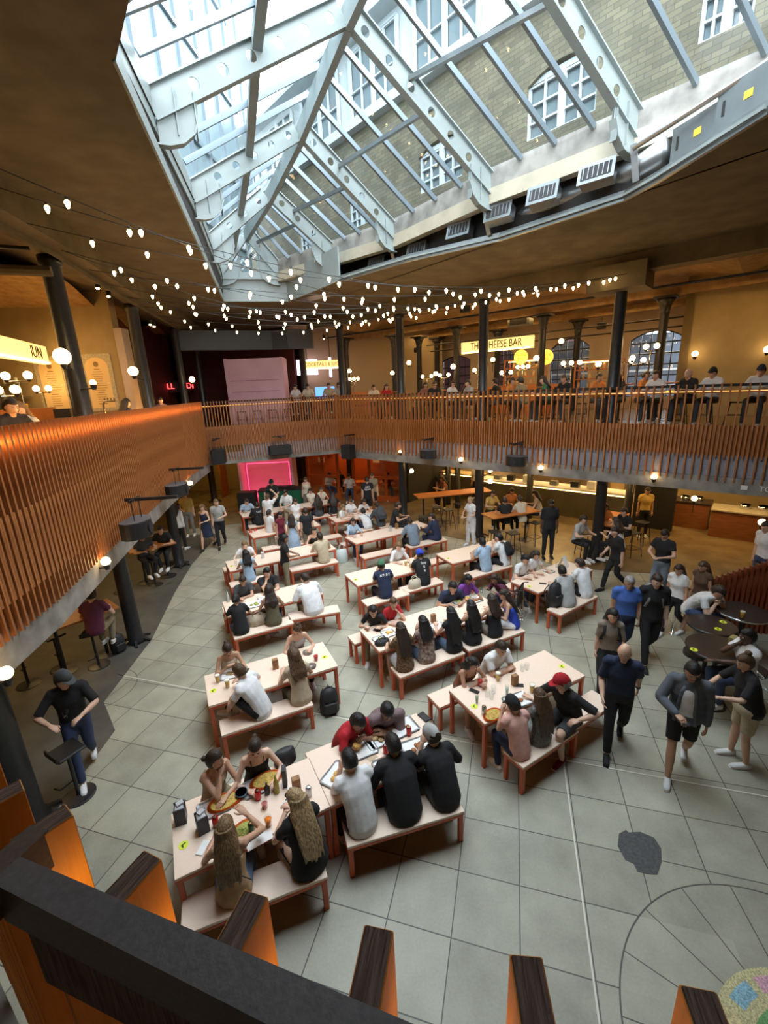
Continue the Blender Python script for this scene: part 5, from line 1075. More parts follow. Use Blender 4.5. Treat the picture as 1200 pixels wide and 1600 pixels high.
def ex_glasses(up=False):
    def f(t, d):
        b = MB(); HR, hp, hs = d['HR'], d['hp'], d['hs']; z, y = (.085, .070) if up else (.006, .094)
        for sg in (-1, 1): b.sphere(hp+HR@V([sg*.030, y, z])*hs, (.024, .006, .016), 10, 6, 0, HR); b.tube([hp+HR@V([sg*.055, y-.005, z])*hs, hp+HR@V([sg*.078, y-.09, z+.004])*hs], .0025, 5)
        b.tube([hp+HR@V([-.01, y+.004, z])*hs, hp+HR@V([.01, y+.004, z])*hs], .003, 5); b.build('sunglasses' if up else 'glasses', M['blackm'], t, True)
    return f
def ex_print(txts, size=.06, col='whitep', up=.34, front=False, dx=0.):
    def f(t, d):
        B = d['back']*(-1 if front else 1); c = d['spine'](up)+B*(.128 if not front else .135)*d['f2']**.6+d['lat']*dx; Z = unit(d['spine'](.42)-d['spine'](.15)); X = np.cross(Z, B)*1.; Y = np.cross(B, X)
        for i, s in enumerate(txts):
            o = text(s, size, M[col], t, (0, 0, 0), name='shirt_print', ex=.003); m_ = Matrix(((X[0], Z[0], B[0], 0), (X[1], Z[1], B[1], 0), (X[2], Z[2], B[2], 0), (0, 0, 0, 1))); p = c-Z*i*size*1.05; m_.translation = Vector(p); o.matrix_local = m_
    return f
def ex_phone(side=1, col='blackm', lit=False):
    def f(t, d):
        e, w_ = d['arm'][side]; q = unit(w_-e); b = MB(); c = w_+q*.10+V([-.03*side, 0, .012 if lit else -.02]); b.bbox((0, 0, 0), (.072, .148, .009), .003); o = b.build('phone', M[col], t); o.location = tuple(c); o.rotation_euler = (rad(20), 0, 0)
    return f
def ex_bunband(col):
    def f(t, d): b = MB(); b.sphere(d['hp']+d['HR']@V([0, 0, .06])*d['hs'], (.082, .098, .02), 16, 6, 0, d['HR']); b.build('head_band', cloth(col), t, True)
    return f
def ex_watch(side=1):
    def f(t, d): e, w_ = d['arm'][side]; q = unit(e-w_); b = MB(); b.tube([w_+q*.02, w_+q*.05], .034, 14); b.build('wristwatch', M['blackm'], t, True)
    return f
SEAT_UP = .0
def hloc(lean, k, seat, side=0):            # head centre (forward, up) in the person's own frame
    L = rad(lean); d = .50*k; a = L*1.3; nb = V([0, sin(a)*d, cos(a)*d+seat+.10]); d2 = .34*k; a2 = L*(.55+.75*d2/.55); ch = V([0, sin(a2)*d2, cos(a2)*d2+seat+.10]); nd = unit(nb-ch); u = unit(V([0, sin(L*.5)*.9+.12, 1])); return nb+u*.118*k+V([0, .012, .018*k])
def sit(px, py, bench_, face, label, lean=None, seat=.45, H=1.72, off=0., **kw):
    # seat a person so that the head appears at the given place; bench_ names what they sit on
    k = H/1.72; f = V([cos(rad(face)), sin(rad(face))]); L = 12 if lean is None else lean; pel = None
    for it in range(5):
        h = hloc(L, k, seat); P = at(px, py, h[2]+kw.get('z0', 0))
        if bench_ is None: pel = P[:2]-f*h[1]; break
        b0, u, n, BL = BN[bench_]; s = (P[:2]-b0)@u; s = min(max(s, .12), BL-.12); pel = b0+u*s+n*off
        if lean is None:
            d = (P[:2]-pel)@f; sl = (d-.05)/(.62*k); L = min(48, max(-6, math.degrees(math.asin(max(-.3, min(.8, sl))))/1.1))
        else: break
    return person(pel, face, label, 'sit', L, seat, H, **kw)
def stand(px, py, face, label, H=1.74, pose='stand', z0=0., **kw):   # px, py: top of the head centre
    P = at(px, py, .935*H+z0); f = V([cos(rad(face)), sin(rad(face))]); return person(P[:2]-f*.05, face, label, pose, kw.pop('lean', 3), H=H, z0=z0, **kw)
FAR, NEAR = -63, 117                       # facing directions across a table: towards the camera, away from it
ni = dict
# ---- nearest table
sit(325, 1183, 'Ff1', FAR+25, 'woman in a tan strap top, hand to her face, left end of nearest table', H=1.66, sex='f', skin='tan', hair='tied', hc='dark', top='beige', sleeve='strap', bottom='khaki', look=(35, 5), hr='chin', hl='cross', lean=12)
sit(398, 1166, 'Ff1', FAR, 'woman in a black strap top looking down at her orange pizza plate', H=1.66, sex='f', skin='pale', hair='tied', hc='dark', top='black', sleeve='strap', bottom='black', look=(-10, 28), hl='table', hr='table', lean=14)
sit(543, 1125, 'Ff2', FAR+15, 'man in a red polo shirt bending over a burger', skin='brown', hair='short', hc='black', top='red', bottom='black', look=(5, 38), lean=30, hl=(-.05, .42, .84), hr=(.08, .42, .84), neck=True, H=1.76)
sit(601, 1092, 'Ff2', FAR-12, 'big man in a mauve-grey T-shirt bending over his tray', skin='brown', hair='short', hc='black', top='mauve', sleeve='half', bottom='black', look=(0, 42), lean=30, fat=1.25, hl='cross', hr='table', H=1.80)
sit(352, 1312, 'F1', NEAR-10, 'woman with long highlighted hair and tan top, black strap across her back', H=1.64, sex='f', skin='tan', hair='long', hc='light', top='tan', sleeve='strap', bottom='denim', look=(-15, 10), hr=(.16, .38, .98), hl='table', lean=8, extra=[ex_bagstrap()])
sit(476, 1272, 'F1', NEAR+12, 'woman in a loose black dress with long blonde hair and sunglasses on her head', H=1.70, sex='f', skin='light', hair='xlong', hc='blonde', top='black', sleeve='short', bottom='black', bt='dress', look=(25, 14), fat=1.18, hl='phone', hr='phone', lean=12, shoe='white', extra=[ex_glasses(True), ex_phone(-1, 'screen', True)])
sit(556, 1196, 'F2', NEAR, 'man in a white shirt seen from behind, left of three on the bench', skin='light', hair='short', hc='black', top='white', sleeve='half', bottom='black', look=(5, 30), hl='eat', hr='eat', lean=20, H=1.74, fat=1.05)
sit(622, 1176, 'F2', NEAR-8, 'man in a black shirt with thick black hair, middle of three on the bench', skin='brown', hair='short', hc='black', top='black', sleeve='half', bottom='black', look=(10, 32), hl='table', hr='eat', lean=24, H=1.80, fat=1.2)
sit(690, 1168, 'F2', NEAR-5, 'man in a black T-shirt wearing a grey beanie, right of three on the bench', skin='light', hair='short', hc='dark', top='black', sleeve='half', bottom='dgrey', look=(25, 34), hl='eat', hr='table', lean=26, H=1.76, fat=1.05, cap=('beanie', 'lgrey'))
# ---- second table
sit(355, 1016, 'T2f1', FAR, 'woman in a beige vest looking at her phone over a bowl', H=1.66, sex='f', skin='tan', hair='tied', hc='dark', top='cream', sleeve='tank', bottom='black', look=(0, 36), hl='phone', hr='phone', lean=20, extra=[ex_phone(1)])
sit(463, 982, 'T2f2', FAR, 'woman in a grey sleeveless top with a high bun', H=1.66, sex='f', skin='light', hair='bun', hc='brown', top='lgrey', sleeve='tank', bottom='black', look=(0, 38), hl='table', hr='table', lean=18)
sit(404, 1060, 'T2a', 165, 'man in a white T-shirt and black shorts with one foot up on the bench', skin='light', hair='crop', hc='brown', top='white', bottom='black', bt='shorts', look=(-5, 25), hl=(-.02, .50, .72), hr=(.2, .42, .85), lean=22, H=1.80, legs={-1: ((-.16, .33, .82), (-.10, .52, .50)), 1: ((.13, .44, .52), (.15, .40, .08))})
sit(464, 1032, 'T2a', NEAR+3, 'woman in a beige top and olive trousers with curly brown hair', H=1.68, sex='f', skin='light', hair='curly', hc='brown', top='beige', bottom='olive', look=(5, 20), lean=12)
# ---- table on the right
sit(742, 1037, 'Rf1', FAR-10, 'woman in a rust strap top with dark hair at the right-hand table', H=1.62, sex='f', skin='tan', hair='mid', hc='black', top='rust', sleeve='strap', bottom='leopard', bt='skirt', look=(30, 18), lean=26, hl='table', hr='cross')
sit(783, 1012, 'Rf1', FAR, 'man in a white T-shirt with cropped dark hair leaning on folded arms', skin='tan', hair='crop', hc='dark', top='white', bottom='khaki', look=(-10, 30), lean=20, hl='cross', hr='cross', H=1.78, fat=1.1)
sit(777, 1104, 'Ra', NEAR-8, 'boy in a pink T-shirt and black cap at the table corner', H=1.52, skin='light', hair='short', hc='dark', top='pink', bottom='navy', look=(15, 30), lean=16, hl='eat', hr='table', cap=('cap', 'black'), shoe='cream')
sit(846, 1092, 'Ra', NEAR-5, 'girl with very long brown hair and a glittering dark dress', H=1.50, sex='f', skin='light', hair='xlong', hc='brown', top='sequin', sleeve='cap', bottom='sequin', bt='dress', look=(0, 10), lean=5)
sit(868, 1046, 'Rb', 215, 'man in a black T-shirt with a red and white cap sitting on the bench end', skin='light', hair='short', hc='grey', top='black', sleeve='half', bottom='dgrey', bt='shorts', look=(-40, 25), lean=18, hr=(.24, .38, .62), hl=(-.3, .30, .80), H=1.82, fat=1.1, cap=('cap', 'red'), shoe='maroon', off=-.02)
# ---- third and fourth rows, left
sit(378, 905, 'T3f', FAR, 'boy in a dark grey T-shirt at the salad tray table', H=1.55, skin='tan', hair='short', hc='dark', top='dgrey', look=(0, 28), lean=14, hl='cross', hr='table')
sit(418, 896, 'T3f', FAR, 'young man in a black T-shirt resting his chin on his hand', skin='light', hair='short', hc='black', top='black', look=(10, 15), lean=12, hl='cross', hr='chin')
sit(372, 944, 'T3a', NEAR, 'woman in a black T-shirt with tied hair at the left end of the tray table', H=1.62, sex='f', skin='light', hair='tied', hc='black', top='black', look=(-20, 20), lean=12)
sit(427, 934, 'T3a', NEAR-5, 'woman in an olive vest with dark curly hair beside the canvas bag', H=1.66, sex='f', skin='tan', hair='curly', hc='dark', top='olive', sleeve='tank', bottom='jeans', look=(-15, 15), lean=12, hl=(-.05, .28, .72))
sit(487, 912, 'T3b', NEAR+8, 'large balding man in a white T-shirt seen from behind', skin='light', hair='crop', hc='dark', top='white', sleeve='half', bottom='khaki', look=(25, 28), lean=24, fat=1.35, H=1.80)
sit(380, 848, 'T4f1', FAR, 'boy in a white T-shirt reaching out with one hand at the left row', H=1.52, skin='pale', hair='short', hc='light', top='white', look=(-40, 25), lean=14, hr=(.35, .35, .66), hl='table')
sit(388, 872, 'T4a', NEAR, 'woman in a pale blue-white top with black hair in the fourth row', H=1.62, sex='f', skin='tan', hair='mid', hc='black', top='sky', sleeve='cap', bottom='lgrey', look=(15, 15), lean=8)
stand(444, 840, 15, 'standing boy in a black T-shirt and khaki trousers between the left rows', H=1.62, skin='brown', hair='short', hc='black', top='black', bottom='khaki', hl='hold', hr='hold', look=(0, 10))
sit(491, 830, 'T4f2', FAR, 'laughing dark-haired woman in a black vest in the fourth row', H=1.64, sex='f', skin='light', hair='long', hc='dark', top='black', sleeve='tank', look=(20, 10), lean=16)
sit(505, 842, 'T4b', NEAR+5, 'man in a beige T-shirt seen from behind in the fourth row', skin='tan', hair='short', hc='dark', top='beige', bottom='khaki', look=(0, 15), lean=14, fat=1.05)
stand(437, 803, -40, 'standing girl in a maroon top with black hair', H=1.56, sex='f', skin='tan', hair='pony', hc='black', top='maroon', bottom='black', sleeve='cap', look=(0, 15))
stand(455, 807, 100, 'standing girl in a pale blue dress with a thin bag strap', H=1.50, sex='f', skin='light', hair='mid', hc='dark', top='sky', bottom='sky', bt='dress', sleeve='cap', extra=[ex_bagstrap()])
stand(477, 797, 110, 'standing teenager in a black T-shirt seen from behind near the booth', H=1.62, skin='light', hair='short', hc='dark', top='black', bottom='khaki', bt='shorts')
stand(461, 782, -60, 'standing woman with long dark hair left of the booth crowd', H=1.58, sex='f', skin='tan', hair='long', hc='dark', top='white', bottom='beige')
stand(446, 768, -110, 'standing man in a white shirt looking down in front of the booth', H=1.68, skin='tan', hair='short', hc='dark', top='white', sleeve='half', bottom='beige', look=(0, 30), hl='hold', hr='hold')
stand(418, 775, 80, 'standing youth in a white T-shirt with a raised arm near the booth', H=1.68, skin='light', hair='short', hc='brown', top='white', bottom='cream', bt='shorts', hr='up')
stand(420, 800, 60, 'standing boy in white partly behind the girl in maroon', H=1.50, skin='light', hair='short', hc='dark', top='white', bottom='cream')
sit(398, 785, 'T6a', NEAR, 'person in a black top with a printed back at the farthest left table', skin='light', hair='short', hc='black', top='black', sleeve='half', look=(0, 20), lean=18, fat=1.15, extra=[ex_print(['LIVE'], .10)])
sit(384, 783, 'T6f', FAR, 'person in a light blue shirt at the farthest left table', skin='light', hair='short', hc='dark', top='sky', look=(20, 25), lean=18)
sit(484, 770, 'T6b', NEAR, 'woman with long dark hair and navy skirt at the farthest table', H=1.64, sex='f', skin='light', hair='long', hc='dark', top='dgrey', bottom='navy', lean=6)
sit(483, 766, 'T6g', FAR, 'pale-shirted woman facing the camera at the farthest table, left one', H=1.62, sex='f', skin='light', hair='long', hc='dark', top='cream', look=(0, 20))
sit(505, 765, 'T6g', FAR, 'woman in a pale top leaning on her elbow at the farthest table', H=1.62, sex='f', skin='light', hair='tied', hc='brown', top='cream', hr='chin', look=(0, 15))
sit(516, 776, 'T6c', NEAR-20, 'woman in black with long dark hair and jeans at the farthest table', H=1.64, sex='f', skin='light', hair='long', hc='dark', top='black', bottom='sky', lean=12)
sit(536, 793, None, -20, 'woman with long fair hair sitting on the end of the farthest bench', H=1.60, sex='f', skin='light', hair='long', hc='light', top='white', bottom='cream', lean=10)
# ---- middle rows
sit(548, 784, 'U1f', FAR, 'woman in white facing the camera, left of two near the orange room', H=1.62, sex='f', skin='light', hair='tied', hc='brown', top='white', look=(0, 25))
sit(569, 783, 'U1f', FAR, 'woman in white facing the camera, right of two near the orange room', H=1.62, sex='f', skin='light', hair='mid', hc='dark', top='white', look=(20, 20))
sit(559, 793, 'U1a', NEAR-10, 'person in a white T-shirt with a dark shoulder strap seen from behind', skin='light', hair='short', hc='black', top='white', look=(0, 15), extra=[ex_bagstrap()])
sit(574, 790, 'U1b', NEAR, 'person hunched under a dark backpack near the orange room', skin='light', hair='short', hc='dark', top='dgrey', bottom='khaki', sleeve='long', look=(0, 20), lean=20, extra=[ex_backpack('dgrey', 1.1)])
sit(555, 817, 'U2f', FAR, 'woman in a light blue blouse and glasses facing the camera', H=1.62, sex='f', skin='light', hair='mid', hc='dark', top='sky', sleeve='half', look=(-10, 10), lean=8, extra=[ex_glasses()])
sit(641, 815, 'U2b', NEAR, 'man in a grey-blue shirt seen from behind in the middle rows', skin='tan', hair='short', hc='dark', top='greyblue', sleeve='half', bottom='black', look=(0, 22), lean=20, fat=1.1)
sit(680, 808, 'U2b', NEAR+25, 'man in a navy hooded top turned to his neighbour', skin='light', hair='short', hc='dark', top='navy', sleeve='long', bottom='navy', look=(40, 15), lean=14)
sit(625, 855, 'U3f', FAR, 'woman in a white blouse with reddish hair facing the camera', H=1.64, sex='f', skin='pale', hair='mid', hc='light', top='white', sleeve='half', look=(0, 22), lean=14)
sit(592, 882, 'U3a', NEAR-5, 'man in a navy sports shirt and green cap seen from behind', skin='light', hair='short', hc='dark', top='navy', bottom='black', look=(-25, 15), lean=16, hl='eat', cap=('cap', 'green', 'back'), extra=[ex_print(['AWAY'], .085, up=.40)])
sit(654, 866, 'U3b', NEAR-5, 'man in a black T-shirt with white back print and blue cap', skin='light', hair='short', hc='dark', top='black', bottom='black', look=(5, 15), lean=14, hl='eat', cap=('cap', 'cobalt', 'back'), extra=[ex_print(['Stay', '8', '8'], .09, up=.42)], fat=1.1)
sit(748, 845, 'U5a', NEAR, 'man in a pale blue T-shirt in the row before the white-clad woman', skin='tan', hair='short', hc='black', top='sky', bottom='black', look=(-10, 10), lean=12, fat=1.05)
sit(778, 838, 'U5a', NEAR+15, 'person in a white T-shirt wearing a black backpack, elbows on table', skin='light', hair='short', hc='black', top='white', bottom='black', look=(30, 12), lean=16, hl='eat', extra=[ex_backpack('black', .85)])
sit(812, 870, 'U6f', FAR, 'man in a white T-shirt with black fringe facing the camera', skin='light', hair='short', hc='black', top='white', look=(0, 25), lean=16)
sit(852, 872, 'U6f', FAR, 'woman in a white T-shirt with wavy dark hair looking at a menu', H=1.62, sex='f', skin='light', hair='mid', hc='dark', top='white', look=(15, 25), lean=12)
sit(872, 892, 'U6a', NEAR-5, 'person in a grey and white hooded top with a large black backpack', skin='light', hair='short', hc='black', top='lgrey', sleeve='long', bottom='black', look=(-15, 20), lean=18, fat=1.1)
sit(905, 882, 'U6a', NEAR-5, 'man in a white T-shirt at the right end of the four friends', skin='light', hair='short', hc='dark', top='white', bottom='black', look=(30, 25), lean=18, fat=1.05)
# ---- big group of women
sit(588, 944, 'U4f1', FAR-35, 'woman in a black T-shirt with long tied black hair leaning to her friend', H=1.68, sex='f', skin='light', hair='long', hc='black', top='black', bottom='khaki', look=(20, 22), lean=28)
sit(607, 938, 'U4f1', FAR+5, 'woman in a red top hidden behind the leaning black-haired woman', H=1.64, sex='f', skin='light', hair='tied', hc='brown', top='red', bottom='red', look=(-25, 15), lean=20, hl='chin')
sit(694, 905, 'U4f2', FAR-15, 'man in a navy polo shirt reaching across the crowded table', skin='tan', hair='short', hc='black', top='navy', look=(10, 28), lean=24, H=1.76, neck=True)
sit(726, 899, 'U4f2', FAR, 'woman in a purple top with sunglasses pushed up in her hair', H=1.64, sex='f', skin='brown', hair='long', hc='black', top='purple', sleeve='half', look=(0, 20), lean=14, extra=[ex_glasses(True)])
sit(772, 906, None, 205, 'woman in a plum patterned top at the far end beside the wheelchair', H=1.62, sex='f', skin='brown', hair='mid', hc='dark', top='plum', sleeve='long', look=(0, 25), lean=30, seat=.46)
sit(787, 930, None, 175, 'woman with long dark hair and a cobalt blue top over a white skirt', H=1.64, sex='f', skin='tan', hair='long', hc='dark', top='cobalt', sleeve='tube', bottom='white', bt='skirt', look=(10, 18), lean=16, extra=[ex_glasses(True)])
sit(627, 985, 'U4a', NEAR-5, 'woman in a leopard print top and grey skirt with long brown hair', H=1.64, sex='f', skin='light', hair='long', hc='dark', top='leopard', bottom='lgrey', bt='skirt', look=(0, 15), lean=10)
sit(656, 970, 'U4a', NEAR-8, 'woman in a pale patterned top with wavy black hair', H=1.62, sex='f', skin='light', hair='mid', hc='black', top='pattern', bottom='denim', look=(10, 15), lean=10, hl='eat')
sit(697, 953, 'U4a', NEAR-5, 'woman in a black top and denim shorts with long black hair', H=1.64, sex='f', skin='light', hair='xlong', hc='black', top='black', sleeve='cap', bottom='denim', look=(5, 12), lean=8)
sit(737, 949, 'U4b', NEAR-8, 'woman all in black with long black hair in the middle of the bench', H=1.64, sex='f', skin='tan', hair='long', hc='black', top='black', sleeve='tank', bottom='black', look=(0, 12), lean=8)
sit(765, 936, 'U4b', NEAR-5, 'woman in a black vest and taupe trousers at the right of the bench', H=1.62, sex='f', skin='light', hair='mid', hc='dark', top='black', sleeve='strap', bottom='taupe', look=(0, 12), lean=10)
# ---- walkers on the right
stand(977, 1010, -118, 'bald man in a dark navy short-sleeved shirt walking towards the camera', H=1.78, pose='walk', skin='light', hair='bald', top='navy', sleeve='half', bottom='black', hr='swingf', hl='swingb', look=(-10, 12), fat=1.08, shoe='black', extra=[ex_watch(-1)], lean=4)
stand(984, 903, -108, 'man in a bright blue polo shirt holding a phone', H=1.78, pose='walk', skin='tan', hair='crop', hc='grey', top='blue', bottom='navy', hl='side', hr='side', fat=1.12, neck=True, extra=[ex_phone(-1)], shoe='black')
stand(1027, 900, -105, 'tall man in a black shirt with grey backpack straps', H=1.86, pose='walk', skin='pale', hair='short', hc='dark', top='black', sleeve='half', bottom='black', hl='side', hr='swingb', fat=1.1, shoe='black', extra=[ex_backpack('grey', .9)])
stand(958, 955, -110, 'woman in a grey-brown top and black skirt with a black rucksack', H=1.66, pose='walk', sex='f', skin='light', hair='long', hc='black', top='taupe', sleeve='half', bottom='black', bt='wide', hl='swingf', hr='side', look=(15, 8), extra=[ex_backpack('black', .8)])
stand(1084, 1036, -125, 'man in an open grey jacket, cream vest and black shorts looking at his phone', H=1.80, pose='walk', skin='tan', hair='short', hc='black', top='slate', sleeve='long', bottom='black', bt='shorts', hl='side', hr=(.10, .34, 1.10), look=(10, 30), fat=1.12, extra=[ex_phone(1), ex_jacket('slate', 'white')], lean=6)
stand(1178, 1030, 170, 'woman in a black T-shirt and pale shorts standing at the round tables', H=1.70, sex='f', skin='light', hair='bun', hc='brown', top='black', sleeve='half', bottom='beige', bt='shorts', hl=(-.15, .46, 1.10), hr=(.12, .48, 1.06), look=(10, 15), fat=1.25, extra=[ex_print(['SERV', 'US', 'WORLD'], .07, up=.40)], lean=10)
sit(1123, 925, None, -70, 'man in a white polo shirt bent over his phone at the round tables', skin='light', hair='short', hc='dark', top='white', look=(0, 45), lean=34, seat=.72, hl=(-.06, .44, 1.10), hr=(.06, .44, 1.10), H=1.80, fat=1.15, neck=True, extra=[ex_phone(1)])
sit(1168, 995, None, 175, 'person in a white T-shirt resting an arm on the round table', skin='dark', hair='short', hc='black', top='white', look=(0, 5), lean=4, seat=.66, hl=(-.10, .52, 1.06), hr='chin')
stand(966, 825, 190, 'man in a black T-shirt and black trousers striding past the column', H=1.76, pose='walk', skin='light', hair='short', hc='dark', top='black', sleeve='half', bottom='black', hr='swingf', shoe='black', lean=8)
stand(1040, 830, 215, 'young man in a black T-shirt and grey jeans carrying a tray', H=1.80, pose='walk', skin='light', hair='short', hc='dark', top='black', bottom='greyblue', hl='hold', hr='hold', look=(0, 35))
stand(1062, 885, 215, 'woman in a white T-shirt and dark skirt behind the black-shirted man', H=1.58, pose='walk', sex='f', skin='tan', hair='mid', hc='dark', top='white', bottom='black', sleeve='short')
stand(1100, 880, 200, 'woman with long brown hair and a brown dress passing the stairs', H=1.64, pose='walk', sex='f', skin='tan', hair='xlong', hc='brown', top='brown', bottom='khaki', bt='dress', sleeve='cap')
p = atplane(1194, 868, SP0+SN*.6, SN); ks = int(((p[:2]-ST0)@SD)/.28); zs_ = .12*(max(0, min(15, ks))+1); person(p[:2], 180, 'man in a white T-shirt behind the stair balustrade at the right edge', 'stand', 3, H=1.74, skin='light', hair='short', hc='dark', top='white', sleeve='half', z0=max(zs_, 0))
stand(861, 784, -95, 'tall man in a black T-shirt and black trousers facing the camera', H=1.86, skin='dark', hair='crop', hc='black', top='black', sleeve='half', bottom='black', hl='side', hr='side', shoe='black')
stand(735, 780, 215, 'woman in a white blouse and wide white trousers carrying a grey jacket', H=1.68, sex='f', skin='light', hair='tied', hc='blonde', top='white', bottom='white', bt='wide', hl='hold', hr='hold')
# ---- left side
stand(96, 1050, -55, 'waiter in a black T-shirt, black cap and jeans carrying a glass', H=1.80, pose='walk', skin='light', hair='short', hc='dark', top='black', sleeve='half', bottom='jeans', hl=(-.10, .38, 1.16), hr=(.22, .36, 1.16), look=(40, 25), cap=('cap', 'dgrey'), lean=6)
sit(143, 930, None, 100, 'man in a purple T-shirt seen from behind at the orange high table', skin='light', hair='short', hc='dark', top='plum', sleeve='short', bottom='khaki', look=(0, 15), lean=10, seat=.74, H=1.76, shoe='white', fat=1.05)
stand(315, 790, -100, 'strolling woman in a navy dress and black boots', H=1.66, pose='walk', sex='f', skin='light', hair='long', hc='light', top='navy', sleeve='tank', bottom='navy', bt='dress', shoe='black', hl='hold')
stand(337, 782, -75, 'strolling man in a grey-green T-shirt and black trousers', H=1.78, pose='walk', skin='light', hair='short', hc='light', top='lgrey', bottom='black', shoe='black', hl='hold', look=(30, 5))
stand(288, 772, -80, 'man in a mustard shirt talking by the third left column', H=1.74, skin='tan', hair='short', hc='dark', top='mustard', sleeve='half', bottom='grey', hr='hold')
stand(276, 790, 70, 'person in a white shirt with dark hair by the third left column', H=1.66, sex='f', skin='light', hair='mid', hc='black', top='white', sleeve='long', bottom='black')
sit(250, 828, None, -80, 'seated dark-clothed figure at the far left high table', skin='tan', hair='short', hc='black', top='black', bottom='black', seat=.74)
sit(222, 838, None, -40, 'figure in dark clothes in the shade left of the high table', skin='tan', hair='short', hc='black', top='dgrey', bottom='black', seat=.74)
# ---- back
stand(424, 752, -95, 'disc jockey in a black T-shirt standing at the green booth', H=1.78, skin='tan', hair='short', hc='dark', top='black', sleeve='half', bottom='black', hl=(-.2, .42, 1.12), hr=(.2, .42, 1.12), cap=('cap', 'black'), look=(0, 20))
stand(573, 748, 95, 'man in a black T-shirt with a white back print near the orange room', H=1.80, skin='tan', hair='short', hc='dark', top='black', bottom='black', bt='shorts', extra=[ex_print(['ABC', 'TEAM'], .10, up=.40)])
stand(581, 742, -80, 'bearded man facing the camera near the orange room', H=1.80, skin='light', hair='short', hc='brown', top='khaki', bottom='black', bt='shorts')
stand(477, 748, -90, 'woman in a pale dress standing by the pink tower', H=1.64, sex='f', skin='light', hair='long', hc='brown', top='cream', bottom='taupe', bt='wide', sleeve='tank')
for i, (x, y, c, f_) in enumerate(((515, 742, 'cream', -60), (530, 738, 'black', 90), (545, 745, 'white', -90), (606, 742, 'maroon', -80))):
    sit(x, y, None, f_, '%s diner inside the red-lit room, %s from the left' % ({'cream': 'cream-shirted', 'black': 'black-shirted', 'white': 'white-shirted', 'maroon': 'maroon-shirted'}[c], ['first', 'second', 'third', 'last'][i]), skin='light', hc='dark', top=c)
# ---- high tables under the right gallery
for i, (x, y, c, f_, sx, hr_, sk) in enumerate(((770, 772, 'yellow', -70, 'm', 'short', 'tan'), (788, 782, 'black', 100, 'm', 'short', 'tan'), (800, 768, 'orange', -90, 'f', 'long', 'tan'), (812, 780, 'cream', 110, 'm', 'short', 'light'), (836, 772, 'beige', 160, 'f', 'mid', 'light'), (912, 812, 'lgrey', -60, 'm', 'short', 'light'), (946, 793, 'orange', -110, 'f', 'mid', 'tan'), (975, 800, 'black', 200, 'm', 'short', 'light'), (962, 815, 'white', 120, 'f', 'mid', 'light'), (622, 790, 'black', -10, 'm', 'short', 'tan'), (690, 748, 'rust', 200, 'f', 'mid', 'tan'))):
    ww = {'yellow': 'yellow shirt', 'black': 'black top', 'orange': 'orange top', 'cream': 'cream shirt', 'beige': 'beige top', 'lgrey': 'grey T-shirt', 'white': 'white top', 'rust': 'rust top'}[c]
    pl = ['at the left of the middle high table', 'with back turned at the middle high table', 'behind the middle high table', 'seen from behind at the middle high table', 'at the right of the middle high table', 'sitting just left of the big lower column', 'behind the right high table', 'at the far side of the right high table', 'with back turned at the right high table', 'half hidden behind the lower column of the long high table', 'leaning at the right end of the long high table'][i]
    sit(x, y, None, f_, '%s in %s %s' % ('woman' if sx == 'f' else 'man', ('an ' if c == 'orange' else 'a ')+ww, pl), skin=sk, sex=sx, hair=hr_, hc='dark', top=c, bottom='black', seat=.72)
for i, (x, y, c, lb) in enumerate(((690, 738, 'black', 'bar worker behind the left steel bar'), (1012, 765, 'yellow', 'person in a yellow top beyond the right end of the steel bar'), (745, 728, 'white', 'cook in white behind the long steel bar'))): stand(x, y, -100, lb, H=1.72, skin='tan', hair='short', hc='dark', top=c, bottom='black')
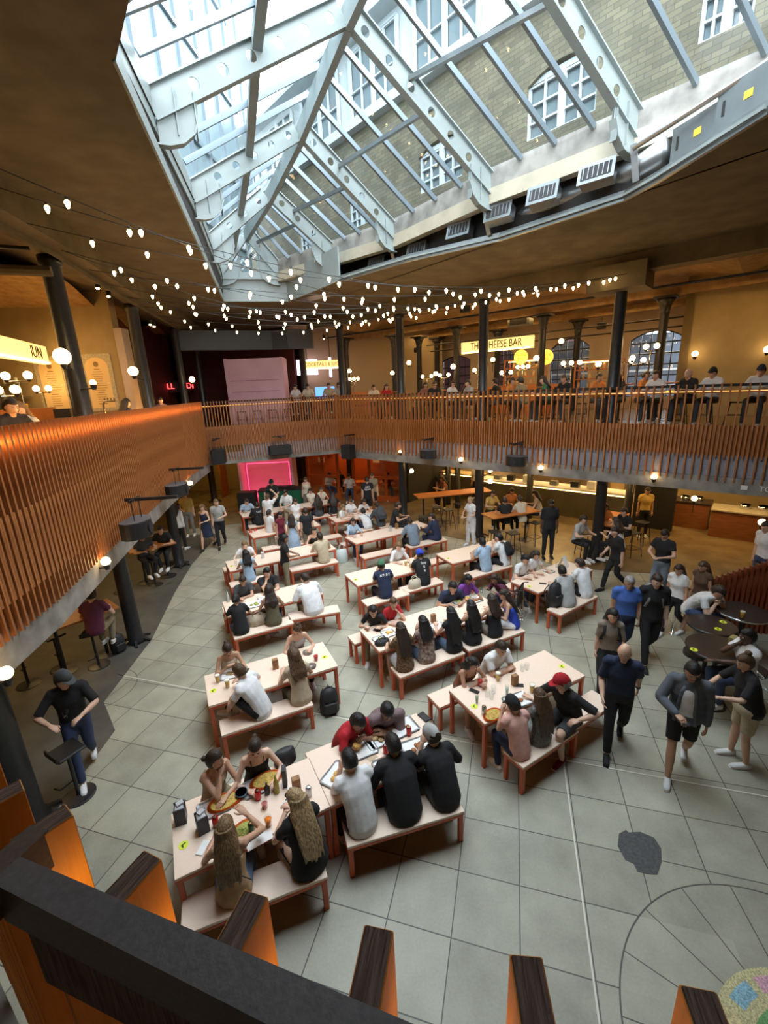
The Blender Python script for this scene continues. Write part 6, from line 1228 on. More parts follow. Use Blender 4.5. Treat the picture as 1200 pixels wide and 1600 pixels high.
# ---- upper galleries
GZ_ = FLZ
def up(x, y, f_, lb, D=None, **kw):         # seated on a bar stool on a gallery, D metres behind the balustrade
    h = hloc(10, 1, .68)[2]+FLZ
    if D is not None:
        p = onR(x, y, D)[:2]
    else: p = at(x, y, h)[:2]
    person(p, f_, lb, 'sit', 10, .68, z0=FLZ, **kw)
for x, D, f_, c, sx, hr_, sk, cp_, lb in ((1082, 1.0, 200, 'black', 'm', 'bald', 'light', None, 'bald man in a black T-shirt at the right gallery ledge'), (1118, 1.0, 210, 'white', 'm', 'short', 'light', ('cap', 'black'), 'man in a white shirt and black cap at the right gallery ledge'), (1190, .9, 220, 'white', 'm', 'short', 'light', ('cap', 'navy'), 'man in a white shirt and dark cap at the far right of the gallery'),
        (1030, 1.1, 210, 'white', 'm', 'short', 'light', None, 'man in a pale shirt left of the tan wall on the gallery'), (1000, 1.6, -60, 'orange', 'f', 'tied', 'tan', None, 'woman in an orange top facing out on the right gallery'), (972, 1.8, 200, 'black', 'f', 'mid', 'light', None, 'dark-haired woman right of the large upper column'),
        (931, 1.6, -80, 'orange', 'm', 'short', 'tan', None, 'man in an orange shirt left of the large upper column'), (887, 1.1, 210, 'black', 'm', 'short', 'tan', None, 'man in black left of the large upper column, back turned'), (858, .9, 170, 'green', 'f', 'mid', 'light', None, 'woman in a green strap top drinking at the gallery ledge'), (820, 1.2, 120, 'khaki', 'm', 'short', 'light', ('cap', 'dgrey'), 'man in a khaki shirt and cap under the yellow discs'),
        (795, 1.1, -60, 'orange', 'f', 'tied', 'tan', None, 'woman in orange beside the cap wearer on the gallery'), (781, 1.4, 140, 'black', 'm', 'short', 'light', None, 'man in black right of the signed column'), (738, 1.0, 200, 'lgrey', 'm', 'short', 'light', None, 'man in a grey-green T-shirt with a red cap on the gallery'), (725, 1.3, -20, 'beige', 'f', 'long', 'light', None, 'woman in beige talking to the man in grey-green'),
        (703, 1.0, -60, 'white', 'f', 'mid', 'light', None, 'woman in white wearing sunglasses on the gallery'), (678, 1.2, -90, 'black', 'm', 'short', 'tan', None, 'man in black at the gallery beside the woman in sunglasses'), (664, 1.4, -90, 'rust', 'f', 'mid', 'tan', None, 'woman in rust at the gallery right of the palm'), (602, 1.5, -80, 'red', 'f', 'mid', 'light', None, 'woman in a coral top under the potted palm'), (582, 1.8, -80, 'cream', 'm', 'short', 'light', None, 'man in cream left of the potted palm')):
    p = onR(x, 590, D); person(p[:2], f_, lb, 'sit', 12, .53, z0=FLZ, sex=sx, hair=hr_, hc='dark', skin=sk, top=c, bottom='dgrey', cap=cp_, sleeve='half', look=(0, 10), extra=[ex_glasses()] if 'sunglasses' in lb else None)
for x, y, f_, c, sx, hr_, lb in ((463, 617, -90, 'white', 'f', 'mid', 'woman in white under the lit cocktail sign, left one'), (482, 615, -90, 'cream', 'm', 'short', 'man in cream under the lit cocktail sign'), (515, 618, -90, 'beige', 'm', 'short', 'man in beige beside the blue screen'), (530, 616, -90, 'lgrey', 'm', 'short', 'man in grey at the right end of the cocktail bar')):
    d = ray(x, y); p = CP+d*(20.2/d[1]); person(p[:2], f_, lb, 'sit', 8, .68, z0=FLZ, sex=sx, hair=hr_, hc='dark', skin='light', top=c, bottom='black')
for x, y, D, f_, c, sx, hr_, sk, lb in ((8, 636, .7, -20, 'black', 'm', 'short', 'light', 'dark-haired man in black at the left edge of the left gallery'), (38, 640, .75, -80, 'cream', 'f', 'long', 'light', 'blonde woman in a pale top on the left gallery'), (190, 632, .7, 60, 'navy', 'f', 'mid', 'light', 'brown-haired woman in navy behind the left balustrade'), (209, 624, 1.5, -70, 'white', 'm', 'short', 'tan', 'man in a white T-shirt standing behind the left balustrade'), (252, 632, .9, -70, 'mauve', 'f', 'tied', 'light', 'woman in a pale pink top near the red neon sign')):
    p = onL(x, y, D); sz = float(p[2]-FLZ-hloc(8, 1, .0)[2])
    person(p[:2], f_, lb, 'sit', 8, max(.40, min(.75, sz)), z0=FLZ, sex=sx, hair=hr_, hc='light' if 'blonde' in lb else 'dark', skin=sk, top=c, bottom='black')
finish_people()
# ------------------------------------------------------------------ things on the tables and floor
def pl(x, y, z=.752): return at(x, y, z)
def put(b, name, mats, p, rz, label, cat, smooth=False, group=None):
    o = b.build(name, mats, None, smooth); o.location = tuple(float(q) for q in p); o.rotation_euler = (0, 0, rz); tag(o, label, cat, group); return o
foodm = [mat('food_%s' % n, c, .6, sc=60, col2=c2, bump=.6) for n, c, c2 in (('pizza', (.75, .42, .10), (.30, .28, .05)), ('chicken', (.45, .18, .05), (.25, .09, .03)), ('salad', (.20, .34, .06), (.55, .45, .12)), ('fries', (.80, .52, .14), (.6, .32, .07)), ('noodle', (.65, .48, .22), (.3, .2, .08)))]
oplate = mat('orange_glazed_plate', (.85, .13, .01), .35); alu = mat('aluminium_tray', (.62, .64, .66), .3, .7); cang = mat('green_can', (.10, .22, .12), .3, .4); canr = mat('red_can', (.50, .02, .02), .3, .4); cans_ = mat('silver_can', (.55, .56, .57), .3, .8); woodbox = mat('brown_wooden_box', (.30, .15, .06), .6, sc=10, var=.3, stretch=(1, 1, 6)); bluebowl = mat('blue_glazed_bowl', (.15, .30, .42), .3); redm = mat('red_plastic', (.5, .02, .02), .4)
def tray(x, y, rz, label, food=0, paper=True, L=.36, W=.27, plate=False):
    t = thing('food_tray', label, 'tray', pl(x, y), rad(rz)); b = MB(); b.bbox((0, 0, .004), (L, W, .008), .02); b.build('tray_base', alu, t); b = MB()
    for s in (-1, 1): b.tube([(-L/2+.02, s*W/2, .012), (L/2-.02, s*W/2, .012)], .006, 6); b.tube([(s*L/2, -W/2+.02, .012), (s*L/2, W/2-.02, .012)], .006, 6)
    b.build('rim', M['steel'], t)
    if paper: b = MB(); b.box((0, 0, .0095), (L*.85, W*.85, .002), .06); b.build('paper_liner', M['whitep'], t)
    if food is not None:
        rr_ = random.Random(int(x*7+y)); b = MB()
        for k in range(5): b.sphere((rr_.uniform(-.08, .08), rr_.uniform(-.05, .05), .022), (rr_.uniform(.025, .05), rr_.uniform(.02, .04), .018), 10, 6)
        b.build('food', foodm[food], t, True)
    return t
def pizza(x, y, rz, label, a=.19, b_=.12, food=0):
    t = thing('pizza_plate', label, 'plate', pl(x, y), rad(rz)); b = MB(); prof = [(.55, 0), (.9, .006), (1, .018), (.97, .02), (.88, .010), (.001, .009)]
    b.tube([(0, 0, z) for r, z in prof], [(a*r, b_*r) for r, z in prof], 32, X=(1, 0, 0)); b.build('plate', oplate, t, True); b = MB(); b.tube([(0, 0, .010), (0, 0, .020), (0, 0, .023)], [(a*.82, b_*.80), (a*.80, b_*.78), (a*.7, b_*.68)], 28, X=(1, 0, 0))
    rr_ = random.Random(int(x)); 
    for k in range(16): q = rr_.uniform(0, 2*pi); r = rr_.uniform(0, .7); b.sphere((a*.8*r*cos(q), b_*.8*r*sin(q), .023), (.016, .012, .006), 6, 4)
    b.build('pizza', foodm[food], t, True); return t
def can(x, y, m, label, h=.12, r=.033): t = thing('drink_can', label, 'can', pl(x, y)); b = MB(); b.lathe((0, 0, 0), [(r*.8, 0), (r, .008), (r, h-.012), (r*.84, h-.002), (r*.84, h), (.001, h-.004)], 20); b.build('can_body', m, t, True); b = MB(); b.lathe((0, 0, h-.003), [(r*.78, 0), (r*.78, .002), (.001, .003)], 20); b.build('can_lid', M['chrome'], t); return t
def beer(x, y, label, z=.752, h=.15, liq='beer', fill=.85, r=.040):
    t = thing('glass', label, 'glass', pl(x, y, z)); b = MB(); b.lathe((0, 0, 0), [(r*.72, 0), (r, h)], 24); b.f = b.f[:1]+b.f[2:]; b.mi = b.mi[1:]; b.build('tumbler', M['tumbler'], t, True)
    if liq: b = MB(); b.lathe((0, 0, .006), [(r*.68, 0), (r*(.70+.25*fill), h*fill-.02)], 20); b.build('drink', M['beer'] if liq == 'beer' else liq, t, True)
    if liq == 'beer': b = MB(); b.lathe((0, 0, h*fill-.014), [(r*.93, 0), (r*.96, .018), (r*.8, .023), (.001, .024)], 20); b.build('foam', M['foam'], t, True)
    return t
def menubox(x, y, label, m=None, w_=.09, d=.07, h=.17, rz=25): b = MB(); b.bbox((0, 0, h/2), (w_, d, h), .004); b.box((0, 0, h*.75), (w_*1.02, d*.6, h*.3)); return put(b, 'menu_block', m or woodbox, pl(x, y), rad(rz), label, 'menu holder')
def phone_(x, y, rz, label, m='blackm', z=.752): b = MB(); b.bbox((0, 0, .005), (.075, .150, .009), .003); return put(b, 'phone', M[m], pl(x, y, z), rad(rz), label, 'phone')
def napkins(x, y, rz, label):
    t = thing('napkin_dispenser', label, 'napkin holder', pl(x, y), rad(rz)); b = MB(); b.box((0, -.055, .10), (.11, .012, .20)); b.box((0, .055, .10), (.11, .012, .20)); b.box((-.05, 0, .08), (.012, .11, .16)); b.box((.05, 0, .06), (.012, .11, .12)); b.box((0, 0, .005), (.11, .11, .01)); b.build('holder', mat('navy_black_plastic', (.02, .022, .035), .4), t)
    b = MB(); b.bbox((0, 0, .10), (.085, .09, .19), .01); b.box((.01, .02, .20), (.07, .05, .04), .4); b.build('napkins', mat('silver_grey_napkin', (.5, .5, .52), .7), t); return t
napkins(284, 1282, 20, 'left black napkin dispenser at the end of the nearest table'); napkins(318, 1296, 35, 'right black napkin dispenser at the end of the nearest table')
tray(335, 1262, 30, 'aluminium tray under the left pizza plate on the nearest table', None, False, .34, .24); pizza(352, 1254, 30, 'orange oval plate of pizza before the woman with tied hair'); tray(405, 1228, 28, 'aluminium tray under the upper pizza plate on the nearest table', None, False, .36, .24); pizza(416, 1220, 30, 'orange oval plate of pizza before the woman in black straps'); pizza(376, 1305, 60, 'orange oval plate of pizza before the woman with highlighted hair', food=2)
b = MB(); b.lathe((0, 0, 0), [(.03, 0), (.05, .02), (.068, .055), (.062, .055), (.04, .02), (.001, .012)], 24); put(b, 'bowl', bluebowl, pl(378, 1243), 0, 'small blue-grey bowl between the two pizza plates', 'bowl', True)
can(338, 1290, canr, 'red drink can by the right napkin dispenser'); can(404, 1248, canr, 'red drink can by the upper pizza plate'); can(483, 1243, cans_, 'silver can alone near the middle of the nearest table'); can(394, 1300, cang, 'green can beside the lower pizza plate')
beer(414, 1262, 'tall glass of red drink on the nearest table', liq=mat('pink_red_drink', (.6, .12, .1), .2), fill=.5); beer(420, 1290, 'glass of orange spritz on the nearest table', liq=mat('orange_spritz', (.85, .22, .02), .2), fill=.85, h=.12)
def bottle(x, y, m, label, h=.24, r=.03, z=.752): b = MB(); b.lathe((0, 0, 0), [(r, 0), (r, h*.6), (r*.4, h*.78), (r*.38, h), (.001, h)], 16); return put(b, 'bottle', m, pl(x, y, z), 0, label, 'bottle', True)
bottle(433, 1238, mat('olive_oil', (.35, .30, .03), .15), 'yellow oil bottle on the nearest table'); bottle(418, 1240, M['blackm'], 'small black sauce bottle by the oil bottle', .15)
menubox(446, 1226, 'tall black and white menu holder on the nearest table', mat('black_menu_holder', (.03, .03, .035), .5), .05, .10, .24, 10); menubox(464, 1234, 'wooden menu block on the nearest table', None)
phone_(317, 1325, -10, 'pale phone at the left corner of the nearest table', 'whitep'); 
b = MB(); b.box((0, 0, .001), (.26, .12, .002), .2); put(b, 'paper_sheet', M['whitep'], pl(405, 1312), rad(20), 'paper placemat by the green can', 'paper')
b = MB(); [b.box((.02*k, .015*k, .004+.004*k), (.15, .03, .004), .4*k) for k in range(5)]; put(b, 'crumpled_foil', alu, pl(449, 1252), rad(40), 'crumpled foil and cutlery beside the blonde woman', 'foil')
tray(527, 1212, 60, 'tray of fries in front of the man in a white shirt', 3); tray(566, 1172, 25, 'tray under the burger of the man in red', None); b = MB(); b.sphere((0, 0, .04), (.055, .05, .022), 14, 8, 0); b.sphere((0, 0, .02), (.05, .048, .02), 14, 8, 0); put(b, 'burger', foodm[3], pl(558, 1168, .80), 0, 'burger held by the man in the red polo', 'burger', True)
tray(592, 1155, 30, 'tray with a wrapped burger in the middle of the men', 4); tray(627, 1138, 28, 'tray of chicken before the big man in mauve', 1, True, .42, .30); tray(650, 1168, 20, 'paper-lined tray of scraps at the right of the men', 1); tray(608, 1196, 25, 'tray of chicken wings before the man in black', 1); tray(664, 1184, 25, 'tray of pizza slices before the man in a beanie', 0)
can(540, 1192, canr, 'red can left of the men sharing burgers'); can(603, 1176, canr, 'red can in the middle of the men sharing burgers'); can(639, 1148, canr, 'red can by the big man in mauve'); b = MB(); b.box((0, 0, .002), (.12, .12, .003), .3); put(b, 'napkin', mat('kraft_napkin', (.55, .42, .28), .8), pl(580, 1182), rad(20), 'folded kraft napkin on the burger table', 'napkin')
b = MB(); b.bbox((0, 0, .01), (.10, .18, .02), .004); b.mi = b.mi; put(b, 'card_reader', M['blackm'], pl(663, 1121), rad(35), 'black device lying at the far right end of the nearest table', 'device')
# second table
tray(365, 1053, 15, 'tray with a large bowl of noodles before the woman in a beige vest', 4, True, .42, .26); beer(341, 1066, 'left glass of beer on the second table'); beer(356, 1074, 'right glass of beer on the second table'); phone_(384, 1049, -5, 'black phone lying above the brown wallet'); b = MB(); b.bbox((0, 0, .006), (.10, .14, .012), .004); put(b, 'wallet', mat('brown_leather', (.12, .04, .03), .5), pl(387, 1061), rad(10), 'brown wallet beside the black phone', 'wallet')
menubox(431, 1044, 'brown menu block in the middle of the second table'); b = MB(); b.lathe((0, 0, 0), [(.05, 0), (.09, .02), (.085, .022), (.05, .008), (.001, .008)], 24); put(b, 'plate', M['white'], pl(481, 1020), 0, 'dark-filled white plate before the woman with a bun', 'plate', True); beer(494, 1032, 'red cup on the second table', liq=redm, h=.11, fill=.95); b = MB(); b.lathe((0, 0, 0), [(.05, 0), (.09, .02), (.085, .022), (.05, .008), (.001, .008)], 24); put(b, 'plate', alu, pl(486, 1042), 0, 'silver plate beside the curly-haired woman', 'plate', True)
# right table
beer(778, 1063, 'glass of beer by the man in white on the right table'); beer(831, 1082, 'glass of beer by the red and white cap man'); menubox(804, 1070, 'wooden menu block on the right table'); beer(792, 1086, 'green-tinted water bottle glass on the right table', liq=mat('pale_green_water', (.5, .6, .48), .1), h=.16, r=.026); beer(745, 1098, 'small bottle glass near the sticker on the right table', liq=mat('grey_green_drink', (.35, .42, .3), .15), h=.14, r=.026); beer(750, 1072, 'red cup before the woman in rust', liq=redm, h=.12, fill=.95)
for i, (x, y) in enumerate([(761, 1088), (771, 1083), (768, 1092)]): beer(x, y, 'empty tumbler on the right table, %s from the left' % ['first', 'second', 'third'][i], liq=None, h=.12)
for i, (x, y) in enumerate([(816, 1048), (823, 1046)]): beer(x, y, 'empty tumbler at the back of the right table, %s one' % ['left', 'right'][i], liq=None, h=.11)
can(756, 1116, cans_, 'pink and silver can before the boy in pink', .13); tray(809, 1095, 20, 'white tray with a sausage in front of the girl', 1, True, .38, .27); pizza(770, 1118, 40, 'orange plate of pizza before the boy in pink', .16, .11); phone_(741, 1080, 50, 'black sunglasses case near the woman in rust'); phone_(810, 1071, 80, 'black wallet behind the wooden menu block')
# other tables
tray(398, 945, 26, 'left salad tray on the fourth-row table', 2, True, .42, .28); tray(417, 936, 26, 'right salad tray on the fourth-row table', 2, True, .36, .26); bottle(357, 940, mat('clear_water_bottle', (.55, .6, .62), .1), 'clear water bottle at the corner of the tray table'); phone_(414, 953, 60, 'black phone on the edge of the tray table')
def bag(p, rz, sx, sy, sz, m, label, handles=True, name='hand_bag', strapm=None):
    t = thing(name, label, 'bag', p, rz); b = MB(); b.tube([(0, 0, 0), (0, 0, .02), (0, 0, sz*.6), (0, 0, sz*.92), (0, 0, sz)], [(sx*.42, sy*.42), (sx*.5, sy*.5), (sx*.48, sy*.42), (sx*.42, sy*.25), (sx*.36, sy*.12)], 18, X=(1, 0, 0)); b.build('bag_body', m, t, True)
    if handles:
        b = MB(); 
        for s in (-1, 1): b.tube([(-sx*.22, s*sy*.15, sz*.9), (-sx*.18, s*sy*.15, sz*1.25), (0, s*sy*.15, sz*1.38), (sx*.18, s*sy*.15, sz*1.25), (sx*.22, s*sy*.15, sz*.9)], .008, 6)
        b.build('handle', strapm or m, t, True)
    return t
def rucksack(p, rz, s, m, label):
    t = thing('rucksack', label, 'bag', p, rz); b = MB(); b.tube([(0, 0, 0), (0, 0, .03*s), (0, 0, .25*s), (0, 0, .40*s), (0, .0, .46*s)], [(.13*s, .09*s), (.16*s, .11*s), (.16*s, .11*s), (.13*s, .085*s), (.05*s, .04*s)], 18, X=(1, 0, 0)); b.build('bag_body', m, t, True); b = MB(); b.bbox((0, -.11*s, .15*s), (.22*s, .06*s, .20*s), .02); b.build('front_pocket', m, t); b = MB(); b.tube([(-.03, 0, .45*s), (0, 0, .52*s), (.03, 0, .45*s)], .008, 6); b.build('handle', m, t)
    b = MB()
    for q in (-1, 1): b.tube([(q*.07*s, .09*s, .40*s), (q*.10*s, .17*s, .25*s), (q*.12*s, .10*s, .05*s)], (.012), 6)
    b.build('strap', m, t); return t
bk = mat('black_nylon', (.02, .02, .022), .6, bump=.2, sc=20, var=.1)
rucksack(at(516, 1112), rad(20), 1.0, bk, 'black rucksack standing on the floor by the leg of the second table'); rucksack(at(866, 945, .45), rad(30), 1.15, bk, 'large black rucksack on the bench behind the hooded person'); rucksack(at(187, 1018), rad(60), .9, bk, 'dark bag slumped at the foot of the second left column')
rucksack(at(830, 925), rad(10), .9, bk, 'dark rucksack hanging between the man in white and the next table')
bag(at(535, 878), rad(20), .38, .2, .42, mat('white_teal_carrier', (.62, .70, .68), .6), 'white and teal shopping bag on the floor in the middle aisle', True, 'shopping_bag'); bag(at(403, 975, .45), rad(25), .42, .24, .22, mat('cream_brown_canvas', (.42, .34, .24), .8, sc=4, var=.3), 'cream and brown canvas bag on the bench between two women', True); bag(at(648, 918, .45), rad(25), .34, .2, .22, mat('cream_leather', (.62, .55, .42), .6), 'cream leather bag on the bench behind the man in a blue cap', True)
bag(pl(475, 921), rad(20), .34, .24, .12, bk, 'black bag lying on the table before the large man in white', False); bag(pl(597, 1006), rad(20), .28, .18, .10, bk, 'black handbag on the corner of the long-haired women\'s table', True)
bag(at(446, 1190, .45), rad(30), .3, .22, .2, bk, 'dark bag on the far bench right of the woman in black straps', False)
menubox(411, 872, 'silver menu block in the fourth-row table', alu, .08, .06, .18); beer(369, 884, 'left tumbler at the end of the fourth row', liq=None); beer(377, 881, 'right tumbler at the end of the fourth row', liq=None)
menubox(610, 830, 'silver menu block on the long table before the man in grey-blue', alu, .08, .06, .18); menubox(620, 826, 'brown menu block beside the silver one', None); beer(658, 826, 'small dark cup at the end of the long table', liq=M['blackm'], h=.08)
for i, (x, y) in enumerate([(392, 832), (399, 829)]): b = MB(); b.bbox((0, 0, .02), (.10, .08, .04), .01); put(b, 'red_packet', redm, pl(x, y), rad(30*i), 'red food packet on the far left table, %s one' % ['left', 'right'][i], 'packet')
tray(540, 794, 25, 'paper tray on the table of the two women in white', 4); can(462, 787, cans_, 'silver cup on the farthest table')
beer(634, 884, 'left glass of beer by the woman in a white blouse'); beer(642, 887, 'right glass of beer by the woman in a white blouse'); tray(652, 884, 25, 'tray of food in front of the blue cap man', 3)
tray(594, 1000, 28, 'left plate tray before the leaning women', 2, True, .24, .24); tray(607, 990, 28, 'right plate tray before the leaning women', 3, True, .24, .24); phone_(589, 985, 60, 'black phone above the plate trays'); menubox(677, 972, 'tall brown menu block among the women'); tray(681, 980, 28, 'tray of glasses beside the brown menu block', None)
for i, (x, y, f) in enumerate([(716, 940, 2), (728, 936, 3), (744, 938, 1)]): tray(x, y, 25, 'crowded food tray near the man in navy, %s from the left' % ['first', 'second', 'third'][i], f, True, .26, .2)
for i, (x, y) in enumerate([(703, 952), (711, 949), (735, 928), (752, 926)]): beer(x, y, 'tumbler among the women\'s trays, %s from the left' % ['first', 'second', 'third', 'last'][i], liq=None, h=.12)
b = MB(); b.beam((0, -.11, 0), (0, .0, .26), .16, .004, up=(0, 1, .3)); b.beam((0, .11, 0), (0, .0, .26), .16, .004, up=(0, -1, .3)); put(b, 'paper_menu', M['whitep'], pl(880, 885), rad(40), 'white paper menu tent on the table of four friends', 'menu'); phone_(848, 912, 70, 'black phone on the edge of the friends\' table'); tray(858, 893, 30, 'plate of food on the table of four friends', 4, True, .22, .2); beer(870, 886, 'tumbler on the table of four friends', liq=None)
tray(745, 862, 25, 'plate in front of the man in pale blue', 3, True, .2, .18)
beer(1159, 966, 'glass of beer on the farthest round table', z=1.0); b = MB(); b.bbox((0, 0, .06), (.14, .09, .12), .01); put(b, 'serving_box', mat('dark_yellow_box', (.3, .26, .10), .6), at(1145, 1005, 1.0), rad(30), 'small dark box with a yellow top on the nearest round table', 'box')
# wheelchair
t = thing('wheelchair', 'empty wheelchair parked at the end of the women\'s table', 'wheelchair', at(800, 975), rad(60))
for s in (-1, 1):
    b = MB(); n_ = 28; pts = [(s*.27, .30*cos(2*pi*i/n_), .31+.30*sin(2*pi*i/n_)) for i in range(n_+1)]; b.tube(pts, .014, 6, X=(1, 0, 0)); 
    pts = [(s*.30, .26*cos(2*pi*i/n_), .31+.26*sin(2*pi*i/n_)) for i in range(n_+1)]; b.tube(pts, .007, 6, X=(1, 0, 0)); [b.tube([(s*.27, 0, .31), (s*.27, .29*cos(a), .31+.29*sin(a))], .002, 4) for a in [2*pi*i/14 for i in range(14)]]; b.build('wheel', M['chrome'], t)
    b = MB(); b.tube([(s*.2, .38, .07-.04), (s*.2, .38, .07+.04)], .03, 8); b.sphere((s*.2, .40, .07), (.02, .07, .07), 12, 8); b.build('castor', M['rubber'], t)
b = MB(); b.bbox((0, .08, .50), (.44, .42, .05), .02); b.build('seat', M['blackm'], t); b = MB(); b.bbox((0, -.15, .72), (.42, .04, .42), .015); b.build('backrest', M['blackm'], t)
b = MB()
for s in (-1, 1): b.tube([(s*.22, -.26, .95), (s*.22, -.16, .93), (s*.22, -.14, .3)], .012, 8); b.tube([(s*.22, -.14, .68), (s*.22, .22, .68), (s*.22, .28, .48), (s*.2, .42, .12)], .012, 8); b.tube([(s*.22, -.1, .47), (s*.22, .3, .47)], .012, 8)
b.build('frame', M['black'], t)
# ------------------------------------------------------------------ hung loudspeakers
def speaker(x, y, w_, label, kind='array', z=None, rz=None, D=.45, arm=None):
    if rz is None: P = onR(x, y, -D); rz = aR+pi; back = V([*RN, 0])
    else: P = z; back = V([-sin(rz+pi), cos(rz+pi), 0])*0+V([cos(rz+pi/2), sin(rz+pi/2), 0])
    t = thing('loudspeaker', label, 'speaker', P, rz); b = MB()
    if kind == 'array':
        n_ = 14; top_ = [(w_*.5*cos(pi+pi*i/n_), -.30*w_*1.3*sin(pi*i/n_)) for i in range(n_+1)]; pr = [(p[0], -p[1]) for p in top_]; pr = [(w_*.5*cos(pi*i/n_), w_*.45*sin(pi*i/n_)-.1) for i in range(n_+1)]+[(-w_*.40, -w_*.35), (w_*.40, -w_*.35)]
        b.prism(pr, -.22, .06); b.build('cabinet', M['blackm'], t); b = MB(); b.prism([(p[0]*1.0, p[1]) for p in pr], .06, .075); b.build('lid', mat('dark_grey_lid', (.12, .12, .13), .5), t); b = MB(); b.tube([(0, w_*.45-.1+.002, -.08), (0, w_*.45-.1+.012, -.08)], .09, 20); b.tube([(-.25*w_, w_*.36-.1, -.08), (-.25*w_, w_*.36-.085, -.08)], .04, 14); b.build('driver', M['rubber'], t)
    else:
        b.bbox((0, 0, -.1), (w_, .36, w_*1.15 if kind == 'tall' else w_*.42), .02); b.build('cabinet', M['blackm'], t); b = MB(); b.box((0, .19, -.1), (w_*.88, .01, (w_*1.05 if kind == 'tall' else w_*.34))); b.build('grille', M['rubber'], t)
    b = MB(); bl = Matrix.Rotation(-rz, 3, 'Z')@Vector((back[0], back[1], 0)); bl = V([bl.x, bl.y, 0]); tz = .42 if kind != 'tall' else .55
    for s in (-1, 1): b.tube([(s*w_*.22, 0, .06), (s*w_*.22, 0, tz)], .008, 6)
    b.beam((0, 0, tz)-bl*.15, V([0, 0, tz])+bl*(D+.15), .06, .05); b.beam((-w_*.3, 0, tz), (w_*.3, 0, tz), .04, .04); b.build('bracket', M['black'], t); return t
speaker(667, 706, .62, 'black half-round loudspeaker hung from the right gallery, left of two'); speaker(806, 716, .66, 'black half-round loudspeaker hung from the right gallery, right of two'); speaker(544, 702, .48, 'upright black loudspeaker hung at the gallery corner', 'tall')
speaker(0, 0, .46, 'upright black loudspeaker hung at the left rear corner', 'tall', z=V([-6.0, 16.3, 3.0]), rz=rad(190), D=.5); speaker(0, 0, .85, 'wide flat black loudspeaker on the far gallery above the stage', 'flat', z=atplane(437, 699, BF[0]+V([.15, -.35]), V([-.37, .93])), rz=rad(203), D=.4)
pL = at(210, 818, 3.05); speaker(0, 0, .62, 'large black half-round loudspeaker by the second left column', z=pL+V([.08, .0, 0]), rz=rad(-60-25), D=.55); pL = at(279, 760, 3.0); speaker(0, 0, .66, 'black half-round loudspeaker by the third left column', z=pL, rz=rad(-85), D=.5)
# ------------------------------------------------------------------ festoon strings
la = [V([-4.15, 4.4]), V([-4.4, 5.6]), V([-4.75, 7.0]), V([-5.1, 8.2]), V([-5.4, 9.4]), V([-5.7, 10.6]), V([-6.05, 11.9]), V([-6.3, 13.2]), V([-6.6, 14.6]), V([-6.85, 15.8]), V([-5.1, 8.2]), V([-6.05, 11.9])]
ra = [5.0, 8.6, 10.6, 6.2, 10.6, 7.4, 9.4, 10.6, 8.0, 4.0, 3.0, 5.6]
ordn = ['nearest', 'second', 'third', 'fourth', 'fifth', 'sixth', 'seventh', 'eighth', 'ninth', 'tenth', 'eleventh', 'twelfth']
bulb0 = None
for i, (a_, s) in enumerate(zip(la, ra)):
    q = RF[0]+RU*s+RN*.05; A = V([a_[0], a_[1], 7.48]); B = V([q[0], q[1], 7.48]); L = np.linalg.norm(B-A); t = thing('festoon_string', 'sagging string of warm bulbs across the hall, %s from the camera on the left' % ordn[i], 'string lights', A, 0, 'festoon strings over the hall'); sg_ = .45+.05*(i % 3)
    f = lambda u: (B-A)*u+V([0, 0, -4*sg_*u*(1-u)]); b = MB(); b.tube([f(k/24) for k in range(25)], .006, 5); b.build('cable', M['rubber'], t); nb = int(L/.74)
    for k in range(1, nb):
        p = f(k/nb+.01*((i*7+k*3) % 5-2)/5)
        if bulb0 is None: b = MB(); b.lathe((0, 0, 0), [(.001, -.115), (.012, -.108), (.030, -.062), (.028, -.045), (.016, -.03)], 12); b.lathe((0, 0, 0), [(.017, -.032), (.017, .0)], 8, 1); bulb0 = b.build('bulb', [M['bulb'], M['rubber']], t, True); o = bulb0
        else: o = bulb0.copy(); COL.objects.link(o); o.parent = t
        o.location = tuple(float(v) for v in p)
# ------------------------------------------------------------------ globe lamps
def globe(P, label, r=.09, back=None, power=7, arm=True):
    t = thing('globe_lamp', label, 'lamp', P); b = MB(); b.sphere((0, 0, 0), r, 16, 12); b.build('globe', M['globe'], t, True); b = MB(); b.lathe((0, 0, -r-.07), [(.03, 0), (.05, .05), (.05, .09)], 12)
    if back is not None: b.tube([(0, 0, -r-.04), V([*back, -r-.04])], .015, 6)
    else: b.tube([(0, 0, -r-.05), (0, 0, -r-.35)], .012, 6)
    b.build('bracket', M['black'], t); point_light(t, (0, 0, 0), power, (1, .60, .22), r*1.1); return t
def onLr(x, y, D): return onL(x, y, D)
for x, y, D, r, lb in ((97, 557, .35, .13, 'large glowing globe on the tall upper column by the menu boards'), (208, 580, .25, .11, 'glowing globe on the upper column right of the menu boards'), (300, 593, .2, .10, 'glowing globe on the slim upper column near the pink tower'), (145, 598, .05, .05, 'small bulb on the right side of the tall upper column')):
    P = onL(x, y, D); cs_ = [V([o.location[0], o.location[1]]) for o in bpy.data.objects if o.name.startswith('iron_column') and o.location[2] > 3]; c_ = min(cs_, key=lambda q: np.linalg.norm(q-P[:2])); globe(P, lb, r, tuple((c_-P[:2])*.9), 9)
